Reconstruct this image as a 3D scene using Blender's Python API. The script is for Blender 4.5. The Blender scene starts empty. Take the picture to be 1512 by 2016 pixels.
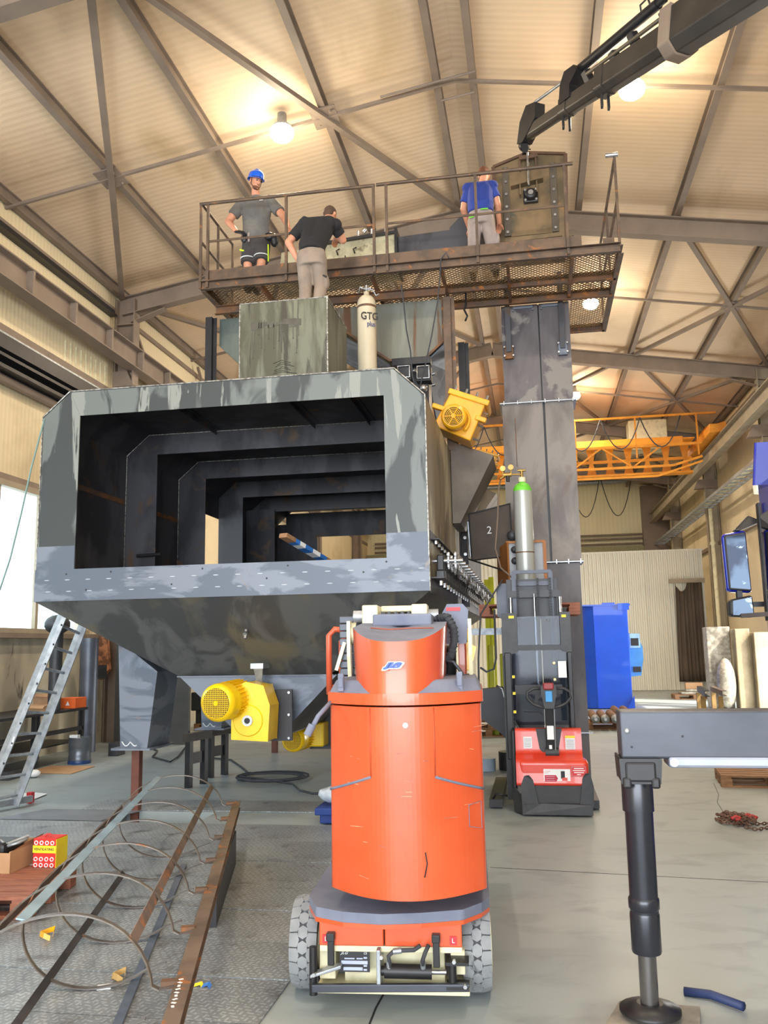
import bpy, math, random
from mathutils import Vector as V, Matrix
random.seed(7)
SPLIT = ('corner_plate', 'side_profile', 'steering_knuckle', 'roof_stiffener', 'wall_stiffener', 'dusty_ledge', 'panel_crease', 'inner_mast', 'middle_mast', 'outer_mast', 'side_skirt', 'latch_strap', 'pivot_pin', 'tie_link', 'hose_fitting', 'pin_nuts', 'lift_ram_rod', 'fork', 'hopper_sides', 'strap_bolts', 'flange_bolts', 'bolts', 'hook_lug', 'black_knob', 'indicator_light', 'yellow_ticks', 'hydraulic_pipe', 'hydraulic_hose', 'tie_link', 'eyes', 'vent_opening', 'drilled_hole', 'strip_bolts', 'valve_bolts', 'bolt_hooks', 'edge_board', 'lift_chain', 'loop', 'upper_section', 'middle_section', 'lower_section', 'rungs', 'lifting_lug', 'trough_sides', 'end_carriage', 'scratches', 'printed_rings')
SINGULAR = {'bolts': 'bolt', 'flange_bolts': 'flange_bolt', 'strip_bolts': 'strip_bolt', 'strap_bolts': 'strap_bolt', 'valve_bolts': 'valve_bolt', 'scratches': 'scratch', 'printed_rings': 'printed_ring', 'rungs': 'tray_rung', 'eyes': 'eye', 'pin_nuts': 'pin_nut', 'yellow_ticks': 'yellow_tick', 'bolt_hooks': 'bolt_hook', 'hopper_sides': 'hopper_side', 'trough_sides': 'trough_side'}
SC = bpy.context.scene
COL = SC.collection
PI = math.pi
# ------------------------------------------------------------------ camera
FPX = 1690.0
EYE = V((0, 0, 1.75))
d_ = V((297, -260, -FPX)).normalized()
u_ = V((-193, 10736, -FPX)); u_ = (u_ - d_ * u_.dot(d_)).normalized()
x_ = d_.cross(u_)
RM = Matrix((x_, d_, u_))              # camera space -> hall space
cam = bpy.data.cameras.new('camera'); camo = bpy.data.objects.new('camera', cam); COL.objects.link(camo)
cam.sensor_fit = 'VERTICAL'; cam.sensor_height = 36; cam.lens = FPX / 2016 * 36
cam.clip_start = 0.05; cam.clip_end = 200
camo.matrix_world = Matrix.Translation(EYE) @ RM.to_4x4()
SC.camera = camo
def ray(px, py): return RM @ V((px - 756, 1008 - py, -FPX))
def atY(px, py, y):
    r = ray(px, py); return EYE + r * (y / r.y)
def atX(px, py, x):
    r = ray(px, py); return EYE + r * (x / r.x)
def atZ(px, py, z=0.0):
    r = ray(px, py); return EYE + r * ((z - EYE.z) / r.z)
# ------------------------------------------------------------------ light
SC.view_settings.view_transform = 'Standard'; SC.view_settings.look = 'None'
SC.view_settings.gamma = 1; SC.view_settings.use_curve_mapping = False
SC.view_settings.exposure = 0.68
w = bpy.data.worlds.new('sky'); SC.world = w; w.use_nodes = True
bg = w.node_tree.nodes['Background']; bg.inputs[0].default_value = (0.80, 0.91, 1.0, 1); bg.inputs[1].default_value = 2.4
def lamp_obj(name, kind, loc, energy, color, **kw):
    l = bpy.data.lights.new(name, kind); l.energy = energy; l.color = color
    for k, v in kw.items(): setattr(l, k, v)
    o = bpy.data.objects.new(name, l); o.location = loc; COL.objects.link(o); return o
sun = lamp_obj('sun', 'SUN', (20, -10, 20), 6.5, (1, .93, .82), angle=0.01)
sun.rotation_euler = V((-.62, .42, -.66)).to_track_quat('-Z', 'Y').to_euler()
gate = lamp_obj('gate_daylight', 'AREA', (-0.8, -8.5, 2.6), 1750, (.93, .96, 1.0), shape='RECTANGLE', size=13, size_y=5)
gate.rotation_euler = V((0, 1, .95)).to_track_quat('-Z', 'Z').to_euler()
wl = lamp_obj('window_daylight', 'AREA', (-9.0, 9, 3.4), 380, (.84, .93, 1.0), shape='RECTANGLE', size=11, size_y=2.2)
wl.rotation_euler = V((1, 0, -.15)).to_track_quat('-Z', 'Z').to_euler()
wr = lamp_obj('side_gate_daylight', 'AREA', (7.3, 23.5, 2.4), 750, (1, .96, .9), shape='RECTANGLE', size=5, size_y=4)
wr.rotation_euler = V((-1, 0, .35)).to_track_quat('-Z', 'Z').to_euler()
SC.cycles.max_bounces = 7; SC.cycles.diffuse_bounces = 4; SC.cycles.glossy_bounces = 3
SC.cycles.transparent_max_bounces = 8; SC.cycles.sample_clamp_indirect = 6
SC.cycles.use_denoising = True
# ------------------------------------------------------------------ materials
def L(r, g, b):
    f = lambda c: (c / 255) / 12.92 if c / 255 < .04045 else ((c / 255 + .055) / 1.055) ** 2.4
    return (f(r), f(g), f(b), 1)
MATS = {}
def base_mat(name, rough=.5, metal=0.0):
    m = bpy.data.materials.new(name); m.use_nodes = True
    nt = m.node_tree; b = nt.nodes['Principled BSDF']
    b.inputs['Roughness'].default_value = rough; b.inputs['Metallic'].default_value = metal
    MATS[name] = m
    return m, nt, b
def noise(nt, scale, stretch=(1, 1, 1), detail=4, dist=0.0, rough=.55):
    tc = nt.nodes.new('ShaderNodeTexCoord'); mp = nt.nodes.new('ShaderNodeMapping')
    mp.inputs['Scale'].default_value = stretch
    n = nt.nodes.new('ShaderNodeTexNoise'); n.inputs['Scale'].default_value = scale
    n.inputs['Detail'].default_value = detail; n.inputs['Distortion'].default_value = dist; n.inputs['Roughness'].default_value = rough
    nt.links.new(tc.outputs['Object'], mp.inputs[0]); nt.links.new(mp.outputs[0], n.inputs['Vector'])
    return n.outputs[0]
def ramp(nt, src, lo, hi):
    r = nt.nodes.new('ShaderNodeMapRange'); r.inputs[1].default_value = lo; r.inputs[2].default_value = hi
    nt.links.new(src, r.inputs[0]); return r.outputs[0]
def mix(nt, fac, a, b):
    m = nt.nodes.new('ShaderNodeMix'); m.data_type = 'RGBA'
    if hasattr(fac, 'links') or hasattr(fac, 'is_linked'): nt.links.new(fac, m.inputs[0])
    else: m.inputs[0].default_value = fac
    for i, c in ((6, a), (7, b)):
        if isinstance(c, tuple): m.inputs[i].default_value = c
        else: nt.links.new(c, m.inputs[i])
    return m.outputs[2]
def bump(nt, b, src, strength=.2, dist=.01):
    n = nt.nodes.new('ShaderNodeBump'); n.inputs['Strength'].default_value = strength; n.inputs['Distance'].default_value = dist
    nt.links.new(src, n.inputs['Height']); nt.links.new(n.outputs[0], b.inputs['Normal'])
def pm(name, c1, c2=None, sc=6, lo=.35, hi=.65, stretch=(1, 1, 1), rough=.5, metal=0.0, spots=None, ssc=9, slo=.6, shi=.66, sst=(1, 1, 1), bmp=0.0, coat=0, dist=0.0):
    m, nt, b = base_mat(name, rough, metal)
    if c2 is None: c2 = tuple(x * .82 for x in c1[:3]) + (1,)
    col = mix(nt, ramp(nt, noise(nt, sc, stretch, 5, dist), lo, hi), c1, c2)
    if spots: col = mix(nt, ramp(nt, noise(nt, ssc, sst, 6, .6), slo, shi), col, spots)
    nt.links.new(col, b.inputs['Base Color'])
    if bmp: bump(nt, b, noise(nt, sc * 6), bmp, .01)
    if coat: b.inputs['Coat Weight'].default_value = coat
    return m
def emis(name, color, strength):
    m, nt, b = base_mat(name)
    b.inputs['Base Color'].default_value = color; b.inputs['Emission Color'].default_value = color; b.inputs['Emission Strength'].default_value = strength
    return m
def wave_dir(nt, axis, period, sharp_lo=.1, sharp_hi=.4):
    tc = nt.nodes.new('ShaderNodeTexCoord'); sp = nt.nodes.new('ShaderNodeSeparateXYZ'); nt.links.new(tc.outputs['Object'], sp.inputs[0])
    m1 = nt.nodes.new('ShaderNodeMath'); m1.operation = 'MULTIPLY'; m1.inputs[1].default_value = 2 * PI / period
    nt.links.new(sp.outputs[axis], m1.inputs[0])
    s = nt.nodes.new('ShaderNodeMath'); s.operation = 'SINE'; nt.links.new(m1.outputs[0], s.inputs[0])
    return ramp(nt, s.outputs[0], sharp_lo, sharp_hi)
STEEL = pm('mill_scale_steel', L(56, 61, 63), L(100, 106, 106), 1.3, .485, .52, (1, 1, .42), .48, .15, L(128, 132, 128), 2.2, .575, .60, (3.2, 1, .35), .05, dist=1.0)
STEELB = pm('bluish_steel', L(86, 95, 110), L(114, 122, 136), 1.5, .47, .53, (.7, 1, 1.6), .46, .15, L(124, 118, 114), 3, .66, .74, dist=1.0)
STEELD = pm('dark_steel', L(50, 50, 56), L(72, 72, 78), 2, .45, .55, (1, 1, .5), .55, .1, L(84, 66, 52), 2.5, .60, .68)
STEELG = pm('streaky_steel', L(74, 74, 60), L(104, 106, 92), 3, .45, .58, (1.6, 1.6, .3), .42, .3, L(58, 56, 48), 3.2, .56, .64, (2.5, 2.5, .35), dist=.4)
STEELT = pm('tower_steel', L(98, 91, 88), L(130, 122, 116), 1.6, .43, .57, (1, 1, .5), .5, .12, L(94, 76, 64), 2.2, .57, .70, (1, 1, .4), dist=.7)
STEELS = pm('sanded_side_steel', L(120, 108, 90), L(176, 168, 146), .9, .52, .60, (1, 1, .5), .5, .25, L(84, 78, 70), 2.0, .54, .62, (1, 1, .5), dist=.6)
RUST = pm('rusty_steel', L(122, 84, 54), L(92, 74, 62), 4, .4, .6, (1, 1, 1), .7, .2, L(164, 102, 46), 6, .58, .7)
CAGEB = pm('brown_stile_steel', L(122, 106, 94), L(96, 82, 72), 4, .4, .6, (1, 1, 1), .5, .3, L(164, 104, 56), 7, .58, .66)
RUSTB = pm('brown_rail_steel', L(84, 70, 60), L(106, 86, 70), 5, .4, .6, (1, 1, 1), .55, .35, L(150, 96, 54), 7, .6, .7)
BRASSY = pm('heat_tinted_steel', L(124, 104, 76), L(92, 80, 60), 2.4, .4, .6, (1, 1, 1), .42, .2, L(156, 116, 70), 3, .6, .72, dist=.8)
BRIGHT = pm('bright_steel', L(190, 192, 194), L(160, 162, 166), 8, rough=.25, metal=.85)
WELD = pm('weld_line', L(188, 188, 184), L(120, 116, 108), 30, .4, .6, rough=.4, metal=.5)
GALV = pm('aluminium', L(176, 182, 188), L(146, 152, 160), 12, rough=.38, metal=.6)
YEL = pm('yellow_paint', L(246, 206, 10), L(236, 190, 8), 4, rough=.32, coat=.25)
YELO = pm('orange_yellow_paint', L(242, 178, 20), L(228, 160, 16), 4, rough=.35, coat=.2)
CRANEY = pm('crane_yellow', L(232, 150, 34), L(205, 128, 30), 3, rough=.55)
ORANGE = pm('lift_orange', L(206, 88, 50), L(198, 80, 42), 3, rough=.3, coat=.3, spots=L(196, 92, 62), ssc=5, slo=.66, shi=.76)
DUST = pm('dusty_grey', L(118, 124, 142), L(104, 110, 130), 6, rough=.85, spots=L(150, 110, 100), ssc=8, slo=.70, shi=.8)
CREAM = pm('cream_paint', L(222, 216, 182), L(196, 190, 160), 9, .5, .7, rough=.45)
RED = pm('stacker_red', L(214, 60, 38), L(204, 54, 34), 3, rough=.32, coat=.3)
BLACK = pm('black_plastic', L(44, 46, 50), L(56, 58, 62), 9, rough=.5)
BLK = pm('satin_black', L(30, 30, 33), L(40, 40, 44), 6, rough=.42, metal=.2)
ARMG = pm('worn_dark_grey', L(58, 62, 72), L(74, 78, 88), 2.5, .4, .6, (.5, 1, 1), .42, .3, L(150, 140, 132), 7, .72, .76)
TYRE = pm('dusty_tyre', L(146, 149, 152), L(124, 128, 132), 7, rough=.9, spots=L(90, 92, 96), ssc=14, slo=.62, shi=.7)
RUBBER = pm('dark_rubber', L(52, 54, 60), L(66, 68, 74), 9, rough=.8)
FRAMEP = pm('brown_grey_paint', L(138, 122, 108), L(124, 109, 97), 2, rough=.6)
FRAMEL = pm('light_column_paint', L(166, 154, 132), L(150, 138, 118), 2, rough=.6)
CONC = pm('stained_concrete', L(204, 194, 168), L(158, 150, 132), 1.1, .4, .62, (1, 1, .4), .9, 0, L(66, 62, 58), 3, .60, .70, (1, 1, .4))
WOOD = pm('pallet_wood', L(156, 118, 84), L(128, 94, 68), 6, stretch=(1, 6, 6), rough=.8)
WOODR = pm('red_brown_wood', L(162, 104, 82), L(134, 84, 66), 6, stretch=(1, 6, 6), rough=.75)
PLY = pm('orange_brown_ply', L(168, 108, 52), L(146, 90, 42), 3, stretch=(1, 1, .3), rough=.6)
CARD = pm('cardboard', L(186, 148, 112), L(172, 134, 100), 5, rough=.85)
BLUE = pm('blue_tank_paint', L(4, 82, 220), L(4, 74, 206), 1.5, rough=.38, coat=.2)
BLUEL = pm('light_blue_paint', L(70, 140, 210), L(60, 128, 200), 3, rough=.4)
TRUCK = pm('truck_blue', L(22, 36, 160), L(18, 30, 140), 2, rough=.2, coat=.6)
WHITE = pm('white_label', L(232, 234, 236), L(220, 222, 224), 9, rough=.5)
REDL = pm('red_label', L(206, 44, 52), L(196, 40, 48), 9, rough=.5)
YELL = pm('yellow_label', L(236, 214, 40), L(226, 204, 40), 9, rough=.5)
INK = pm('black_print', L(34, 34, 40), L(40, 40, 46), 9, rough=.6)
CYLW = pm('cream_cylinder_paint', L(202, 190, 164), L(186, 172, 146), 5, .45, .65, (1, 1, .25), .5, 0, L(128, 96, 72), 9, .68, .76, (1, 1, .5))
CYLG = pm('grey_cylinder_paint', L(176, 180, 176), L(160, 162, 160), 4, stretch=(1, 1, .3), rough=.32, metal=.25)
GREEN = pm('green_cylinder_paint', L(112, 206, 62), L(100, 192, 56), 6, rough=.45)
BRASS = pm('brass', L(184, 150, 86), L(160, 126, 70), 10, rough=.35, metal=.7)
TARP = pm('brown_tarp', L(98, 86, 74), L(78, 68, 60), 2, stretch=(1, 1, .3), rough=.8)
FOIL = pm('foil_wrap', L(176, 170, 156), L(132, 126, 114), 8, .4, .6, rough=.35, metal=.45, bmp=.6)
SKIN = pm('skin', L(206, 146, 116), L(196, 134, 104), 8, rough=.55)
HAIRB = pm('reddish_brown_hair', L(112, 66, 42), L(92, 54, 36), 40, rough=.8)
HAIRD = pm('dark_short_hair', L(88, 66, 52), L(70, 54, 44), 40, rough=.8)
BEARD = pm('short_beard', L(120, 76, 54), L(104, 66, 48), 40, rough=.8)
SHIRTG = pm('charcoal_tshirt', L(118, 114, 108), L(92, 90, 90), 3, rough=.9, bmp=.3)
SHIRTK = pm('black_tshirt', L(36, 34, 38), L(28, 28, 30), 3, rough=.9, bmp=.3)
SHIRTB = pm('royal_blue_tshirt', L(44, 66, 150), L(36, 56, 134), 3, rough=.85, bmp=.3)
TROUG = pm('grey_work_trousers', L(150, 134, 120), L(128, 114, 104), 4, rough=.9, bmp=.35)
TROUL = pm('light_grey_work_trousers', L(164, 150, 146), L(146, 134, 130), 4, rough=.9, bmp=.35)
SHORTS = pm('dark_work_shorts', L(70, 66, 66), L(56, 54, 56), 4, rough=.9, bmp=.3)
HIVIS = pm('hi_vis_yellow', L(204, 240, 40), L(190, 226, 40), 9, rough=.6)
HELM = pm('helmet_blue', L(24, 104, 226), L(22, 96, 214), 3, rough=.22, coat=.5)
# ceiling, walls, floor
def ribbed(name, c1, c2, axis, period, bstr, stain=None):
    m, nt, b = base_mat(name, .6)
    col = mix(nt, ramp(nt, noise(nt, .5, (1, 1, 1), 4), .3, .7), c1, c2)
    if stain: col = mix(nt, ramp(nt, noise(nt, .8, (1, .5, 1), 5, .5), .56, .80), col, stain)
    wv = wave_dir(nt, axis, period, -.6, .6)
    dk = mix(nt, .055, col, (0.1, .08, .05, 1))
    col = mix(nt, wv, dk, col)
    nt.links.new(col, b.inputs['Base Color']); bump(nt, b, wv, bstr, .02)
    return m
CEIL = ribbed('ceiling_panel', L(230, 204, 172), L(214, 187, 155), 1, .125, .10, L(186, 160, 122))
WALLP = ribbed('wall_panel', L(228, 212, 176), L(212, 196, 162), 1, .11, .15, L(176, 158, 122))
WALLX = ribbed('far_wall_panel', L(240, 232, 196), L(230, 220, 180), 0, .2, .15)
GATEM = ribbed('folding_gate_sheet', L(198, 192, 170), L(184, 178, 160), 0, .16, .6)
def floor_mat():
    m, nt, b = base_mat('concrete_floor', .42)
    c = mix(nt, ramp(nt, noise(nt, .35, (1, 1, 1), 5), .35, .65), L(160, 170, 172), L(144, 154, 157))
    c = mix(nt, ramp(nt, noise(nt, 2.2, (1, 1.6, 1), 7, .5), .52, .78), c, L(126, 134, 138))
    c = mix(nt, ramp(nt, noise(nt, 60, (1, 1, 1), 3), .72, .80), c, L(186, 188, 180))
    nt.links.new(c, b.inputs['Base Color']); bump(nt, b, noise(nt, 25), .05, .005)
    nt.links.new(ramp(nt, noise(nt, 1.5), .2, .9), b.inputs['Roughness']) if False else None
    return m
FLOOR = floor_mat()
def tread_mat():
    m, nt, b = base_mat('diamond_tread_plate', .45, .3)
    tc = nt.nodes.new('ShaderNodeTexCoord')
    ck = nt.nodes.new('ShaderNodeTexChecker'); ck.inputs['Scale'].default_value = 16
    nt.links.new(tc.outputs['Object'], ck.inputs['Vector'])
    def bars(rot, sx, sy):
        mp = nt.nodes.new('ShaderNodeMapping'); mp.inputs['Rotation'].default_value = (0, 0, rot); nt.links.new(tc.outputs['Object'], mp.inputs[0])
        br = nt.nodes.new('ShaderNodeTexBrick'); br.offset = .5
        br.inputs['Scale'].default_value = 1.0; br.inputs['Brick Width'].default_value = sx; br.inputs['Row Height'].default_value = sy
        br.inputs['Mortar Size'].default_value = .0; br.inputs['Color1'].default_value = (0, 0, 0, 1); br.inputs['Color2'].default_value = (0, 0, 0, 1)
        br.inputs['Mortar Size'].default_value = .010; br.inputs['Mortar'].default_value = (0, 0, 0, 1)
        br.inputs['Color1'].default_value = (1, 1, 1, 1); br.inputs['Color2'].default_value = (1, 1, 1, 1); br.inputs['Mortar Smooth'].default_value = .2
        nt.links.new(mp.outputs[0], br.inputs[0]); return br.outputs[0]
    a = bars(.2, .055, .030); c = bars(.2 + PI / 2, .055, .030)
    pat = mix(nt, ck.outputs[1], a, c)
    c0 = mix(nt, ramp(nt, noise(nt, 1.3, (1, 1, 1), 5), .35, .65), L(146, 154, 162), L(176, 184, 190))
    c0 = mix(nt, ramp(nt, noise(nt, 3.5, (1, 1, 1), 5), .56, .72), c0, L(88, 88, 88))
    dk = mix(nt, .42, c0, (0.05, 0.05, 0.05, 1))
    nt.links.new(mix(nt, pat, dk, c0), b.inputs['Base Color']); bump(nt, b, pat, .6, .004)
    return m
TREAD = tread_mat()
def mesh_mat():
    m, nt, b = base_mat('expanded_metal', .6, .3)
    nt.links.new(mix(nt, ramp(nt, noise(nt, 3), .4, .6), L(92, 76, 56), L(128, 102, 70)), b.inputs['Base Color'])
    return m
MESHM = mesh_mat()
def glass_mat(name, tint, fac):
    m = bpy.data.materials.new(name); m.use_nodes = True; nt = m.node_tree; nt.nodes.clear()
    o = nt.nodes.new('ShaderNodeOutputMaterial'); t = nt.nodes.new('ShaderNodeBsdfTransparent'); g = nt.nodes.new('ShaderNodeBsdfGlossy'); mx = nt.nodes.new('ShaderNodeMixShader')
    t.inputs[0].default_value = tint; g.inputs['Roughness'].default_value = .05; mx.inputs[0].default_value = fac
    nt.links.new(t.outputs[0], mx.inputs[1]); nt.links.new(g.outputs[0], mx.inputs[2]); nt.links.new(mx.outputs[0], o.inputs[0]); return m
GLASS = glass_mat('window_glass', (.93, .97, .97, 1), .06)
PLEXI = glass_mat('scratched_plexiglass', (.66, .70, .76, 1), .012)
DGLASS = pm('dark_glass', L(14, 18, 26), L(20, 26, 34), 3, rough=.06, coat=.6)
MIRROR = pm('mirror_glass', L(40, 48, 58), L(22, 26, 34), 3, .45, .55, rough=.04, metal=.9, spots=L(120, 136, 150), ssc=4, slo=.60, shi=.64)  # dark tones and pale spots painted in place of a true reflection
LAMPE = emis('lamp_glow', (1, .90, .66, 1), 40)
AMBER = emis('amber_light', (1, .55, .1, 1), 4)
# ------------------------------------------------------------------ mesh helpers
class MB:
    def __init__(s): s.v = []; s.f = []; s.mi = []; s.sm = []
    def add(s, vs, fs, mi=0, smooth=False):
        o = len(s.v); e = V((0, 0, 0))
        if len(vs) == 8: s.k = getattr(s, 'k', 0) + 1; e = V((1, 1, 1)) * ((s.k % 5) * .0002)
        s.v += [V(p) + e for p in vs]
        for f in fs: s.f.append([i + o for i in f]); s.mi.append(mi); s.sm.append(smooth)
        return s
    def box(s, x0, x1, y0, y1, z0, z1, mi=0):
        return s.add([(x0, y0, z0), (x1, y0, z0), (x1, y1, z0), (x0, y1, z0), (x0, y0, z1), (x1, y0, z1), (x1, y1, z1), (x0, y1, z1)],
                     [(0, 3, 2, 1), (4, 5, 6, 7), (0, 1, 5, 4), (1, 2, 6, 5), (2, 3, 7, 6), (3, 0, 4, 7)], mi)
    def hexa(s, p8, mi=0):
        return s.add(p8, [(0, 3, 2, 1), (4, 5, 6, 7), (0, 1, 5, 4), (1, 2, 6, 5), (2, 3, 7, 6), (3, 0, 4, 7)], mi)
    def obox(s, c, size, rz=0, mi=0, ry=0, rx=0):
        M = Matrix.Rotation(rz, 3, 'Z') @ Matrix.Rotation(ry, 3, 'Y') @ Matrix.Rotation(rx, 3, 'X'); c = V(c)
        a, b, h = size[0] / 2, size[1] / 2, size[2] / 2
        pts = [c + M @ V(p) for p in ((-a, -b, -h), (a, -b, -h), (a, b, -h), (-a, b, -h), (-a, -b, h), (a, -b, h), (a, b, h), (-a, b, h))]
        return s.hexa(pts, mi)
    def frame(s, d, up=None):
        d = d.normalized(); up = V(up) if up else V((0, 0, 1))
        if abs(d.dot(up.normalized())) > .98: up = V((0, 1, 0))
        x = d.cross(up).normalized(); return x, x.cross(d).normalized()
    def bar(s, p, q, w, h, up=None, mi=0):
        p = V(p); q = V(q); x, z = s.frame(q - p, up); x = x * w / 2; z = z * h / 2
        return s.hexa([p - x - z, p + x - z, q + x - z, q - x - z, p - x + z, p + x + z, q + x + z, q - x + z], mi)
    def tube(s, p, q, r, n=10, r2=None, mi=0, cap=True):
        p = V(p); q = V(q); r2 = r if r2 is None else r2; x, z = s.frame(q - p)
        vs = []; 
        for c, rr in ((p, r), (q, r2)):
            for i in range(n):
                a = 2 * PI * i / n; vs.append(c + x * math.cos(a) * rr + z * math.sin(a) * rr)
        fs = [(i, (i + 1) % n, n + (i + 1) % n, n + i) for i in range(n)]
        s.add(vs, fs, mi, n > 6)
        if cap: s.add(vs, [tuple(range(n))[::-1], tuple(range(n, 2 * n))], mi)
        return s
    def path(s, pts, r, n=8, mi=0, closed=False):
        pts = [V(p) for p in pts]; m = len(pts); vs = []
        px = None
        for i, p in enumerate(pts):
            a = pts[(i - 1) % m] if (i > 0 or closed) else p; b = pts[(i + 1) % m] if (i < m - 1 or closed) else p
            d = (b - a).normalized()
            if px is None: x, z = s.frame(d)
            else:
                x = (px - d * px.dot(d)).normalized(); z = x.cross(d).normalized()
            px = x
            for k in range(n):
                t = 2 * PI * k / n; vs.append(p + x * math.cos(t) * r + z * math.sin(t) * r)
        fs = []
        for i in range(m - (0 if closed else 1)):
            j = (i + 1) % m
            for k in range(n): fs.append((i * n + k, i * n + (k + 1) % n, j * n + (k + 1) % n, j * n + k))
        if not closed: fs += [tuple(range(n))[::-1], tuple(range((m - 1) * n, m * n))]
        return s.add(vs, fs, mi, True)
    def ribbon(s, pts, w, t, wdir, mi=0):          # flat bar following a polyline, wide along wdir
        pts = [V(p) for p in pts]; wd = V(wdir).normalized() * w / 2; vs = []
        for i, p in enumerate(pts):
            a = pts[max(i - 1, 0)]; b = pts[min(i + 1, len(pts) - 1)]; nrm = (b - a).cross(wd).normalized() * t / 2
            vs += [p - wd - nrm, p + wd - nrm, p + wd + nrm, p - wd + nrm]
        fs = []
        for i in range(len(pts) - 1):
            for k in range(4): fs.append((i * 4 + k, i * 4 + (k + 1) % 4, i * 4 + 4 + (k + 1) % 4, i * 4 + 4 + k))
        fs += [(3, 2, 1, 0), tuple(len(pts) * 4 - 4 + k for k in range(4))]
        return s.add(vs, fs, mi)
    def lathe(s, prof, c=(0, 0, 0), axis=(0, 0, 1), n=24, mi=0, smooth=True):
        c = V(c); ax = V(axis).normalized(); x, z = s.frame(ax); vs = []
        for r, h in prof:
            for i in range(n):
                a = 2 * PI * i / n; vs.append(c + ax * h + x * math.cos(a) * r + z * math.sin(a) * r)
        m = len(prof); fs = []
        for j in range(m - 1):
            for i in range(n): fs.append((j * n + i, j * n + (i + 1) % n, (j + 1) * n + (i + 1) % n, (j + 1) * n + i))
        s.add(vs, fs, mi, smooth)
        caps = []
        if prof[0][0] > 1e-5: caps.append(tuple(range(n))[::-1])
        if prof[-1][0] > 1e-5: caps.append(tuple(range((m - 1) * n, m * n)))
        return s.add(vs, caps, mi)
    def prism(s, poly, off, mi=0, mi_cap=None, cap=True):   # poly: 3D points, off: extrusion vector
        poly = [V(p) for p in poly]; off = V(off); n = len(poly); vs = poly + [p + off for p in poly]
        s.add(vs, [(i, (i + 1) % n, n + (i + 1) % n, n + i) for i in range(n)], mi)
        if cap: s.add(vs, [tuple(range(n))[::-1], tuple(range(n, 2 * n))], mi if mi_cap is None else mi_cap)
        return s
    def sphere(s, c, r, n=12, sc=(1, 1, 1), mi=0, M=None):
        c = V(c); vs = []; m = n // 2 + 1
        for j in range(m):
            t = PI * j / (m - 1)
            for i in range(n):
                a = 2 * PI * i / n; p = V((math.sin(t) * math.cos(a) * sc[0], math.sin(t) * math.sin(a) * sc[1], math.cos(t) * sc[2])) * r
                if M: p = M @ p
                vs.append(c + p)
        fs = [(j * n + i, (j + 1) * n + i, (j + 1) * n + (i + 1) % n, j * n + (i + 1) % n) for j in range(m - 1) for i in range(n)]
        return s.add(vs, fs, mi, True)
    def ibeam(s, p, q, h, b, tw, tf, up=None, mi=0):
        p = V(p); q = V(q); x, z = s.frame(q - p, up)
        s.bar(p, q, tw, h - 2 * tf, up, mi)
        for sg in (-1, 1):
            o = z * sg * (h / 2 - tf / 2); s.bar(p + o, q + o, b, tf, up, mi)
        return s
    def channel(s, p, q, h, b, t, side=1, up=None, mi=0):
        p = V(p); q = V(q); x, z = s.frame(q - p, up)
        s.bar(p, q, t, h, up, mi)
        for sg in (-1, 1):
            o = z * sg * (h / 2 - t / 2) + x * side * b / 2; s.bar(p + o, q + o, b, t, up, mi)
        return s
    def angle(s, p, q, b, t, sx=1, sz=1, up=None, mi=0):
        p = V(p); q = V(q); x, z = s.frame(q - p, up)
        s.bar(p + z * sz * b / 2, q + z * sz * b / 2, t, b, up, mi); s.bar(p + x * sx * b / 2, q + x * sx * b / 2, b, t, up, mi)
        return s
    def build(s, name, mat, parent=None, bevel=0, seg=2, origin=None, noshade=False):
        if parent is not None: org = V(parent['_o'])
        elif origin is not None: org = V(origin)
        else:
            xs = [p.x for p in s.v]; ys = [p.y for p in s.v]; zs = [p.z for p in s.v]
            org = V(((min(xs) + max(xs)) / 2, (min(ys) + max(ys)) / 2, min(zs)))
        me = bpy.data.meshes.new(name); me.from_pydata([p - org for p in s.v], [], s.f)
        for m in (mat if isinstance(mat, (list, tuple)) else [mat]): me.materials.append(m)
        for p, i, k in zip(me.polygons, s.mi, s.sm): p.material_index = i; p.use_smooth = k
        me.update()
        o = bpy.data.objects.new(name, me); COL.objects.link(o)
        if parent is not None: o.parent = parent
        else: o.location = org
        o['_o'] = tuple(org)
        if bevel:
            bv = o.modifiers.new('bevel', 'BEVEL'); bv.width = bevel; bv.segments = seg; bv.limit_method = 'ANGLE'; bv.angle_limit = .6
        return o
def tag(o, label, cat, group=None, kind=None):
    o['label'] = label; o['category'] = cat
    if group: o['group'] = group
    if kind: o['kind'] = kind
    return o
def struct(o, label=None):
    o['kind'] = 'structure'
    if label: o['label'] = label
    return o
def thing(name, loc, label, cat, group=None):
    o = bpy.data.objects.new(name, None); COL.objects.link(o); o.location = loc; o['_o'] = tuple(loc); o.empty_display_size = .1
    return tag(o, label, cat, group)
def dup(root, delta, rz=0, label=None, group=None):
    c = root.copy(); COL.objects.link(c); c.location = root.location + V(delta); c.rotation_euler = (0, 0, rz)
    if label: c['label'] = label
    if group: c['group'] = group
    for ch in [o for o in bpy.data.objects if o.parent == root]:
        k = ch.copy(); COL.objects.link(k); k.parent = c
        for g in [o for o in bpy.data.objects if o.parent == ch]:
            h = g.copy(); COL.objects.link(h); h.parent = k
    return c
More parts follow.
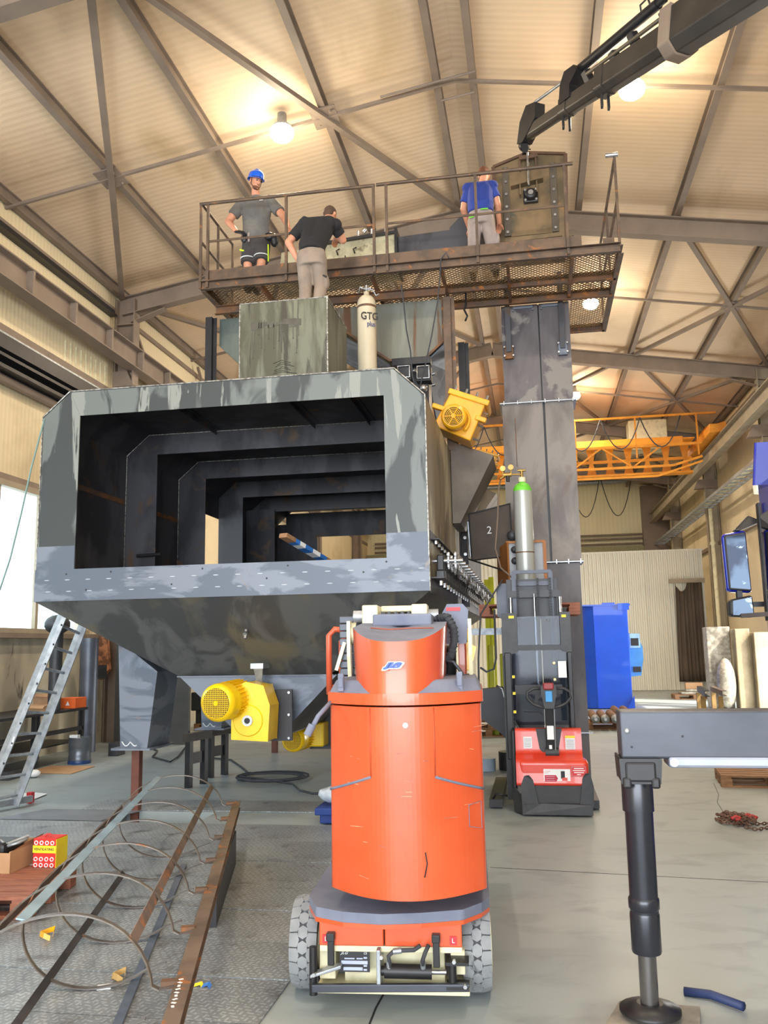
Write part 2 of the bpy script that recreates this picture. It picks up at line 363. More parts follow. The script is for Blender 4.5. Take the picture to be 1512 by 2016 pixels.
def text(name, s, size, loc, mat, parent, rot=(PI / 2, 0, 0), wrap=0, thick=.001, bold=0, sx=1.0, shear=0):
    cu = bpy.data.curves.new(name, 'FONT'); cu.body = s; cu.size = size; cu.extrude = thick; cu.offset = bold; cu.shear = shear
    cu.align_x = 'CENTER'; cu.align_y = 'CENTER'
    t = bpy.data.objects.new(name, cu); COL.objects.link(t)
    bpy.context.view_layer.update()
    me = bpy.data.meshes.new_from_object(t); bpy.data.objects.remove(t)
    from mathutils import Euler
    M = Euler(rot).to_matrix(); lc = V(loc); org = V(parent['_o'])
    for v in me.vertices:
        p = v.co.copy(); p.x *= sx
        if wrap: a = p.x / wrap; p = V((math.sin(a) * (wrap + p.z), p.y, (math.cos(a)) * (wrap + p.z) - wrap))
        v.co = M @ p + lc - org
    me.materials.clear(); me.materials.append(mat)
    o = bpy.data.objects.new(name, me); COL.objects.link(o); o.parent = parent; o['_o'] = tuple(org)
    return o
# ------------------------------------------------------------------ the hall
XL, XR, YB, YE = -8.45, 6.75, -10.0, 44.0
XM = -0.85
def zr(x): return 10.46 - .17 * abs(x - XM)
mb = MB()          # floor with a shallow pit under the tread plates
px0, px1, py0, py1 = -4.55, -3.5, 8.68, 9.3
for a, b, c, d in ((XL, px0, YB, YE), (px1, XR, YB, YE), (px0, px1, YB, py0), (px0, px1, py1, YE)): mb.add([(a, c, 0), (b, c, 0), (b, d, 0), (a, d, 0)], [(0, 1, 2, 3)])
mb.box(px0, px1, py0, py1, -.35, -.34)
for a, b, c, d in ((px0 - .01, px0, py0, py1), (px1, px1 + .01, py0, py1), (px0, px1, py0 - .01, py0), (px0, px1, py1, py1 + .01)): mb.box(a, b, c, d, -.34, -.001)
struct(mb.build('floor', FLOOR, origin=(0, 0, 0)))
mb = MB()
for a, b in ((XL, XM), (XM, XR)):
    za, zb = zr(a) + .2, zr(b) + .2
    mb.hexa([(a, YB, za), (b, YB, zb), (b, YE, zb), (a, YE, za), (a, YB, za + .12), (b, YB, zb + .12), (b, YE, zb + .12), (a, YE, za + .12)])
struct(mb.build('ceiling', CEIL, origin=(0, 0, 0)))
def wall_x(name, x, t, holes, mat, zt, z0=0):
    mb = MB(); ys = [YB]
    for h in holes: ys += [h[0], h[1]]
    ys.append(YE)
    x0, x1 = (x - t, x) if t > 0 else (x, x - t)
    for i in range(0, len(ys), 2): mb.box(x0, x1, ys[i], ys[i + 1], z0, zt)
    for h in holes:
        if h[2] > z0: mb.box(x0, x1, h[0], h[1], z0, h[2])
        if h[3] < zt: mb.box(x0, x1, h[0], h[1], h[3], zt)
    return struct(mb.build(name, mat, origin=(0, 0, 0)))
wall_x('wall_left', XL, .15, [(3.5, 15.2, 2.12, 4.48)], WALLP, zr(XL) + .2, 2.1)
m = MB().box(XL - .15, XL, YB, YE, 0, 2.1); struct(m.build('wall_left', CONC, origin=(0, 0, 0)))
wall_x('wall_right', XR, -.15, [(21.0, 26.0, 0, 4.3)], WALLP, zr(XR) + .2)
mb = MB()
mb.prism([(XL, YE, 0), (XR, YE, 0), (XR, YE, zr(XR) + .2), (XM, YE, zr(XM) + .2), (XL, YE, zr(XL) + .2)], (0, .15, 0))
struct(mb.build('wall_far', WALLX, origin=(0, 0, 0)))
# left window band
mb = MB()
mb.box(XL - .05, XL + .10, 3.4, 15.3, 2.08, 2.16); mb.box(XL - .05, XL + .06, 3.4, 15.3, 4.46, 4.56)
for y in (3.5, 6.4, 9.3, 10.6, 12.4, 13.62, 15.17): mb.box(XL - .04, XL + .03, y - .04, y + .04, 2.16, 4.46)
win = struct(mb.build('window_1', FRAMEL, origin=(XL, 3.5, 2.1)))
g = MB().box(XL - .03, XL - .022, 3.5, 15.2, 2.16, 4.46).build('window_pane', GLASS, win)
m = MB().box(XL - .02, XL + .16, 3.3, 16, 2.0, 2.08); struct(m.build('trim_1', FRAMEP))
# bands of the left wall seen above the window: lintel, pipe, dark recess, cable tray, grey strip, slot
m = MB().box(XL, XL + .05, YB, 16, 4.56, 4.66); struct(m.build('trim_2', FRAMEP))
m = MB().tube((XL + .12, YB, 6.16), (XL + .12, 30, 6.16), .075, 12); struct(m.build('trim_3', FRAMEP))
m = MB().box(XL, XL + .22, YB, 16, 6.62, 6.86).box(XL, XL + .35, YB, 16, 6.42, 6.47).box(XL, XL + .06, YB, 16, 6.26, 6.62).box(XL + .14, XL + .34, YB, 16, 6.24, 6.30); struct(m.build('trim_4', BLK))  # black boxes stand in for beams and the deep shade of the recess
m = MB().box(XL, XL + .03, YB, YE, 6.98, 7.13); struct(m.build('trim_5', FRAMEP))
m = MB().box(XL, XL + .10, YB, 15.9, 8.68, 8.80).box(XL, XL + .16, YB, 15.9, 8.66, 8.69); struct(m.build('trim_6', BLK))
m = MB().box(XL, XL + .05, YB, YE, 8.80, 8.90); struct(m.build('trim_7', FRAMEP))
mb = MB()
mb.box(XL + .02, XL + .14, YB, 16, 6.86, 6.865); mb.box(XL + .135, XL + .14, YB, 16, 6.865, 6.94)
y = 6.0
while y < 16: mb.box(XL + .139, XL + .143, y, y + .05, 6.885, 6.925); y += .09
tag(mb.build('wall_cable_tray', GALV), 'perforated pale cable tray along the left wall above the dark recess', 'cable tray')
# fluted light band on the left wall
m = MB()
for i in range(9): m.box(XL, XL + .02, 14.2 + i * .19, 14.23 + i * .19, 7.14, 7.55)
struct(m.build('trim_8', CREAM))
# portal frames
for k, y in enumerate((0.2, 8.2, 16.2, 24.2, 32.2, 40.2)):
    for sx, xe in ((-1, XL), (1, XR)):
        mb = MB(); xa = xe - sx * .12
        mb.ibeam((xa, y, zr(xa) - .22), (XM, y, zr(XM) - .22), .40, .22, .012, .022, (0, 0, 1)); 
        mb.bar((xe - sx * 1.1, y, zr(xe) - .30), (xe - sx * .35, y, zr(xe) - .55), .18, .02)
        struct(mb.build('trim_%d' % (10 + k * 4 + (sx > 0)), FRAMEP))
        mb = MB(); xc = xe - sx * .24
        mb.ibeam((xc, y, 0), (xc, y, zr(xe) - .05), .42, .26, .014, .024, (1, 0, 0))
        mb.box(xc - .21, xc + .21, y - .12, y + .12, zr(xe) - .62, zr(xe) - .60)
        struct(mb.build('trim_%d' % (12 + k * 4 + (sx > 0)), FRAMEP if sx < 0 else FRAMEL))
# purlins
PUR = (-8.35, -6.55, -4.75, -2.92, -1.13, -.57, 1.22, 3.05, 4.88, 6.6)
for i, x in enumerate(PUR):
    mb = MB(); z = zr(x); mb.ibeam((x, YB, z + .10), (x, YE, z + .10), .2, .11, .01, .014)
    struct(mb.build('trim_%d' % (40 + i), FRAMEP))
# wind braces and gussets under the purlins
def brace(n, pts):
    mb = MB()
    for (xa, ya), (xb, yb) in pts:
        mb.bar((xa, ya, zr(xa) - .03), (xb, yb, zr(xb) - .03), .10, .08)
    struct(mb.build('trim_%d' % n, FRAMEP))
nb = 60
for y0 in (0.2, 8.2, 16.2, 24.2, 32.2):
    ym = y0 + 4
    if y0 == 8.2: sets = [(-6.55, [(-8.3, 16.1), (-4.85, 8.3)]), (-2.92, [(-1.15, 16.1), (-4.7, 8.3)])]
    else: sets = [(h, [(h - 1.8, y0 + .1), (h + 1.75, y0 + .1), (h - 1.75, y0 + 7.9), (h + 1.75, y0 + 7.9)]) for h in (-6.55, -2.92, 1.22, 4.88)]
    if y0 == 16.2: sets = sets[:2] + sets[3:]
    for h, ends in sets:
        for e in ends: brace(nb, [((h, ym), e)]); nb += 1
        mb = MB(); z = zr(h) - .02
        mb.hexa([(h - .2, ym - .25, zr(h - .2) - .03), (h + .2, ym - .25, zr(h + .2) - .03), (h + .2, ym + .25, zr(h + .2) - .03), (h - .2, ym + .25, zr(h - .2) - .03),
                 (h - .2, ym - .25, zr(h - .2) - .01), (h + .2, ym - .25, zr(h + .2) - .01), (h + .2, ym + .25, zr(h + .2) - .01), (h - .2, ym + .25, zr(h - .2) - .01)])
        for dx, dy in ((-.12, -.16), (.12, -.16), (-.12, .16), (.12, .16)): mb.tube((h + dx, ym + dy, z), (h + dx, ym + dy, z - .04), .02, 8)
        struct(mb.build('trim_%d' % nb, FRAMEP)); nb += 1
    # sag bar and conduit across mid bay
    for xa, xb in ((XL, XM), (XM, XR)):
        m = MB().bar((xa, ym, zr(xa) - .02), (xb, ym, zr(xb) - .02), .05, .05); struct(m.build('trim_%d' % nb, FRAMEP)); nb += 1
m = MB(); m.tube((-2.0, 12.05, zr(-2) - .05), (-1.15, 12.05, zr(-1.15) - .06), .02).tube((-1.15, 12.05, zr(-1.15) - .06), (-.5, 11.9, zr(-.5) - .06), .02).tube((-1.1, 12.6, 10.40), (-.55, 12.45, 10.38), .02)
struct(m.build('trim_%d' % nb, FRAMEP)); nb += 1
# eaves brackets, crane runway beams
for sx, x in ((-1, -7.98), (1, 5.95)):
    mb = MB(); mb.ibeam((x, YB, 7.76), (x, 43.5, 7.76), .46, .28, .014, .024); mb.bar((x, YB, 8.02), (x, 43.5, 8.02), .06, .05)
    struct(mb.build('trim_%d' % nb, FRAMEP if sx < 0 else FRAMEL)); nb += 1
    for y in (0.2, 8.2, 16.2, 24.2, 32.2, 40.2):
        xe = XL if sx < 0 else XR
        m = MB().hexa([(min(x, xe) - .0, y - .13, 7.2), (max(x, xe), y - .13, 7.2), (max(x, xe), y + .13, 7.2), (min(x, xe), y + .13, 7.2), (min(x - .15 * -sx, xe), y - .13, 7.53), (max(x - .15 * -sx, xe), y - .13, 7.53), (max(x - .15 * -sx, xe), y + .13, 7.53), (min(x - .15 * -sx, xe), y + .13, 7.53)])
        struct(m.build('trim_%d' % nb, FRAMEP)); nb += 1
    for y in [12.2 + 1.35 * i for i in range(5)]:
        if sx < 0:
            m = MB().box(x - .1 if sx > 0 else x + .0, x + .13, y - .03, y + .03, 7.56, 7.97); struct(m.build('trim_%d' % nb, FRAMEP)); nb += 1
# vertical braces on the left wall behind frame 2
for a, b in (((XL + .15, 16.4, 9.0), (XL + .15, 20.5, 5.2)), ((XL + .15, 20.3, 9.0), (XL + .15, 24, 5.2))):
    m = MB().bar(a, b, .06, .06); struct(m.build('trim_%d' % nb, FRAMEP)); nb += 1
# partition gate at the far end
mb = MB(); x = -8.2
pts = []
while x < 6.15: pts += [(x, 0), (x + .05, 0), (x + .07, -.05), (x + .13, -.05)]; x += .155
prof = [(p[0], 33 + p[1]) for p in pts]; vs = []
for p in prof: vs += [(p[0], p[1], .02), (p[0], p[1], 5.05)]
mb.add(vs, [(2 * i, 2 * i + 2, 2 * i + 3, 2 * i + 1) for i in range(len(prof) - 1)])
for xx in (4.15, .9, -3): mb.box(xx - .02, xx + .02, 32.90, 32.96, .02, 5.05)
mb.box(-8.3, 6.25, 32.97, 33.03, 5.05, 5.12)
struct(mb.build('door_1', ribbed('gate_sheet', L(232, 230, 216), L(218, 217, 204), 0, .155, .1)))
m = MB().box(4.95, 6.2, 32.82, 32.88, 3.86, 4.02); struct(m.build('trim_300', FRAMEL))
# far wall pipes and ledges
m = MB()
for z in (7.05, 6.85, 6.6): m.tube((-8, 43.8, z), (6.2, 43.8, z), .05, 8)
struct(m.build('trim_301', FRAMEP))
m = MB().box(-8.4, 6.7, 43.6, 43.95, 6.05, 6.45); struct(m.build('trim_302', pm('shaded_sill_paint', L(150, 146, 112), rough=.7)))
m = MB().tube((-5, 43.5, 9.7), (5.9, 43.5, 9.7), .12, 10); struct(m.build('trim_303', GALV))
m = MB().box(5.5, 6.74, 43.4, 43.9, 0, 9.4); struct(m.build('trim_304', FRAMEP))
# right wall girts, columns, door frame
for z in (8.9, 6.9, 5.2):
    m = MB().box(XR - .12, XR, YB, YE, z - .06, z + .06); struct(m.build('trim_%d' % nb, FRAMEP)); nb += 1
m = MB().box(XR - .2, XR + .02, 20.8, 21.0, 0, 4.5).box(XR - .2, XR + .02, 26.0, 26.2, 0, 4.5).box(XR - .2, XR + .02, 20.8, 26.2, 4.3, 4.5); struct(m.build('trim_305', FRAMEL))
m = MB().tube((6.35, 31.7, 0), (6.35, 31.7, 6.4), .07, 12).tube((6.35, 31.7, 5.1), (6.35, 31.7, 5.2), .1, 12); struct(m.build('trim_306', CREAM))
# two cable ladders on the right
def ladder_tray(name, x0, x1, y0, y1, z, label):
    t = thing(name, (x0, y0, z), label, 'cable tray')
    m = MB().box(x0, x0 + .03, y0, y1, z, z + .1).box(x1 - .03, x1, y0, y1, z, z + .1); m.build('side_rail', GALV, t)
    m = MB(); y = y0 + .2
    while y < y1: m.box(x0 + .03, x1 - .03, y, y + .08, z + .0, z + .03); y += .6
    m.build('rungs', GALV, t)
    m = MB()
    for i in range(4): m.path([(x0 + .1 + .06 * i, y0 + k * 2.0, z + .05 + .01 * math.sin(k + i)) for k in range(int((y1 - y0) / 2) + 1)], .022, 6)
    m.build('cables', CREAM, t)
ladder_tray('cable_ladder', 5.95, 6.45, 14, 43.5, 6.42, 'long pale cable ladder running along the right wall below the crane beam')
# ------------------------------------------------------------------ lamps under the roof
def highbay(px, py, label, xyz=None):
    p = atZ(px, py, 9.78) if xyz is None else V(xyz)
    t = thing('high_bay_lamp', (p.x, p.y, p.z), label, 'lamp', 'high bay lamps under the roof')
    MB().lathe([(.03, .34), (.07, .33), (.08, .16), (.14, .12), (.17, .05), (.165, .05), (.13, .10), (.05, .12)], p).build('reflector', GALV, t)
    MB().sphere(p + V((0, 0, .0)), .19, 20, (1, 1, .75)).build('bulb', LAMPE, t)
    MB().tube(p + V((0, 0, .33)), p + V((0, 0, zr(p.x) + .15 - p.z)), .012).build('hanger', FRAMEP, t)
    o = lamp_obj('lamp_light', 'AREA', (0, 0, -.20), 125, (1, .84, .64), shape='DISK', size=.45); o.parent = t
    o = lamp_obj('lamp_spill', 'POINT', (0, 0, -.55), 45, (1, .82, .58), shadow_soft_size=.3); o.parent = t
highbay(555, 262, 'glowing high bay lamp above the worker in the blue helmet')
highbay(1244, 176, 'glowing high bay lamp just below the crane boom')
highbay(1163, 598, 'glowing high bay lamp seen under the right end of the platform')
highbay(1131, 779, 'glowing high bay lamp just right of the tall steel shaft')
for x, y in ((-3.6, 3.9), (1.75, 3.9), (-3.6, 20.3), (-3.6, 28.2), (1.7, 36.5), (-3.6, 36.5)):   # the same lamps out of view
    o = lamp_obj('lamp_light', 'AREA', (x, y, 9.6), 125, (1, .84, .64), shape='DISK', size=.45)
    o = lamp_obj('lamp_spill', 'POINT', (x, y, 9.2), 45, (1, .82, .58), shadow_soft_size=.3)
# ------------------------------------------------------------------ yellow overhead crane
def crane():
    t = thing('overhead_crane', (5.9, 28, 7.5), 'orange yellow overhead travelling crane spanning the hall at the back', 'crane')
    xa, xb = -7.9, 5.5
    m = MB().box(xa, xb, 29.6, 30.0, 8.35, 8.42).box(xa, xb, 29.6, 30.0, 7.35, 7.42)
    x = xa
    while x < xb:                                      # web with trapezoid openings
        m.prism([(x, 29.8, 7.42), (x + .34, 29.8, 7.42), (x + .22, 29.8, 7.88), (x + .12, 29.8, 7.88)], (0, .02, 0))
        m.prism([(x + .02, 29.8, 8.35), (x + .32, 29.8, 8.35), (x + .24, 29.8, 7.88), (x + .10, 29.8, 7.88)], (0, .02, 0)); x += .62
    m.box(xa, xb, 29.78, 29.84, 7.84, 7.94)
    m.build('main_girder', CRANEY, t)
    m = MB().box(xa, xb, 29.0, 29.5, 8.38, 8.42).box(xa, xb - .4, 28.9, 28.96, 8.2, 8.45); m.box(xa, xb, 28.0, 28.08, 7.95, 8.03); m.build('walkway', CRANEY, t)
    m = MB(); m.bar((xa, 28, 7.98), (xb, 28, 7.98), .09, .07).bar((xa, 28, 7.30), (xb - .9, 28, 7.30), .08, .07).bar((xb - .9, 28, 7.30), (xb, 28, 7.55), .08, .07)
    x = xb - 1.2; k = 0
    while x > xa: m.bar((x, 28, 7.30 if k % 2 else 7.98), (x - .95, 28, 7.98 if k % 2 else 7.30), .05, .05); x -= .95; k += 1
    m.build('lattice_truss', CRANEY, t)
    m = MB(); m.bar((xa, 28, 6.98), (xb - 1.4, 28, 6.98), .06, .06).bar((xb - 1.4, 28, 6.98), (xb, 28, 7.4), .06, .06)
    m.build('lower_chord', CRANEY, t)
    m = MB(); m.bar((xa, 28, 8.95), (xb + .5, 28, 8.95), .07, .06)
    x = xb - .1
    while x > xa: m.bar((x, 28, 7.6), (x, 28, 8.95), .05, .05); x -= 1.9
    m.build('handrail', CRANEY, t)
    m = MB().box(5.55, 6.05, 26.9, 31.1, 8.05, 8.32).prism([(5.5, 27.2, 8.3), (6.1, 27.2, 8.3), (6.1, 27.2, 8.45)], (0, 3.6, 0)); m.build('end_carriage', CRANEY, t, .02)
    m = MB().box(-8.15, -7.7, 26.9, 31.1, 8.05, 8.32); m.build('end_carriage', CRANEY, t, .02)
    m = MB(); x = xb - .6
    while x > xa:
        m.path([(x - 1.25 * s, 27.9, 8.9 - 1.0 * (1 - (2 * s - 1) ** 2)) for s in [i / 10 for i in range(11)]], .02, 6); x -= 1.25
    m.build('festoon_cable', RUBBER, t)
crane()
t = thing('hanging_cable', (3, 40, 8.0), 'thin dark festoon cable looping below the crane against the far wall', 'cable')
for i in range(3):
    x = 4.9 - i * 1.5
    MB().path([(x - 1.4 * s, 42, 9.5 - 1.75 * (1 - (2 * s - 1) ** 2)) for s in [k / 12 for k in range(13)]], .022, 6).build('loop', RUBBER, t)
m = MB().box(3.6, 4.9, 30.6, 31.4, 8.45, 9.5); tag(m.build('crane_control_cabinet', CREAM, bevel=.02), 'cream cabinet standing on the overhead crane near its right end', 'cabinet')
# ------------------------------------------------------------------ the long steel housing
X0, X1, Y0, Y1, ZT, ZB = -5.16, -.98, 8.30, 17.0, 4.55, 2.28
def ring_outer(y, e=0): return [(X0 + e, y, 2.59), (X0 + e, y, 4.28), (-4.85, y, ZT - e), (-1.29, y, ZT - e), (X1 - e, y, 4.25), (X1 - e, y, 2.59)]
H = thing('steel_housing', (-3.07, 12, 0), 'long dark steel machine housing with an open rectangular front, raised above the floor on legs', 'machine')
def ring(y, mat, name, t=.012, e=0, ix0=-4.725, ix1=-1.40, iz=4.27):
    o = ring_outer(y, e); i = [(ix0, y, 2.59), (ix0, y, iz), (ix0, y, iz), (ix1, y, iz), (ix1, y, iz), (ix1, y, 2.59)]
    m = MB()
    for a in range(5): m.prism([o[a], o[a + 1], i[a + 1], i[a]] if V(i[a]) != V(i[a + 1]) else [o[a], o[a + 1], i[a]], (0, t, 0))
    return m.build(name, mat, H)
fr = ring(Y0, STEEL, 'front_frame')
m = MB()
for (xa, xb) in ((X0, -4.725), (-1.40, X1)): m.box(xa, xb, Y0 - .006, Y0, 2.59, 2.86)
m.build('corner_plate', STEELB, H)
m = MB().box(X0, X1, Y0 - .02, Y0 + .0, 2.28, 2.60).box(X0, X1, Y0 - .02, Y0 + .10, 2.60, 2.612); bp = m.build('front_band', STEELB, H)
m = MB()
for i in range(18):
    for z in (2.38, 2.50):
        x = -5.02 + i * .233 + (0.02 if z < 2.4 else 0); m.add([(x + .030 * math.cos(k * PI / 6), Y0 - .0215, z + .005 * math.sin(k * PI / 6)) for k in range(12)], [tuple(range(12))])
m.build('chalk_marks', pm('faint_chalk', L(176, 184, 194), rough=.8), bp)
m = MB()
for x, z in ((-4.57, 2.39), (-3.63, 2.42), (-2.62, 2.45), (-1.63, 2.48), (-4.8, 2.56), (-4.3, 2.57), (-3.3, 2.57), (-2.4, 2.57), (-1.4, 2.575)): m.tube((x, Y0 - .022, z), (x, Y0 - .019, z), .010, 10)
m.build('drilled_holes', INK, bp)
m = MB()                                               # shell: side walls and chamfered roof, hole in the left wall
t_ = .012
m.box(X0, X0 + t_, Y0, 12.8, 2.28, 4.28).box(X0, X0 + t_, 13.75, Y1, 2.28, 4.28).box(X0, X0 + t_, 12.8, 13.75, 3.92, 4.28).box(X0, X0 + t_, 12.8, 13.75, 2.28, 2.62)
m.build('left_side_wall', STEELD, H)
m = MB().prism([(X0, Y0, 4.28), (-4.85, Y0, ZT), (-1.29, Y0, ZT), (X1, Y0, 4.25), (X1 - .012, Y0, 4.245), (-1.295, Y0, ZT - .012), (-4.845, Y0, ZT - .012), (X0 + .012, Y0, 4.275)], (0, Y1 - Y0, 0))
m.build('roof_plate', STEELD, H)
for i, (ya, yb) in enumerate(((8.3, 9.45), (9.45, 10.6), (10.6, 12.1), (12.1, 14.2), (14.2, 17))):
    MB().box(X1 - .012, X1, ya + .004, yb - .004, 2.80, 4.25).build('side_panel', STEELS if i < 3 else STEELD, H)
m = MB().box(X1 - .012, X1, Y0, Y1, 2.28, 2.80); m.build('lower_side_panel', STEELS, H)
for k, y in enumerate((10.25, 11.93, 13.6, 15.2)): ring(y, STEELD, 'inner_frame', e=.013)
m = MB()                                               # stiffeners inside, partition and back plate with its opening
for (ya, yb) in ((8.35, 10.2), (10.3, 11.9)): m.angle((X0 + .015, ya, 3.62), (X0 + .015, yb, 3.62), .06, .008, -1, 1)
m.build('wall_stiffener', RUST, H)
m = MB()
for x in (-3.9, -2.6, -1.9): m.angle((x, 8.35, ZT - .02), (x, 10.2, ZT - .02), .06, .008, 1, -1)
m.build('roof_stiffener', STEELD, H)
for y in (10.24, 11.92):
    m = MB(); 
    m.path([(X0 + .02, y - .004, 2.62), (X0 + .02, y - .004, 4.27), (-4.84, y - .004, ZT - .02), (-1.30, y - .004, ZT - .02)], .006, 5)
    m.build('weld_seam', WELD, H)
m = MB().box(X0, -4.3, Y1 - .02, Y1, 2.28, 4.28).box(-2.45, X1, Y1 - .02, Y1, 2.28, 4.28).box(X0 + .2, X1 - .2, Y1 - .02, Y1, 4.0, 4.5).box(-4.3, -2.45, Y1 - .02, Y1, 2.28, 3.0); m.build('back_plate', STEELD, H)
m = MB().box(X0 + .02, -4.6, 15.0, 15.02, 2.4, 4.28); m.build('partition', STEELD, H)
m = MB()                                               # welds along the front edges
P_ = ring_outer(Y0 - .002)
for a, b in zip(P_[:-1], P_[1:]):
    m.tube(a, b, .007, 6)
m.tube((X1, Y0 - .002, 2.28), (X1, Y0 - .002, 2.6), .009, 6)
m.build('edge_weld', WELD, H)
m = MB().tube((-4.95, 10.2, 2.95), (-4.62, 10.2, 2.96), .02, 10); m.build('locking_bar', BLK, H)
# hopper under the housing
HP = [(X0, 8.3, ZB), (X1, 8.3, ZB), (-2.2, 9.2, 1.46), (-3.91, 9.2, 1.46)]
m = MB().prism(HP, (0, .012, 0)); m.build('hopper_front', pm('oil_darkened_steel', L(70, 71, 72), L(92, 93, 93), 1.5, .46, .56, (1.3, 1, .6), .42, .12, L(104, 98, 82), 1.2, .55, .66, (1.6, 1, .5), dist=1.4), H)
m = MB().hexa([(X0, 8.3, ZB), (-3.91, 9.2, 1.46), (-3.91, 16.4, 1.46), (X0, 17, ZB), (X0 + .02, 8.3, ZB + .01), (-3.90, 9.2, 1.475), (-3.90, 16.4, 1.475), (X0 + .02, 17, ZB + .01)])
m.hexa([(X1, 8.3, ZB), (-2.2, 9.2, 1.46), (-2.2, 16.4, 1.46), (X1, 17, ZB), (X1 - .02, 8.3, ZB + .01), (-2.21, 9.2, 1.475), (-2.21, 16.4, 1.475), (X1 - .02, 17, ZB + .01)])
m.hexa([(X1, 17, ZB), (-2.2, 16.4, 1.46), (-3.91, 16.4, 1.46), (X0, 17, ZB), (X1, 17.01, ZB), (-2.2, 16.41, 1.46), (-3.91, 16.41, 1.46), (X0, 17.01, ZB)])
m.build('hopper_sides', STEELD, H)
m = MB().add([(-3.91, 9.19, 1.46), (-2.12, 9.19, 1.46), (-2.78, 9.19, .80), (-3.18, 9.19, .80), (-3.91, 9.21, 1.46), (-2.12, 9.21, 1.46), (-2.78, 9.21, .80), (-3.18, 9.21, .80)],
    [(0, 3, 2, 1), (4, 5, 6, 7), (0, 1, 5, 4), (1, 2, 6, 5), (2, 3, 7, 6), (3, 0, 4, 7)])
m.build('trough_front', STEELB, H)
m = MB().hexa([(-3.91, 9.2, 1.46), (-3.18, 9.2, .80), (-3.18, 16.3, .80), (-3.91, 16.3, 1.46), (-3.90, 9.2, 1.47), (-3.17, 9.2, .81), (-3.17, 16.3, .81), (-3.90, 16.3, 1.47)])
m.hexa([(-2.12, 9.2, 1.46), (-2.78, 9.2, .80), (-2.78, 16.3, .80), (-2.12, 16.3, 1.46), (-2.13, 9.2, 1.47), (-2.79, 9.2, .81), (-2.79, 16.3, .81), (-2.13, 16.3, 1.47)])
m.box(-3.18, -2.78, 9.2, 16.3, .79, .80); m.build('trough_sides', STEELD, H)
m = MB().bar((-3.93, 9.17, 1.462), (-2.15, 9.17, 1.462), .03, .012); m.build('trough_flange', STEELB, H)
m = MB().box(-2.98, -2.84, 8.86, 9.10, 1.545, 1.60).prism([(-2.96, 8.9, 1.545), (-2.86, 8.9, 1.545), (-2.88, 8.95, 1.40), (-2.94, 8.95, 1.40)], (0, .02, 0)); m.build('lifting_bracket', GALV, H)
m = MB().tube((-2.94, 8.62, 1.93), (-2.94, 8.56, 1.90), .025, 12).tube((-2.94, 8.60, 1.95), (-2.94, 8.57, 1.86), .02, 10); m.build('pipe_stub', BRIGHT, H)
# legs
def leg(xa, xb, ya, yb, zt1, zt2, zb=.69):
    m = MB().hexa([(xa + .06, ya, zb), (xb - .04, ya, zb), (xb - .04, yb, zb), (xa + .06, yb, zb), (xa, ya, zt1), (xb + .06, ya, zt2), (xb + .06, yb, zt2), (xa, yb, zt1)])
    l = m.build('support_leg', STEELB, H)
    MB().box(xa - .02, xb + .02, ya - .06, yb + .02, zb - .022, zb).build('foot_plate', STEELB, l)
    r = random.Random(3)
    m = MB().path([(xa + .08 + .02 * i, ya - .004, zb + .07 - .05 * abs(math.sin(i * .6))) for i in range(10)], .006, 6).build('chalk_scribble', WHITE, l)
leg(-4.66, -4.24, 9.2, 9.78, 1.88, 1.52)
leg(-4.62, -4.24, 11.5, 11.95, 1.88, 1.52)
leg(-4.62, -4.24, 14.3, 14.8, 1.88, 1.52)
leg(-1.85, -1.48, 9.2, 9.78, 1.70, 1.95); leg(-1.85, -1.48, 14.3, 14.8, 1.70, 1.95)
# right side: bolted strip, shelf, flange, sprocket shafts
m = MB().angle((X1, 8.42, 2.80), (X1, Y1, 2.80), .09, .01, 1, 1); m.build('bolt_strip', STEELD, H)
for i in range(26):
    MB().tube((X1 + .045, 8.55 + i * .28, 2.795), (X1 + .045, 8.55 + i * .28, 2.76), .018, 6).build('bolt', BRIGHT, H)
m = MB().angle((X1, 8.36, 2.41), (X1, Y1, 2.41), .14, .012, 1, -1); m.build('bearing_shelf', STEELD, H)
for i in range(22): MB().tube((X1 + .08, 8.6 + i * .35, 2.395), (X1 + .08, 8.6 + i * .35, 2.35), .02, 6).build('shelf_bolt', BRIGHT, H)
sp = None
for i in range(20):
    y = 8.66 + i * .36
    if i == 0:
        sh = MB().tube((X1, y, 2.60), (X1 + .30, y, 2.60), .025, 10).build('sprocket_shaft', BRIGHT, H)
        m = MB()
        for dx in (.15, .22):
            pr = []
            for k in range(36): a = 2 * PI * k / 36; rr = .088 if k % 2 else .070; pr.append((X1 + dx, y + rr * math.cos(a), 2.60 + rr * math.sin(a)))
            m.prism(pr, (.018, 0, 0))
        m.build('double_sprocket', BRIGHT, sh)
        m = MB().box(X1 + .04, X1 + .11, y - .045, y + .045, 2.50, 2.66).box(X1 + .03, X1 + .12, y - .09, y + .09, 2.42, 2.50); m.build('bearing_block', BLK, sh, .01)
        sp = sh
    else:
        c = sp.copy(); COL.objects.link(c); c.location = V((0, y - 8.66, 0))
        for ch in [o for o in bpy.data.objects if o.parent == sp]: k = ch.copy(); COL.objects.link(k); k.parent = c
for i in range(10):                                   # chain loops between shafts
    y = 9.0 + i * .72; m = MB(); dx = X1 + (.16 if i % 2 else .23)
    m.path([(dx, y + .18 + (.18 + .085) * math.cos(a) if False else y + (.36 if math.cos(a) > 0 else 0) + .085 * math.cos(a), 2.60 + .088 * math.sin(a)) for a in [2 * PI * k / 16 for k in range(16)]], .014, 6, 0, True)
    m.build('drive_chain', BRIGHT, H)
m = MB().box(X1, X1 + .11, 12.1, 12.13, 2.28, 4.1).box(X1 + .0, X1 + .02, 12.02, 12.3, 2.28, 4.1); fl = m.build('bolted_flange', STEELD, H)
m = MB()
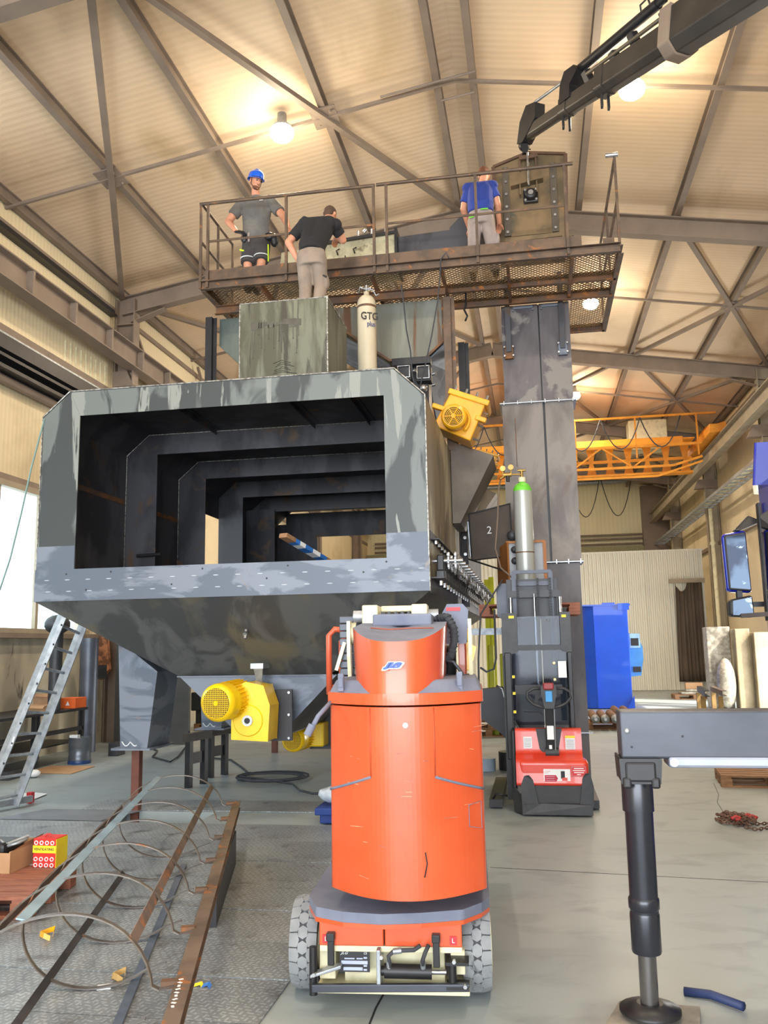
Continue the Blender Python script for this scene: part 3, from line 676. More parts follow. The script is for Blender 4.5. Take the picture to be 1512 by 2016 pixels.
for i in range(7): m.tube((X1 + .07, 12.08, 2.55 + i * .235), (X1 + .07, 12.10, 2.55 + i * .235), .024, 8)
m.build('flange_bolts', BRIGHT, fl)
for (y, xo, zt, zb, w) in ((10.9, .0, 4.28, 3.30, .55), (12.8, 0, 4.12, 3.45, .5)):      # side inlet chutes
    a = X1 + .01; m = MB().hexa([(a, y, zb), (a + .10, y, zb), (a + .10, y + .9, zb), (a, y + .9, zb), (a, y, zt + .10), (a + w, y, zt - .12), (a + w, y + .9, zt - .12), (a, y + .9, zt + .10)])
    m.build('inlet_chute', pm('chute_steel', L(88, 80, 72), L(108, 98, 88), 3, rough=.5, metal=.3) if y < 12 else STEELS, H)
# inspection door with a chalked 2
t2 = thing('inspection_door', (-.5, 11.2, 2.85), 'dark brown steel hinged door plate chalked with a 2, standing open beside the steel housing', 'door')
MB().hexa([(-.76, 11.22, 2.84), (-.23, 11.10, 2.87), (-.23, 11.14, 2.87), (-.76, 11.26, 2.84), (-.78, 11.22, 3.46), (-.24, 11.10, 3.56), (-.24, 11.14, 3.56), (-.78, 11.26, 3.46)]).build('door_plate', pm('dark_brown_steel', L(70, 62, 56), L(82, 72, 64), 3, rough=.55, metal=.2), t2, .004)
MB().path([(-.76, 11.21, 2.845), (-.23, 11.09, 2.875), (-.24, 11.09, 3.555), (-.78, 11.21, 3.455)], .012, 6, 0, True).build('rim', BLK, t2)
text('chalk_number', '2', .14, (-.52, 11.14, 3.22), WHITE, t2, (PI / 2, 0, -.22), thick=.0004)
MB().tube((-.80, 11.24, 3.36), (-.78, 11.24, 2.9), .018, 8).build('hinge', GALV, t2)
MB().bar((-.80, 11.2, 2.86), (-.20, 10.9, 2.62), .03, .02).build('stay_bar', BLK, t2)
# temporary prop under the front leg
m = MB().box(-4.49, -4.40, 9.26, 9.35, -.339, .665); tag(m.build('prop_post', pm('red_oxide_primer', L(112, 66, 52), L(92, 52, 42), 5, rough=.7)), 'thin red brown square post propping the nearest housing leg', 'post')
for x, y, lab in ((-1.62, 9.4, 'thin red brown post under the housing leg hidden behind the orange lift'), (-4.45, 14.55, 'short red brown post under the farthest left housing leg')):
    m = MB().box(x - .045, x + .045, y - .045, y + .045, 0, .665); tag(m.build('prop_post', MATS['red_oxide_primer']), lab, 'post')
# timber lying out of the opening
t = thing('marked_timber', (-2.35, 8.75, 2.61), 'short wooden batten with blue and white bands sticking up out of the housing opening', 'timber')
a = V((-2.16, 9.35, 2.645)); b = V((-2.50, 8.45, 2.90)); d = b - a
cols = [WOOD, pm('blue_tape', L(52, 116, 196), rough=.5), WHITE, MATS['blue_tape'], WOOD]
for (s0, s1, mt) in ((0, .25, cols[0]), (.25, .38, cols[1]), (.38, .52, cols[2]), (.52, .66, cols[1]), (.66, .76, cols[2]), (.76, .84, cols[1]), (.84, 1, cols[0])):
    MB().bar(a + d * s0, a + d * s1, .10, .045).build('batten' if mt == WOOD else ('blue_band' if mt == cols[1] else 'white_band'), mt, t)
# ------------------------------------------------------------------ gearmotors
def gearmotor(name, px_front, r, ln, ax, boxc, label, mat, square=True):
    c = V(px_front); ax = V(ax).normalized()
    t = thing(name, tuple(c), label, 'motor')
    m = MB().lathe([(r * .80, -.02), (r * .97, .0), (r, .04), (r, .16)], c, ax, 32); cw = m.build('fan_cover', mat, t)
    m = MB(); x, z = m.frame(ax)
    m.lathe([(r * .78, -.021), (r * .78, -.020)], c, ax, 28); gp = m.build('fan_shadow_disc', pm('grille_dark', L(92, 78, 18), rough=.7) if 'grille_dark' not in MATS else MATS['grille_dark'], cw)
    m = MB(); R = r * .76
    for i in range(-7, 8):
        o = R * i / 7.5; h = math.sqrt(max(R * R - o * o, 0))
        m.tube(c + x * o - z * h - ax * .024, c + x * o + z * h - ax * .024, r * .014, 5); m.tube(c + z * o - x * h - ax * .024, c + z * o + x * h - ax * .024, r * .014, 5)
    m.lathe([(r * .14, -.030), (r * .14, -.02)], c, ax, 12); m.build('grille', mat, cw)
    m = MB().lathe([(r * .90, .16), (r * .90, ln)], c, ax, 32)
    for k in range(28):
        a = 2 * PI * k / 28; dd = x * math.cos(a) + z * math.sin(a); m.bar(c + dd * r * .93 + ax * .17, c + dd * r * .93 + ax * (ln - .02), .008, .03, dd)
    m.build('motor_body', mat, t)
    return t
g1 = gearmotor('gear_motor', (-3.15, 8.34, 1.225), .19, .50, (.16, 1, .06), None, 'large yellow gear motor with a round grille hung on the front of the hopper', YEL)
m = MB(); pb = [(-3.10, .84), (-2.71, .82), (-2.69, 1.18), (-2.76, 1.38), (-2.95, 1.42), (-3.08, 1.36), (-3.10, 1.1)]
m.prism([(x, 8.62, z) for x, z in pb], (0, .32, 0)); m.build('gear_case', YEL, g1, .015)
m = MB().lathe([(.16, 0), (.15, -.012)], (-2.92, 8.62, 1.03), (0, 1, 0), 32); m.build('bearing_cover', YEL, g1)
m = MB().lathe([(.055, -.03), (.055, .02)], (-2.92, 8.62, 1.03), (0, 1, 0), 20).lathe([(.03, -.035), (.03, -.03)], (-2.92, 8.62, 1.03), (0, 1, 0), 12, 1); m.build('hollow_shaft', [BRIGHT, INK], g1)
m = MB().box(-3.05, -2.56, 8.98, 9.02, .79, 1.32); fp = m.build('mounting_plate', STEELD, g1)
m = MB()
for x in (-3.02, -2.81, -2.59):
    for z in (.82, 1.06, 1.29):
        if x == -2.81 and z == 1.06: continue
        m.tube((x, 8.98, z), (x, 8.96, z), .014, 6)
m.build('bolts', BRIGHT, fp)
g2 = gearmotor('gear_motor', (-3.04, 10.7, .62), .155, .42, (.14, 1, .02), None, 'smaller yellow gear motor low behind the orange lift', YEL)
m = MB().box(-2.98, -2.72, 11.0, 11.3, .50, .80); m.build('gear_case', YEL, g2, .02)
m = MB().box(-2.98, -2.50, 11.3, 11.34, .44, .86); m.build('mounting_plate', STEELD, g2)
# tilted yellow drive on the upper right of the housing
def side_drive(c, s, label, rot):
    t = thing('yellow_drive_unit', tuple(c), label, 'motor')
    M = Matrix.Rotation(rot, 3, 'Y'); c = V(c)
    def q(p): return c + M @ (V(p) * s)
    m = MB(); m.hexa([q(p) for p in ((-.26, -.1, -.22), (.24, -.1, -.26), (.24, .35, -.26), (-.26, .35, -.22), (-.20, -.1, .26), (.26, -.1, .26), (.26, .35, .26), (-.20, .35, .26))]); m.build('gear_case', YELO, t, .015)
    m = MB(); m.hexa([q(p) for p in ((-.23, -.13, .22), (.30, -.13, .22), (.30, .38, .22), (-.23, .38, .22), (-.23, -.13, .29), (.30, -.13, .29), (.30, .38, .29), (-.23, .38, .29))]); m.build('top_flange', YELO, t, .01)
    for a, b in (((-.36, -.08, .02), (-.18, -.08, .02)), ((.2, -.08, .04), (.34, -.08, .04))):
        m = MB().bar(q(a), q(b), .09 * s, .06 * s, M @ V((0, 0, 1))); m.build('lug', YELO, t, .01)
    m = MB()
    for x in (-.16, -.02, .12, .25): m.tube(q((x, -.09, .29)), q((x, -.09, .35)), .016 * s, 6)
    for z in (.15, -.02, -.2): m.tube(q((.25, 0, z)), q((.32, 0, z)), .016 * s, 6)
    m.build('bolts', BRIGHT, t)
    if s > .9:
        cc = q((-.02, -.34, -.08)); m = MB().lathe([(.13, 0), (.155, .02), (.155, .10), (.135, .11), (.135, .30)], cc, (0, 1, 0), 30); fc = m.build('motor_body', YELO, t)
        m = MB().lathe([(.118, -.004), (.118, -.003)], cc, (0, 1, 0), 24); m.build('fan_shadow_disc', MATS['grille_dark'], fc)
        m = MB()
        for rr in (.03, .05, .07, .09, .11): m.path([cc + V((rr * math.cos(a), -.01, rr * math.sin(a))) for a in [2 * PI * k / 24 for k in range(24)]], .005, 5, 0, True)
        for k in range(6): a = k * PI / 3; m.tube(cc + V((0, -.01, 0)), cc + V((.12 * math.cos(a), -.01, .12 * math.sin(a))), .006, 5)
        m.lathe([(.022, -.014), (.022, 0)], cc, (0, 1, 0), 12); m.build('grille', YELO, fc)
        m = MB().path([cc + V((.175 * math.cos(a), .2, .175 * math.sin(a))) for a in [-.9 + k * .2 for k in range(12)]], .02, 6); m.build('cowl', YELO, t)
    else:
        m = MB().bar(q((-.1, -.105, -.06)), q((.05, -.105, -.06)), .002, .09 * s, (0, 0, 1)); m.build('name_plate', pm('dark_blue_plate', L(40, 48, 90), rough=.4), t)
side_drive((-.80, 10.42, 4.56), 1.0, 'tilted orange yellow motor and gearbox on the upper right of the steel housing', math.radians(22))
side_drive((-.62, 12.4, 4.37), .62, 'smaller yellow drive box on the chute behind the tilted motor', math.radians(18))
# ------------------------------------------------------------------ tank on top with welded box
tk = thing('welded_box', (-2.6, 9.2, 4.55), 'square streaky steel box standing on top of the housing at its front', 'box')
MB().box(-3.08, -2.08, 8.72, 9.72, 4.551, 5.56).build('box_body', STEELG, tk)
m = MB()
for a, b in (((-3.08, 8.72, 5.56), (-2.08, 8.72, 5.56)), ((-2.08, 8.72, 4.56), (-2.08, 8.72, 5.56)), ((-3.08, 8.72, 4.56), (-3.08, 8.72, 5.56)), ((-2.08, 8.72, 5.56), (-2.08, 9.72, 5.56))):
    n = 14; a = V(a); b = V(b)
    for i in range(n):
        r = random.uniform(.005, .011); m.tube(a + (b - a) * (i / n), a + (b - a) * ((i + .95) / n), r, 6)
m.build('rough_weld', WELD, tk)
m = MB()
rr = random.Random(5)
for i in range(16):
    x = -2.95 + rr.random() * .55; z = 5.32 + rr.uniform(-.04, .04); l = rr.uniform(.12, .42)
    m.box(x, x + .008, 8.7165, 8.719, z - l, z); m.sphere((x + .004, 8.718, z - l), .008, 6, (1, .3, 1))
for i in range(9): m.box(-2.95 + i * .062, -2.87 + i * .062, 8.7165, 8.7192, 5.27 + rr.uniform(-.03, .02), 5.33 + rr.uniform(-.02, .02))
for i in range(7): m.path([(-2.70 + rr.uniform(0, .1), 8.7175, 4.72 + i * .02), (-2.6, 8.7175, 4.74 + i * .022), (-2.42 - rr.uniform(0, .1), 8.7175, 4.71 + i * .021)], .003, 4)
m.build('paint_runs', pm('dark_runs', L(62, 60, 52), L(78, 76, 64), 9, rough=.5), tk)
# intake hopper behind, under the platform
m = MB()
hp = thing('intake_hopper', (-2.6, 11.5, 5.5), 'wide streaked steel hopper hanging under the platform above the housing', 'hopper')
F1 = [(-4.22, 6.40), (-4.22, 6.0), (-3.93, 5.73), (-3.45, 5.73), (-2.75, 6.30), (-2.37, 6.05), (-1.78, 5.60), (-1.30, 5.59), (-1.04, 5.82), (-1.04, 6.42)]
MB().prism([(x, 11.1, z) for x, z in F1[:5] + [(-2.7, 6.4)]], (0, .7, 0)).build('left_hopper', pm('green_grey_steel', L(72, 86, 84), L(104, 112, 106), 1.6, .44, .6, (1, 1, .4), .45, .3), hp)
MB().prism([(x, 11.1, z) for x, z in [(-2.72, 6.42), (-2.72, 6.28)] + F1[5:]], (0, .7, 0)).build('right_hopper', pm('rust_streaked_steel', L(134, 138, 128), L(108, 108, 98), 1.5, .44, .6, (1.4, 1, .25), .5, .2, L(98, 70, 48), 2.6, .56, .63, (2.2, 1, .25), dist=.5), hp)
m = MB()
for a, b in zip([(-2.72, 6.28)] + F1[5:], F1[5:]): m.bar((a[0], 11.09, a[1]), (b[0], 11.09, b[1]), .02, .03)
m.bar((-1.04, 11.08, 5.8), (-1.04, 11.08, 6.42), .02, .03); m.build('rusty_rim', RUST, hp)
MB().hexa([(-2.72, 11.12, 6.24), (-1.78, 11.12, 5.55), (-1.78, 11.9, 5.35), (-2.72, 11.9, 6.0), (-2.72, 11.14, 6.25), (-1.78, 11.14, 5.56), (-1.78, 11.92, 5.36), (-2.72, 11.92, 6.01)]).build('rear_slope', STEELB, hp)
MB().hexa([(-1.30, 11.15, 5.56), (-1.04, 11.15, 5.80), (-1.04, 12.3, 5.75), (-1.30, 12.3, 5.0), (-1.28, 11.16, 5.56), (-1.02, 11.16, 5.80), (-1.02, 12.31, 5.75), (-1.28, 12.31, 5.0)]).build('side_slope', STEELB, hp)
vb = thing('slide_valve', (-1.45, 11.0, 4.56), 'dark valve block with bolts under the right intake hopper', 'valve')
MB().box(-1.72, -1.20, 10.90, 11.09, 5.46, 5.56).box(-1.66, -1.46, 10.9, 11.1, 5.25, 5.46).box(-1.40, -1.20, 10.9, 11.1, 5.22, 5.44).box(-1.60, -1.25, 11.05, 11.4, 4.56, 5.5).build('valve_body', BLK, vb, .008)
m = MB().path([(-1.38, 10.88, 5.25), (-1.22, 10.88, 5.25), (-1.22, 10.88, 5.42), (-1.38, 10.88, 5.42)], .012, 6, 0, True).path([(-1.64, 10.88, 5.28), (-1.48, 10.88, 5.28), (-1.48, 10.88, 5.44), (-1.64, 10.88, 5.44)], .012, 6, 0, True)
for x, z in ((-1.18, 5.3), (-1.18, 5.15), (-1.45, 5.36), (-1.45, 5.12), (-1.68, 5.1)): m.tube((x, 10.9, z), (x + .05, 10.86, z), .022, 8)
m.build('valve_bolts', BRIGHT, vb)
MB().sphere((-1.30, 10.9, 5.12), .055, 14).build('valve_ball', BRIGHT, vb)
# support frame columns
for (x, y, z0, z1, lab) in ((-.92, 10.95, 4.26, 6.36, 'brown steel channel post under the platform, nearest the tilted yellow motor'), (-.80, 11.75, 4.2, 6.0, 'darker steel post just behind the channel post under the platform'), (-4.26, 10.95, 4.56, 6.36, 'black steel post under the left end of the platform')):
    m = MB().channel((x, y, z0), (x, y, z1), .12, .09, .01, 1, (0, 1, 0)).box(x - .055, x + .055, y - .005, y + .005, z0, z1)
    tag(m.build('platform_post', RUSTB if x == -.92 else BLK), lab, 'post')
# ------------------------------------------------------------------ elevator shaft
T = thing('elevator_shaft', (.2, 12.1, 0), 'tall grey steel elevator shaft rising from the floor to the platform', 'shaft')
YT = 11.9
MB().box(-.27, .245, YT, YT + .45, 5.11, 6.56).box(.265, .685, YT, YT + .45, 5.11, 6.56).build('upper_section', pm('upper_tower_steel', L(72, 66, 70), L(98, 92, 94), 1.2, .42, .58, (1, 1, .5), .48, .12, L(124, 118, 114), 1.6, .535, .575, dist=1.4), T)
MB().box(-.31, .255, YT - .01, YT + .46, 2.86, 5.10).box(.285, .675, YT - .01, YT + .46, 2.86, 5.10).build('middle_section', STEELT, T)
MB().box(.10, .65, YT - .01, YT + .5, 0, 2.83).box(-.32, .08, YT, YT + .5, 0, 2.83).build('lower_section', STEELD if False else pm('lower_tower_steel', L(74, 70, 74), L(102, 98, 100), 2.2, .42, .58, (1, 1, .4), .5, .1), T)
MB().box(.245, .285, YT + .03, YT + .4, 2.86, 6.56).build('centre_gap', BLK, T)
m = MB().box(-.34, .72, YT - .06, YT + .48, 5.098, 5.112); m.build('joint_flange', GALV, T)
m = MB().box(-.10, .70, YT - .06, YT + .48, 2.838, 2.852).box(.0, .70, YT - .06, YT - .0, .58, .595); m.build('joint_flange', GALV, T)
m = MB()
for i in range(6): m.tube((-.28 + i * .19, YT - .045, 5.085), (-.28 + i * .19, YT - .045, 5.14), .012, 6)
for i in range(5): m.tube((.02 + i * .16, YT - .045, 2.82), (.02 + i * .16, YT - .045, 2.88), .012, 6)
m.build('flange_bolts', BRIGHT, T)
for x in (-.18, .57):                                   # strap brackets to the platform
    m = MB().box(x - .035, x + .035, YT - .09, YT - .03, 5.85, 6.98); st = m.build('strap', STEELD, T)
    m = MB().box(x - .06, x + .06, YT - .06, YT, 5.76, 5.95); m.build('strap_foot', RUST if x < 0 else STEELB, st)
    m = MB()
    for dx in (-.06, .06):
        for z in (5.79, 5.92, 6.9, 6.98): m.tube((x + dx, YT - .07, z), (x + dx, YT - .11, z), .014, 6)
    m.build('strap_bolts', BRIGHT, st)
for xa, xb in ((-.10, .18), (.30, .60)):
    m = MB().box(xa, xb, YT - .03, YT, 6.50, 6.54)
    for x in (xa, xb): m.tube((x, YT - .02, 6.47), (x, YT - .05, 6.47), .012, 6)
    m.build('top_cleat', STEELB, T)
m = MB().box(-.14, -.13, YT - .015, YT, 4.2, 4.9); m.build('stain_mark', RUST, T)
# elevator head cover held by the boom
hc = thing('elevator_head_cover', (.2, 11.5, 6.9), 'brownish steel elevator head box with bolted strips and black bearing, under the crane boom', 'machine')
A = V((0, 0, 0))
YH = 11.5
pl = [(-.25, 7.22), (.68, 7.22), (.73, 8.58), (.2, 8.66), (-.29, 8.50)]
MB().prism([(x, YH, z) for x, z in pl], (0, .55, 0)).build('cover_body', BRASSY, hc)
m = MB()
for a, b in zip(pl, pl[1:] + pl[:1]): m.bar((a[0], YH - .01, a[1]), (b[0], YH - .01, b[1]), .05, .035)
m.build('rim', pm('dark_brown_edge', L(84, 62, 48), L(102, 76, 58), 5, rough=.6, metal=.2), hc)
MB().box(-.08, .50, YH - .015, YH, 7.42, 8.42).build('access_plate', pm('tinted_plate', L(134, 112, 82), L(104, 88, 66), 2.2, .4, .6, rough=.35, metal=.25, spots=L(70, 78, 70), ssc=2.2, slo=.56, shi=.68), hc)
for x in (-.12, .54):
    s_ = MB().box(x - .045, x + .045, YH - .04, YH, 7.42, 8.46).build('bolted_strip', pm('dark_tinted_strip', L(72, 64, 54), L(90, 80, 66), 5, rough=.5) if 'dark_tinted_strip' not in MATS else MATS['dark_tinted_strip'], hc)
    m = MB()
    for i in range(6): m.tube((x, YH - .04, 7.47 + i * .19), (x, YH - .065, 7.47 + i * .19), .02, 8)
    m.build('strip_bolts', BRIGHT, s_)
MB().box(-.17, .62, YH - .05, YH, 7.30, 7.37).bar((-.17, YH - .06, 7.34), (.62, YH - .06, 7.36), .03, .06).build('bottom_ledge', BRASSY, hc)
MB().prism([(-.05, YH, 8.12), (.40, YH, 8.18), (.40, YH - .12, 8.20), (-.05, YH - .12, 8.12)], (0, 0, .012)).box(.07, .085, YH - .12, YH, 7.98, 8.14).box(.30, .315, YH - .12, YH, 8.0, 8.17).build('lifting_ledge', BRASSY, hc)
MB().box(.08, .10, YH - .1, YH, 8.38, 8.56).box(.30, .32, YH - .1, YH, 8.40, 8.58).bar((.08, YH - .1, 8.54), (.34, YH - .1, 8.56), .02, .06).build('lifting_lug', MATS['dark_brown_edge'], hc)
b_ = MB().box(.12, .32, YH - .08, YH, 7.88, 8.08).lathe([(.09, 0), (.075, -.06), (.04, -.07)], (.22, YH - .08, 7.98), (0, 1, 0), 24).build('bearing_housing', BLK, hc, .012)
m = MB().lathe([(.036, -.085), (.036, 0)], (.22, YH - .08, 7.98), (0, 1, 0), 16)
for dx in (-.075, .075):
    for dz in (-.075, .075): m.tube((.22 + dx, YH - .08, 7.98 + dz), (.22 + dx, YH - .10, 7.98 + dz), .018, 8)
m.build('shaft_end', BRIGHT, b_)
MB().tube((.20, YH - .12, 8.10), (.20, YH - .12, 8.60), .016, 10).build('threaded_rod', BRIGHT, hc)
# ------------------------------------------------------------------ platform with railing
PF, DK = 10.40, 6.62
Pm = thing('work_platform', (-1.5, 11, DK), 'rusty steel work platform with mesh floor and pipe railing, above the housing', 'platform')
def mesh_patch(xa, xb, ya, yb, z, s=.075):
    m = MB(); ang = s
    y = 0; W = xb - xa; D = yb - ya
    k = -D
    while k < W:
        for sg in (1, -1):
            # diagonal line from (k,0) to (k+D, D), clipped
            s0 = max(0, -k); s1 = min(D, W - k)
            if s1 > s0 + .001:
                if sg > 0: p = (xa + k + s0, ya + s0, z); q = (xa + k + s1, ya + s1, z)
                else: p = (xb - k - s0, ya + s0, z); q = (xb - k - s1, ya + s1, z)
                m.bar(p, q, .007, .008)
        k += ang
    return m
for (xa, xb, ya, yb) in ((-4.2, -2.75, 10.42, 10.95), (-2.75, -.95, 10.42, 10.95), (-4.2, -1.0, 10.95, 11.7), (-.95, 1.25, 10.42, 11.85)):
    mesh_patch(xa, xb, ya, yb, DK - .02, .07).build('floor_mesh', MESHM, Pm)
mesh_patch(.72, 1.22, 11.85, 13.1, DK - .02, .07).build('floor_mesh', MESHM, Pm)
for (a, b) in (((-4.22, PF, DK - .03), (1.26, PF, DK - .03)), ((-4.22, 10.95, DK - .16), (-.98, 10.95, DK - .16)), ((-.98, 11.2, DK - .04), (1.27, 11.2, DK - .04)), ((-.98, 11.72, DK - .06), (1.27, 11.72, DK - .06)), ((1.24, PF, DK - .04), (1.24, 13.15, DK - .04)), ((.70, 13.12, DK - .04), (1.27, 13.12, DK - .04)), ((-4.22, PF, DK - .04), (-4.22, 11.6, DK - .04))):
    MB().channel(a, b, .12, .06, .008, 1).build('floor_beam', RUST if abs(a[1] - PF) > .01 else RUSTB, Pm)
for x in (-3.4, -2.75, -1.9, -.98, -.13, .68): MB().box(x - .02, x + .02, PF, 11.7, DK - .10, DK - .03).build('cross_beam', RUST, Pm)
MB().box(-4.18, .80, PF + .01, PF + .022, DK + .06, DK + .20).build('toe_board', RUSTB, Pm)
zt = 7.775
def post(px_, z1=zt, dy=0): MB().bar((px_, PF - .02 + dy, DK - .06), (px_, PF - .02 + dy, z1), .034, .034, (0, 1, 0)).build('railing_post', RUSTB, Pm)
for x in (-4.23, -4.13, -3.03, -1.84, -1.67, -.50, .63): post(x)
MB().tube((-4.25, PF - .02, zt), (-1.82, PF - .02, zt), .024, 10).build('top_rail', RUSTB, Pm)
MB().tube((-1.80, PF - .02, zt + .005), (.74, PF - .02, zt + .005), .024, 10).build('top_rail', RUSTB, Pm)
zm = 7.22
MB().bar((-4.13, PF - .02, zm), (-1.84, PF - .02, zm), .012, .03).build('middle_rail', RUSTB, Pm)
MB().bar((-1.67, PF - .02, zm), (.63, PF - .02, zm), .012, .03).build('middle_rail', RUSTB, Pm)
for a, b in (((-4.22, PF, zt), (-4.22, 11.6, zt)), ((-4.22, PF, zm), (-4.22, 11.6, zm)), ((-4.22, 11.0, DK), (-4.22, 11.0, zt)), ((-4.22, 11.6, DK), (-4.22, 11.6, zt))):
    MB().tube(a, b, .02, 8).build('end_rail', RUSTB, Pm)
for a, b in (((1.26, PF, zt + .02), (1.26, 13.0, zt + .02)), ((1.26, PF, DK), (1.26, PF, zt + .02)), ((1.26, PF, zm), (1.26, 13.0, zm)), ((1.26, 13.0, DK), (1.26, 13.0, zt)), ((1.26, 11.7, DK), (1.26, 11.7, zt + .02))):
    MB().bar(a, b, .032, .032).build('end_rail', RUSTB, Pm)
MB().tube((1.15, PF - .02, zt + .06), (1.30, PF - .02, zt + .06), .03, 10).build('rail_sleeve', BRIGHT, Pm)
MB().box(1.08, 1.22, 10.6, 10.62, DK, DK + .22).build('gusset_plate', RUSTB, Pm)
# conveyor trough standing on the platform
tr = thing('conveyor_trough', (-1.9, 11.5, 7.0), 'bright galvanised and dark steel conveyor trough lying behind the platform railing', 'trough')
MB().hexa([(-3.45, 11.4, 6.98), (-1.72, 11.4, 7.10), (-1.72, 11.9, 7.10), (-3.45, 11.9, 6.98), (-3.40, 11.4, 7.47), (-1.70, 11.4, 7.58), (-1.70, 11.9, 7.58), (-3.4, 11.9, 7.47)]).build('galvanised_section', pm('pale_galvanised', L(196, 190, 160), L(170, 164, 136), 5, .45, .6, rough=.5, metal=.2, spots=L(120, 112, 90), ssc=6, slo=.62, shi=.7), tr)
MB().hexa([(-1.68, 11.45, 7.18), (-.3, 11.45, 7.24), (-.3, 11.9, 7.24), (-1.68, 11.9, 7.18), (-1.68, 11.45, 7.56), (-.3, 11.45, 7.62), (-.3, 11.9, 7.62), (-1.68, 11.9, 7.56)]).build('dark_section', STEELD, tr)
MB().box(-1.72, -1.68, 11.35, 11.95, 7.10, 7.66).bar((-3.0, 11.37, 7.52), (-1.7, 11.37, 7.60), .04, .04).build('flange', BLK, tr)
m = MB()
for x in (-2.95, -2.75, -2.5, -2.25, -2.05, -1.85): m.tube((x, 11.36, 7.54 + (x + 3) * .06), (x, 11.36, 7.62 + (x + 3) * .06), .014, 6)
m.tube((-2.16, 11.34, 7.62), (-2.12, 11.34, 7.66), .03, 10)
m.build('bolts', BRIGHT, tr)
m = MB()
for x in (-2.55, -2.30): m.path([(x, 11.38, 7.34), (x - .02, 11.36, 7.40), (x + .03, 11.36, 7.42)], .01, 6)
m.box(-2.45, -2.44, 11.37, 11.40, 7.06, 7.32); m.build('bolt_hooks', BLK, tr)
MB().prism([(-.95, 11.6, 7.24), (-.55, 11.6, 7.24), (-.55, 11.6, 8.15), (-.70, 11.6, 7.95), (-.95, 11.6, 7.7)], (0, .3, 0)).build('feed_hood', STEELD, tr)
# cables hanging off the platform
tag(MB().path([atY(a, b, 10.33) for a, b in ((885, 510), (878, 497), (868, 510), (866, 545), (862, 590), (850, 660), (838, 715), (826, 765))], .009, 6).build('hanging_cable', RUBBER), 'thin dark cable looped over the platform edge and hanging past the intake hopper', 'cable')
tag(MB().path([atY(a, b, 10.45) for a, b in ((790, 560), (795, 600), (800, 650), (808, 690), (812, 740), (818, 765))], .009, 6).build('hanging_cable', RUBBER), 'thin black cable hanging straight down beside the cream gas cylinder', 'cable')
tag(MB().path([atY(a, b, 11.2) for a, b in ((917, 576), (917, 602), (914, 610), (920, 622), (916, 632))], .014, 6).build('hanging_rope', BLK), 'short frayed dark rope end hanging under the platform', 'rope')
tag(MB().path([atY(a, b, 8.1) for a, b in ((88, 824), (78, 860), (62, 920), (42, 1010), (20, 1100), (0, 1160), (-30, 1220), (-60, 1320), (-90, 1500), (-105, 1600))] + [V((-7.4, 8.1, .02))], .009, 6).build('hanging_cable', pm('pale_green_cable', L(110, 140, 136), rough=.6)), 'thin pale green cable slanting down from the left edge of the housing past the window', 'cable')
# ------------------------------------------------------------------ gas cylinders
def gas_cylinder(name, c, r, h, body, shoulder, label):
    c = V(c); t = thing(name, tuple(c), label, 'gas cylinder')
    MB().lathe([(r * .9, 0), (r, .03), (r, h * .86)], c, (0, 0, 1), 32).build('cylinder_body', body, t)
    pr = [(r, h * .86)] + [(r * math.cos(a) * 1 + 0, h * .86 + r * 1.05 * math.sin(a)) for a in [k * PI / 2 / 8 for k in range(1, 7)]]
    MB().lathe(pr + [(.035, h * .86 + r * 1.04), (.035, h * .86 + r * 1.04 + .04)], c, (0, 0, 1), 32).build('shoulder', shoulder, t)
    zt_ = c.z + h * .86 + r * 1.04 + .04
    return t, zt_
gt, zc = gas_cylinder('gas_cylinder', (-1.90, 10.1, 4.551), .118, 1.70, CYLW, CYLW, 'cream gas cylinder lettered GTG plus standing on the housing under the platform')
zc = zc
MB().tube((-1.90, 10.1, zc), (-1.90, 10.1, zc + .09), .016, 10).tube((-1.96, 10.1, zc + .05), (-1.84, 10.1, zc + .05), .010, 8).build('valve', BRIGHT, gt)
text('lettering', 'GTG', .135, (-1.845, 10.1 - .106, 5.81), INK, gt, (PI / 2, 0, .45), wrap=0, sx=.8, bold=.002)
text('lettering', 'plus', .09, (-1.825, 10.1 - .10, 5.71), pm('blue_print', L(70, 84, 130), rough=.6), gt, (PI / 2, 0, .6), sx=.8, bold=.001)
MB().path([(-1.99, 10.06, zc - .02), (-1.96, 10.0, zc + .03), (-1.88, 9.98, zc - .02), (-1.80, 10.0, zc - .02), (-1.76, 10.0, zc - .10), (-1.72, 10.0, zc - .08)], .009, 6).build('wire_hook', GALV, gt)
MB().lathe([(.1185, 1.40), (.1185, 1.43)], (-1.90, 10.1, 4.551), (0, 0, 1), 32).build('stamp_ring', RUST, gt)
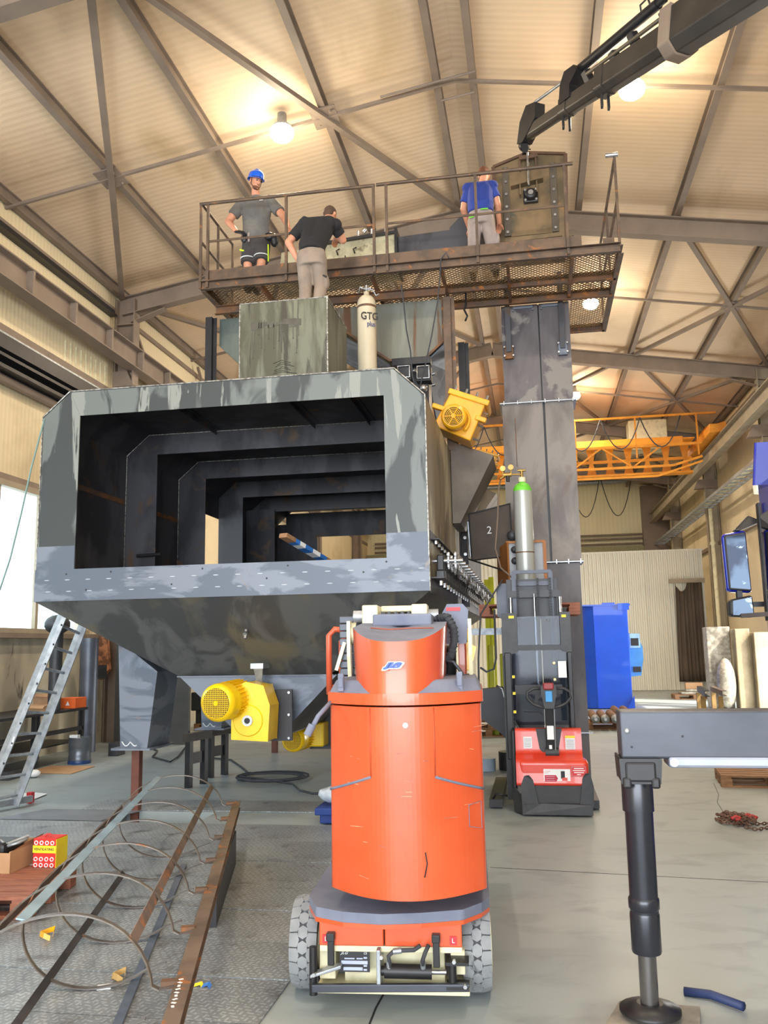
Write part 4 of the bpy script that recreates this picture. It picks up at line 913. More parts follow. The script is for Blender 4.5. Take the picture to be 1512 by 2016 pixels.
# ------------------------------------------------------------------ people
def blob(name, prims, mat, parent, voxel=.010, smooth=3):
    m = MB()
    for p in prims:
        if p[0] == 'c':
            a, b, r1, r2 = V(p[1]), V(p[2]), p[3], p[4]
            m.tube(a, b, r1, 14, r2); m.sphere(a, r1, 14); m.sphere(b, r2, 14)
        elif p[0] == 'f': m.tube(p[1], p[2], p[3], 18, p[4])
        elif p[0] == 'e': m.sphere(p[1], 1, 16, p[2], 0, p[3] if len(p) > 3 else None)
        elif p[0] == 's':      # stack of elliptical sections: (centre, rx, ry), common rotation about z
            rz = Matrix.Rotation(p[2], 3, 'Z'); vs = []; n = 20
            for c, rx, ry in p[1]:
                for k in range(n): a = 2 * PI * k / n; vs.append(V(c) + rz @ V((math.cos(a) * rx, math.sin(a) * ry, 0)))
            K = len(p[1]); fs = [(j * n + k, j * n + (k + 1) % n, (j + 1) * n + (k + 1) % n, (j + 1) * n + k) for j in range(K - 1) for k in range(n)]
            m.add(vs, fs + [tuple(range(n))[::-1], tuple(range((K - 1) * n, K * n))])
    o = m.build(name, mat, parent)
    r = o.modifiers.new('r', 'REMESH'); r.mode = 'VOXEL'; r.voxel_size = voxel; r.use_smooth_shade = True
    s = o.modifiers.new('s', 'SMOOTH'); s.factor = .5; s.iterations = smooth
    return o
def hand(wr, d, nrm, side, curl=.9, s=1.0):
    """prims of a hand: wrist point, direction of the palm, palm normal (towards which fingers curl), side of the thumb"""
    d = V(d).normalized(); nrm = V(nrm); nrm = (nrm - d * nrm.dot(d)).normalized(); t = d.cross(nrm).normalized() * side; wr = V(wr)
    P = []
    for k in (-1, -.33, .33, 1): P.append(('c', wr + t * k * .014 * s, wr + d * .085 * s + t * k * .030 * s, .017 * s, .013 * s))
    for k, ln in ((1, .070), (.33, .080), (-.33, .074), (-1, .058)):
        b = wr + d * .088 * s + t * k * .031 * s; dd = d
        a1 = curl * .45; dd = (d * math.cos(a1) + nrm * math.sin(a1)); m1 = b + dd * ln * .5 * s
        a2 = curl * 1.2; d2 = (d * math.cos(a2) + nrm * math.sin(a2)); m2 = m1 + d2 * ln * .32 * s
        a3 = curl * 1.9; d3 = (d * math.cos(a3) + nrm * math.sin(a3)); m3 = m2 + d3 * ln * .25 * s
        P += [('c', b, m1, .0095 * s, .0088 * s), ('c', m1, m2, .0088 * s, .008 * s), ('c', m2, m3, .008 * s, .007 * s)]
    b = wr + d * .02 * s + t * .028 * s; k1 = b + (d * .6 + t * .7 + nrm * .25).normalized() * .042 * s; k2 = k1 + (d * .9 + t * .15 + nrm * .35).normalized() * .034 * s
    P += [('c', b, k1, .013 * s, .010 * s), ('c', k1, k2, .010 * s, .008 * s)]
    return P
def head(c, fwd, up, hairmat, parent, face=True, cap=None, beard=None):
    """c centre of the skull; returns skin prims and adds hair"""
    f = V(fwd).normalized(); u = V(up); u = (u - f * u.dot(f)).normalized(); r = f.cross(u); c = V(c)
    M = Matrix((r, f, u)).transposed()
    P = [('e', c + u * .02, (.076, .093, .10), M), ('e', c - u * .05 + f * .022, (.058, .066, .070), M), ('e', c - u * .095 + f * .062, (.026, .022, .020), M),
         ('c', c + f * .088 + u * .005, c + f * .106 - u * .028, .010, .014), ('e', c + f * .080 - u * .055, (.026, .014, .011), M),
         ('e', c + f * .080 + u * .022, (.050, .014, .010), M)]
    for s in (-1, 1): P.append(('e', c + r * s * .078 - u * .012 - f * .005, (.010, .020, .031), M))
    if face:
        e = MB()
        for s in (-1, 1): e.sphere(c + f * .079 + r * s * .031 + u * .002, .011, 10)
        e.build('eyes', pm('eye', L(60, 48, 40), rough=.3) if 'eye' not in MATS else MATS['eye'], parent)
        e = MB()
        for s in (-1, 1): e.tube(c + f * .090 + r * s * .016 + u * .022, c + f * .080 + r * s * .050 + u * .024, .005, 6)
        e.tube(c + f * .092 - u * .056 - r * .02, c + f * .092 - u * .056 + r * .02, .004, 6)
        e.build('eyebrows', BEARD, parent)
    if beard: blob('beard', [('e', c - u * .086 + f * .040, (.054, .046, .036), M), ('e', c - u * .045 + f * .086, (.026, .012, .006), M)], beard, parent, .008)
    if cap is None:
        blob('hair', [('e', c + u * .034 - f * .012, (.081, .094, .094), M), ('e', c - u * .02 - f * .045, (.070, .05, .07), M)], hairmat, parent, .009)
    return P, M
def limb(a, b, c, r): return [('c', a, b, r[0], r[1]), ('c', b, c, r[1] * 1.02, r[2])]
# worker 1: blue helmet, hands at his belt, facing the camera
W1 = thing('person', (-3.6, 10.85, DK), 'person in blue helmet, charcoal T-shirt and dark shorts standing with hands at the belt', 'person')
hc1 = V((-3.585, 10.74, 8.235)); fw = V((.85, -.55, -.25))
sk, Mh = head(hc1, fw, (0, 0, 1), HAIRD, W1, True, 'helmet', BEARD)
nk = V((-3.60, 10.80, 8.08)); sL, sR = V((-3.80, 10.82, 7.975)), V((-3.38, 10.82, 7.965)); eL, eR = V((-3.99, 10.78, 7.70)), V((-3.17, 10.76, 7.66)); wL, wR = V((-3.845, 10.70, 7.50)), V((-3.06, 10.58, 7.42))
sk += [('c', nk, hc1 + V((0, .02, -.06)), .058, .056), ('s', [((-3.59, 10.84, 7.45), .15, .10), ((-3.59, 10.84, 7.70), .15, .10), ((-3.59, 10.84, 7.95), .17, .10), ((-3.59, 10.83, 8.03), .08, .07)], 0)]
sk += limb(sL, eL, wL, (.064, .053, .034)) + limb(sR, eR, wR, (.064, .053, .034))
hL, hR = V((-3.68, 10.85, 7.42)), V((-3.51, 10.85, 7.42)); kL, kR = V((-3.70, 10.78, 7.03)), V((-3.49, 10.74, 7.03)); aL, aR = V((-3.70, 10.84, 6.71)), V((-3.60, 10.90, 6.71))
sk += limb(hL, kL, aL, (.085, .060, .040)) + limb(hR, kR, aR, (.085, .060, .040))
sk += [('e', kL + V((0, .045, -.16)), (.050, .05, .10)), ('e', kR + V((-.02, .06, -.16)), (.050, .05, .10))]
sk += hand(wL, (.75, -.15, -.3), (0, .6, -.8), 1, 1.0) + hand(wR, (.35, -.6, -.55), (-.5, .3, -.6), 1, .8)
blob('body', sk, SKIN, W1, .008)
blob('tshirt', [('s', [((-3.60, 10.84, 7.40), .196, .135), ((-3.60, 10.83, 7.60), .190, .132), ((-3.59, 10.83, 7.82), .212, .135), ((-3.59, 10.83, 7.96), .198, .115), ((-3.59, 10.82, 8.045), .090, .082)], 0),
    ('c', (-3.74, 10.83, 7.93), (-3.44, 10.83, 7.93), .095, .095), ('c', sL, sL + V((.03, 0, 0)), .075, .08), ('c', sR, sR + V((-.03, 0, 0)), .075, .08), ('f', sL + V((.04, 0, .03)), sL + (eL - sL) * .66, .088, .084), ('f', sR + V((-.04, 0, .03)), sR + (eR - sR) * .66, .088, .084)], SHIRTG, W1, .009, 5)
MB().box(-3.51, -3.46, 10.695, 10.70, 7.92, 7.93).build('chest_print', WHITE, W1)
sh = blob('shorts', [('s', [((-3.595, 10.85, 7.24), .19, .125), ((-3.595, 10.85, 7.36), .19, .13), ((-3.595, 10.85, 7.47), .168, .118)], 0),
    ('f', hL + V((0, 0, -.02)), hL + (kL - hL) * .97, .118, .102), ('f', hR + V((0, 0, -.02)), hR + (kR - hR) * .97, .118, .102)], SHORTS, W1, .010, 2)
MB().path([kL + V((.098 * math.cos(a), .0 - .096 * abs(math.sin(a)), .085)) for a in [k * PI / 8 for k in range(9)]], .008, 5).path([kR + V((.098 * math.cos(a), 0 - .096 * abs(math.sin(a)), .085)) for a in [k * PI / 8 for k in range(9)]], .008, 5).build('reflective_stripe', WHITE, sh)
MB().bar((-3.80, 10.728, 7.235), (-3.69, 10.715, 7.19), .012, .022).bar((-3.395, 10.745, 7.28), (-3.385, 10.72, 7.02), .012, .016).build('hi_vis_trim', HIVIS, sh)
bt = blob('tool_belt', [('s', [((-3.595, 10.85, 7.42), .190, .135), ((-3.595, 10.85, 7.50), .186, .130)], 0), ('e', (-3.38, 10.74, 7.40), (.07, .04, .06)), ('e', (-3.32, 10.80, 7.36), (.06, .06, .10)), ('e', (-3.74, 10.73, 7.40), (.05, .03, .07))], BLK, W1, .010, 2)
MB().bar((-3.66, 10.70, 7.46), (-3.655, 10.69, 7.32), .022, .01).build('hanging_strap', TROUL, bt)
blob('glove', hand(wL, (.75, -.15, -.3), (0, .6, -.8), 1, 1.0, 1.18), BLK, W1, .008)
for a in (aL, aR):
    blob('boot', [('e', a + V((0, -.06, -.045)), (.048, .125, .045)), ('c', a + V((0, 0, -.02)), a + V((0, 0, .03)), .05, .052)], BLK, W1, .010)
u1 = Mh @ V((0, 0, 1)); f1 = Mh @ V((0, 1, 0)); r1 = Mh @ V((1, 0, 0))
m = MB(); n = 28; pr = [(1.0, 0), (.985, .25), (.93, .5), (.80, .74), (.55, .92), (.25, .99), (0.01, 1.0)]; vs = []
hcn = hc1 + u1 * .045
for rr_, h in pr:
    for k in range(n): a = 2 * PI * k / n; vs.append(hcn + r1 * math.cos(a) * rr_ * .100 + f1 * math.sin(a) * rr_ * .125 + u1 * h * .115)
m.add(vs, [(j * n + k, j * n + (k + 1) % n, (j + 1) * n + (k + 1) % n, (j + 1) * n + k) for j in range(len(pr) - 1) for k in range(n)], 0, True)
vs = []
for rr_, fx, h in ((1.0, 0, .0), (1.10, .022, -.012), (1.10, .022, -.018), (.98, 0, -.008)):
    for k in range(n):
        a = 2 * PI * k / n; ex = max(math.sin(a), 0) * fx; vs.append(hcn + r1 * math.cos(a) * rr_ * .100 + f1 * (math.sin(a) * rr_ * .125 + ex) + u1 * (h - max(math.sin(a), 0) * .012))
m.add(vs, [(j * n + k, j * n + (k + 1) % n, (j + 1) * n + (k + 1) % n, (j + 1) * n + k) for j in range(3) for k in range(n)], 0, True)
m.bar(hcn + u1 * .113 - f1 * .09, hcn + u1 * .122 + f1 * .03, .05, .012, u1)
m.build('helmet', HELM, W1)
MB().path([hcn + r1 * .088 + f1 * .03, hc1 + r1 * .080 - u1 * .05 + f1 * .02, hc1 + r1 * .03 - u1 * .118 + f1 * .05, hc1 - r1 * .03 - u1 * .118 + f1 * .05, hc1 - r1 * .080 - u1 * .05 + f1 * .02, hcn - r1 * .088 + f1 * .03], .005, 5).build('chin_strap', BLK, W1)
# worker 2: black T-shirt, back to us, bending over the trough; stands on the welded box
W2 = thing('person', (-2.4, 9.45, 5.56), 'person in black T-shirt and grey trousers seen from behind, bending forward on the welded box', 'person')
hc2 = V((-2.29, 9.79, 7.10)); sk, Mh2 = head(hc2, (.25, .9, -.62), (0, .4, .9), HAIRD, W2, False)
sL, sR = V((-2.57, 9.58, 6.90)), V((-2.18, 9.62, 6.87)); eL, eR = V((-2.745, 9.50, 6.64)), V((-2.125, 9.78, 6.74)); wL, wR = V((-2.63, 9.56, 6.40)), V((-2.25, 9.99, 6.90))
pv = V((-2.43, 9.42, 6.42)); cs = V((-2.385, 9.58, 6.84))
hL, hR = V((-2.52, 9.42, 6.36)), V((-2.35, 9.42, 6.36)); kL, kR = V((-2.53, 9.50, 6.02)), V((-2.345, 9.52, 6.02)); aL, aR = V((-2.52, 9.40, 5.66)), V((-2.36, 9.38, 5.66))
sk += [('c', cs + V((.03, .04, .06)), hc2 + V((0, -.03, -.05)), .058, .056), ('c', pv + V((0, 0, .06)), cs, .08, .09)]
sk += limb(sL, eL, wL, (.055, .045, .031)) + limb(sR, eR, wR, (.055, .045, .031)) + limb(hL, kL, aL, (.07, .055, .04)) + limb(hR, kR, aR, (.07, .055, .04))
sk += hand(wL, (.25, .3, -.8), (.6, .3, 0), 1, .7) + hand(wR, (-.4, .8, -.2), (-.2, -.2, -.9), -1, 1.0)
blob('body', sk, SKIN, W2, .008)
def tors(a, b, r0, r1, r2, d, rz=0):
    a = V(a); b = V(b); return ('s', [(a + (b - a) * t, r, d) for t, r in ((0, r0), (.35, (r0 + r1) / 2), (.75, r1), (1, r2))], rz)
blob('tshirt', [('c', pv + V((-.04, .0, .10)), cs + V((-.06, -.01, -.03)), .125, .135), ('c', pv + V((.04, .0, .10)), cs + V((.06, -.01, -.03)), .125, .135), ('f', pv + V((0, -.005, .0)), pv + V((0, .03, .12)), .158, .158), ('c', cs + V((-.13, -.01, .03)), cs + V((.13, 0, .03)), .10, .10), ('c', sL, sR, .080, .080), ('c', cs + V((-.05, .02, .05)), cs + V((.08, .04, .05)), .08, .07), ('f', sL + V((.05, 0, .04)), sL + (eL - sL) * .72, .082, .070), ('f', sR + V((-.05, 0, .03)), sR + (eR - sR) * .66, .082, .070)], SHIRTK, W2, .009, 9)
tr2 = blob('trousers', [('s', [(pv + V((0, .0, -.16)), .175, .125), (pv + V((0, -.005, -.05)), .178, .140), (pv + V((0, .0, .06)), .150, .115)], 0), ('c', pv + V((-.08, -.03, -.04)), pv + V((.08, -.03, -.04)), .10, .10),
    ('f', hL + V((0, 0, .0)), kL, .102, .080), ('f', kL + V((0, 0, .05)), aL + V((0, -.01, -.06)), .080, .066), ('f', hR + V((0, 0, .0)), kR, .102, .080), ('f', kR + V((0, 0, .05)), aR + V((0, -.01, -.06)), .080, .066),
    ('e', (-2.262, 9.50, 6.08), (.026, .065, .085))], TROUG, W2, .010, 6)
MB().bar((-2.30, 9.415, 6.14), (-2.25, 9.43, 6.12), .012, .018).build('pocket_tab', BLK, tr2)
for a in (aL, aR): blob('boot', [('e', a + V((0, .05, -.055)), (.05, .13, .042)), ('c', a + V((0, 0, -.05)), a + V((0, 0, .0)), .05, .05)], BLK, W2, .010)
# worker 3: blue T-shirt, back to us, by the elevator head
W3 = thing('person', (-.47, 11.0, DK), 'person in royal blue T-shirt seen from behind, looking down beside the elevator head', 'person')
hc3 = V((-.405, 11.09, 8.17)); sk, Mh3 = head(hc3, (.5, .8, -.7), (0, .3, .9), HAIRB, W3, False)
sL, sR = V((-.64, 10.98, 7.93)), V((-.29, 10.98, 7.93)); eL, eR = V((-.70, 11.0, 7.64)), V((-.235, 11.0, 7.66)); wL, wR = V((-.64, 11.2, 7.45)), V((-.225, 11.18, 7.48))
pv = V((-.465, 10.92, 7.50)); cs = V((-.46, 11.0, 7.88))
hL, hR = V((-.55, 10.93, 7.42)), V((-.385, 10.93, 7.42)); kL, kR = V((-.575, 10.93, 7.04)), V((-.335, 10.93, 7.04)); aL, aR = V((-.60, 10.96, 6.72)), V((-.30, 10.94, 6.72))
sk += [('c', cs + V((.01, .03, .04)), hc3 + V((0, -.03, -.05)), .058, .056), ('c', pv, cs, .08, .09)]
sk += limb(sL, eL, wL, (.055, .045, .031)) + limb(sR, eR, wR, (.055, .045, .031)) + limb(hL, kL, aL, (.07, .055, .04)) + limb(hR, kR, aR, (.07, .055, .04))
sk += hand(wL, (.2, .8, -.3), (.3, 0, -.8), 1, .9) + hand(wR, (-.1, .8, -.4), (-.3, 0, -.8), -1, .9)
blob('body', sk, SKIN, W3, .008)
blob('tshirt', [('c', pv + V((-.05, .0, .12)), cs + V((-.05, -.02, -.02)), .13, .135), ('c', pv + V((.05, .0, .12)), cs + V((.05, -.02, -.02)), .13, .135), ('s', [(pv + V((0, -.01, .02)), .172, .135), (pv + V((0, 0, .14)), .176, .135)], 0), ('c', sL, sR, .075, .075), ('c', cs + V((-.06, .02, .07)), cs + V((.06, .02, .07)), .07, .07), ('f', sL + V((.05, 0, .03)), sL + (eL - sL) * .72, .080, .070), ('f', sR + V((-.05, 0, .03)), sR + (eR - sR) * .66, .080, .070)], SHIRTB, W3, .009, 10)
tr3 = blob('trousers', [('s', [(pv + V((0, 0, -.16)), .175, .12), (pv + V((0, 0, -.04)), .172, .13), (pv + V((0, 0, .07)), .155, .115)], 0), ('c', pv + V((-.07, -.02, -.05)), pv + V((.07, -.02, -.05)), .10, .10),
    ('f', hL, kL, .100, .082), ('f', kL + V((0, 0, .05)), aL + V((0, 0, -.04)), .082, .070), ('f', hR, kR, .100, .082), ('f', kR + V((0, 0, .05)), aR + V((0, 0, -.04)), .082, .070), ('e', (-.25, 10.92, 7.12), (.026, .065, .09))], TROUL, W3, .010, 6)
MB().bar((-.62, 10.787, 7.40), (-.55, 10.782, 7.41), .004, .02).bar((-.46, 10.776, 7.50), (-.36, 10.778, 7.50), .004, .018).build('green_print', GREEN, tr3)
for a in (aL, aR): blob('boot', [('e', a + V((0, .05, -.055)), (.05, .13, .042)), ('c', a + V((0, 0, -.04)), a + V((0, 0, .0)), .05, .05)], BLK, W3, .010)
# ------------------------------------------------------------------ crane boom
bm = thing('crane_boom', (2.9, 4.6, 6.0), 'black telescopic lorry crane boom reaching in from the upper right to the elevator head', 'crane')
B0 = V((.19, 11.45, 8.90)); B1 = atY(1428, 8, 8.3); BD = (B1 - B0); BL = BD.length; bd = BD.normalized()
bx = bd.cross(V((0, 0, 1))).normalized(); bu = bx.cross(bd).normalized()
def bp_(s, u=0, x=0): return B0 + bd * s + bu * u + bx * x
def hexsec(m, s0, s1, h, wd, o=0.0):
    pts = [(-wd / 2, h * .5), (wd / 2, h * .5), (wd / 2, -h * .28), (wd * .22, -h * .5), (-wd * .22, -h * .5), (-wd / 2, -h * .28)]
    m.prism([bp_(s0, u + o, x) for x, u in pts], bd * (s1 - s0)); return m
for nm, s0, s1, h, wd in (('inner_section', .0, 1.3, .18, .14), ('middle_section', 1.0, 2.1, .23, .18), ('outer_section', 1.8, 4.0, .31, .26), ('base_section', 3.10, 8.5, .47, .38)):
    hexsec(MB(), s0, s1, h, wd).build(nm, pm('boom_dark_paint', L(50, 45, 41), L(62, 57, 51), 3, rough=.42) if 'boom_dark_paint' not in MATS else MATS['boom_dark_paint'], bm, .012)
for s0, h, wd in ((.95, .25, .20), (1.78, .33, .28), (3.05, .52, .43)):
    m = MB(); hexsec(m, s0, s0 + .16, h, wd); col_ = m.build('end_collar', MATS['boom_dark_paint'] if h < .4 else FRAMEP, bm, .02)
    for x in (-.05, .05):
        if h < .4: MB().obox(bp_(s0 + .08, -h * .5 - .07, x), (.03, .07, .17)).build('hook_lug', BLK, col_, .006)
m = MB(); m.prism([bp_(s, u, -.08) for s, u in ((-.10, -.10), (.05, -.12), (.35, .12), (.33, .34), (.08, .38), (-.06, .20))], bx * .16); m.build('tip_bracket', BLK, bm, .01)
m = MB(); m.prism([bp_(s, u, -.11) for s, u in ((.98, .04), (1.22, .06), (1.20, .22), (1.34, .34), (1.28, .44), (1.06, .44), (.98, .30))], bx * .22); m.build('ram_bracket', BLK, bm, .01)
MB().tube(bp_(.2, .40, 0), bp_(1.1, .40, 0), .022, 10).build('ram_rod', GALV, bm)
MB().tube(bp_(1.1, .40, 0), bp_(2.75, .52, 0), .062, 14).tube(bp_(2.75, .52, 0), bp_(2.85, .53, 0), .05, 10).build('ram_cylinder', BLK, bm)
MB().path([bp_(2.45, .56, 0), bp_(2.42, .66, 0), bp_(2.55, .68, 0), bp_(2.60, .58, 0)], .012, 6).build('ram_loop', BLK, bm)
MB().tube(bp_(1.5, .24, -.08), bp_(4.2, .32, -.08), .03, 10).tube(bp_(1.5, .24, .05), bp_(4.2, .32, .05), .025, 10).build('hydraulic_pipe', pm('pipe_grey', L(120, 112, 98), rough=.35, metal=.5), bm)
for s in (1.45, 2.0, 2.35, 2.9): MB().obox(bp_(s, .24 if s < 2.2 else .30), (.1, .10, .16), .5, 0, -.4).build('pipe_clamp', BLK, bm, .01)
MB().path([bp_(-.02, -.05, -.1), bp_(-.10, -.02, -.13), bp_(-.12, -.12, -.13), bp_(-.02, -.16, -.1)], .010, 6).build('rope_guide', BLK, bm)
m = MB().sphere(bp_(-.03, -.13), .08, 14); m.box(.13, .21, 11.41, 11.49, 8.62, 8.76); m.build('hook_head', BLK, bm)
MB().obox(bp_(3.9, .33), (.3, .4, .25), .5, 0, -.4).build('valve_bank', BLK, bm, .02)
# ------------------------------------------------------------------ orange boom lift (front)
LF = thing('boom_lift', (-.78, 5.4, 0), 'orange boom lift with dusty grey tops on two treaded tyres in the centre foreground', 'lift')
xc, hw = -.665, .385
def yh(x, y0=4.18, d=.24, w=hw): return y0 + d * ((x - xc) / w) ** 2
def hoodpoly(z, w, y0, d, yb, n=36, r=.05):
    pts = [(xc - w + 2 * w * i / n, yh(xc - w + 2 * w * i / n, y0, d, w), z) for i in range(n + 1)]
    return pts + [(xc + w, yb, z), (xc - w, yb, z)]
lo = MB().prism(hoodpoly(.575, hw, 4.18, .24, 5.15), (0, 0, .885)).build('counterweight_hood', ORANGE, LF, .018, 3)
m = MB()                                               # hood creases: their shade painted as darker orange lines, then dusty ledges
for sg in (-1, 1):
    pts = [(xc + sg * .155, 1.455), (xc + sg * .155, 1.13)]; q = []
    for x, z in pts: q.append(V((x, yh(x) - .0005, z)))
    m.path(q, .0035, 6)
m.build('panel_crease', pm('shadowed_orange', L(190, 78, 44), rough=.5), lo)
m = MB()
for sg in (-1, 1):
    m.path([(xc + sg * (.155 + .23 * k / 8), yh(xc + sg * (.155 + .23 * k / 8)) - .001, 1.13 - .085 * (k / 8)) for k in range(9)], .007, 6)
m.build('dusty_ledge', DUST, lo)
MB().lathe([(.014, 0), (.012, -.003)], (xc + .02, 4.178, 1.375), (0, 1, 0), 16).build('round_sticker', pm('pale_sticker', L(232, 205, 225), rough=.6), lo)
m = MB()
rr = random.Random(11)
for i in range(16):
    x = xc + rr.uniform(-.33, .35); z = rr.uniform(.66, 1.35); l = rr.uniform(.02, .07); dz = rr.uniform(-.01, .01)
    m.bar((x, yh(x) - .0015, z), (x + l, yh(x + l) - .0015, z + dz), .0012, .0022)
m.build('scratches', pm('scratch_marks', L(248, 176, 130), L(120, 90, 90), 12, rough=.7), lo)
m = MB(); x = xc + .31
m.path([(x, yh(x) - .002, .98), (x + .06, yh(x + .06) - .002, .99), (x + .06, yh(x + .06) - .002, .86), (x, yh(x) - .002, .88)], .0022, 5, 0, True).build('scuffed_sticker', DUST, lo)
MB().path([(xc + .10, yh(xc + .1) - .002, .79), (xc + .108, yh(xc + .1) - .002, .74), (xc + .095, yh(xc + .09) - .002, .68)], .003, 5).build('dark_scrape', INK, lo)
# upper lid with shoulders and the round turret nose
MB().prism(hoodpoly(1.47, hw + .012, 4.165, .25, 5.15), (0, 0, .055)).build('lid_lip', ORANGE, LF, .012, 3)
m = MB(); poly = hoodpoly(1.525, hw + .006, 4.19, .25, 5.15); top = [(xc + (p[0] - xc) * .93, p[1] + .06 if p[1] < 5 else p[1], 1.585) for p in poly]; n = len(poly)
m.add(list(poly) + top, [(i, (i + 1) % n, n + (i + 1) % n, n + i) for i in range(n)] + [tuple(range(n, 2 * n))]); m.build('lid_shoulder', DUST, LF, .012, 3)
def nose(w0, w1):
    n = 18; vs = []; fs = []
    ring_ = []
    for i in range(n + 1):
        a = -1 + 2 * i / n
        ring_.append(a)
    lo_ = [(xc + .0 + a * w0, 4.17 + .20 * abs(a) ** 2.6, 1.50) for a in ring_] + [(xc + w0, 5.1, 1.50), (xc - w0, 5.1, 1.50)]
    hi_ = [(xc + .0 + a * w1, 4.20 + .20 * abs(a) ** 2.6, 1.775 + .075 * abs(a) ** 3) for a in ring_] + [(xc + w1, 5.0, 1.90), (xc - w1, 5.0, 1.90)]
    return lo_, hi_
xc -= .022
lo_, hi_ = nose(.215, .238); n = len(lo_)
m = MB().add(lo_ + hi_, [(i, (i + 1) % n, n + (i + 1) % n, n + i) for i in range(n)], 0, False); m.sm = [True] * len(m.f)
b_ = m.build('turret_nose', ORANGE, LF)
m = MB(); k = n; m.add(hi_ + [(xc, 4.7, 1.865)], [(i, (i + 1) % k, k) for i in range(k)], 0, True); m.build('turret_top', DUST, LF)
m = MB().path([(xc - .15, 4.45, 1.848), (xc - .05, 4.42, 1.838), (xc + .05, 4.42, 1.842), (xc + .18, 4.36, 1.84)], .004, 5); m.build('crack', pm('orange_crack', L(150, 84, 70), rough=.8), LF)
m = MB().box(xc - .16, xc + .16, 4.62, 4.95, 1.86, 1.925); m.build('nose_step', DUST, LF, .01)
text('maker_logo', 'JLG', .029, (xc - .015, 4.166, 1.66), pm('logo_blue', L(62, 92, 176), rough=.5), LF, (PI / 2 - .1, 0, 0), sx=1.5, shear=.5, bold=.004)
text('maker_logo_back', 'JLG', .030, (xc - .013, 4.168, 1.659), WHITE, LF, (PI / 2 - .1, 0, 0), sx=1.5, shear=.5, bold=.008)
for x in (xc - .295, xc + .305):
    MB().box(x - .015, x + .015, 4.34, 4.37, 1.53, 1.62).box(x - .012, x + .012, 4.332, 4.34, 1.55, 1.60).build('lid_latch', DUST, LF, .004)
cb = MB().path([(xc - .355, 4.40, 1.475), (xc - .41, 4.33, 1.41), (xc - .435, 4.31, 1.36)], .012, 8); cb.tube((xc - .435, 4.31, 1.37), (xc - .46, 4.30, 1.32), .02, 10); cb.build('charging_plug', DUST, LF)
# chassis
m = MB(); z0 = .43
dk_ = [(-1.20, 4.62), (-1.13, 4.42), (-.98, 4.34), (-.79, 4.31), (-.60, 4.34), (-.40, 4.40), (-.31, 4.52), (-.27, 4.62), (-.27, 6.6), (-1.20, 6.6)]
m.prism([(x, y, z0) for x, y in dk_], (0, 0, .05)); m.build('chassis_deck', DUST, LF, .012)
m = MB(); m.prism([(x * 1.0, y - .004, z0 - .018) for x, y in dk_], (0, 0, .02)); m.build('deck_edge', ORANGE, LF, .006)
MB().box(-1.11, -.792, 4.40, 4.5, .305, .415).build('front_panel', ORANGE, LF, .006)
MB().box(-.786, -.41, 4.40, 4.5, .305, .415).build('front_panel', ORANGE, LF, .006)
MB().box(-1.20, -1.12, 4.9, 6.5, .2, .43).box(-.36, -.27, 4.9, 6.5, .2, .43).build('side_skirt', ORANGE, LF, .01)
for x, nm in ((-1.05, 'latch_strap'), (-.535, 'latch_strap')):
    MB().box(x - .016, x + .016, 4.375, 4.40, .22, .36).box(x - .020, x + .020, 4.36, 4.41, .335, .372).build(nm, BLK, LF, .004)
for x in (-1.075, -.452):
    s_ = MB().box(x - .017, x + .017, 4.394, 4.399, .318, .358).build('arrow_sticker', REDL, LF)
    text('mark', 'L', .03, (x, 4.393, .338), WHITE, s_)
MB().box(-1.11, -.41, 4.41, 4.50, .275, .303).build('frame_rail', CREAM, LF, .004)
MB().box(-1.0, -.50, 4.50, 4.56, .10, .275).box(-1.12, -1.04, 4.46, 4.6, .13, .275).box(-.47, -.40, 4.46, 4.6, .16, .275).box(-1.13, -.38, 4.40, 4.6, .085, .11).build('front_frame', CREAM, LF, .005)
pl_ = MB().box(-1.015, -.865, 4.425, 4.433, .178, .278).build('data_plate', INK, LF)
m = MB().box(-1.005, -.875, 4.423, 4.425, .214, .230).box(-.995, -.90, 4.423, 4.425, .185, .200).box(-.99, -.94, 4.423, 4.425, .236, .242).box(-.93, -.90, 4.423, 4.425, .236, .242)
for i in range(4): m.box(-.895 + 0, -.878, 4.423, 4.425, .185 + i * .018, .193 + i * .018)
m.build('plate_fields', pm('plate_print', L(170, 180, 204), rough=.4), pl_)
text('plate_logo', 'JLG', .016, (-.99, 4.422, .265), WHITE, pl_, sx=1.4, shear=.4)
text('plate_mark', 'CE', .014, (-.885, 4.422, .265), WHITE, pl_)
MB().box(-.825, -.805, 4.36, 4.50, .12, .30).build('centre_bracket', GALV, LF, .004)
m = MB().tube((-.79, 4.40, .195), (-.56, 4.41, .19), .034, 18).tube((-.82, 4.40, .195), (-.77, 4.40, .195), .022, 12); sc = m.build('steering_cylinder', BLK, LF)
MB().tube((-.56, 4.41, .19), (-.49, 4.41, .19), .012, 10).build('piston_rod', BRIGHT, sc)
m = MB()
m.path([(-.76, 4.38, .22), (-.765, 4.36, .275), (-.74, 4.35, .30), (-.70, 4.35, .305), (-.64, 4.36, .305), (-.61, 4.36, .325)], .010, 8)
m.path([(-.60, 4.38, .225), (-.60, 4.36, .26), (-.585, 4.35, .30), (-.57, 4.37, .325)], .010, 8)
m.build('hydraulic_hose', RUBBER, LF)
m = MB()
for x in (-.765, -.60): m.tube((x, 4.385, .215), (x, 4.375, .25), .014, 8)
m.tube((-.74, 4.35, .30), (-.70, 4.35, .305), .014, 8); m.build('hose_fitting', GALV, LF)
m = MB().bar((-1.14, 4.36, .125), (-.38, 4.38, .135), .03, .035); m.build('tie_rod', ARMG, LF, .004)
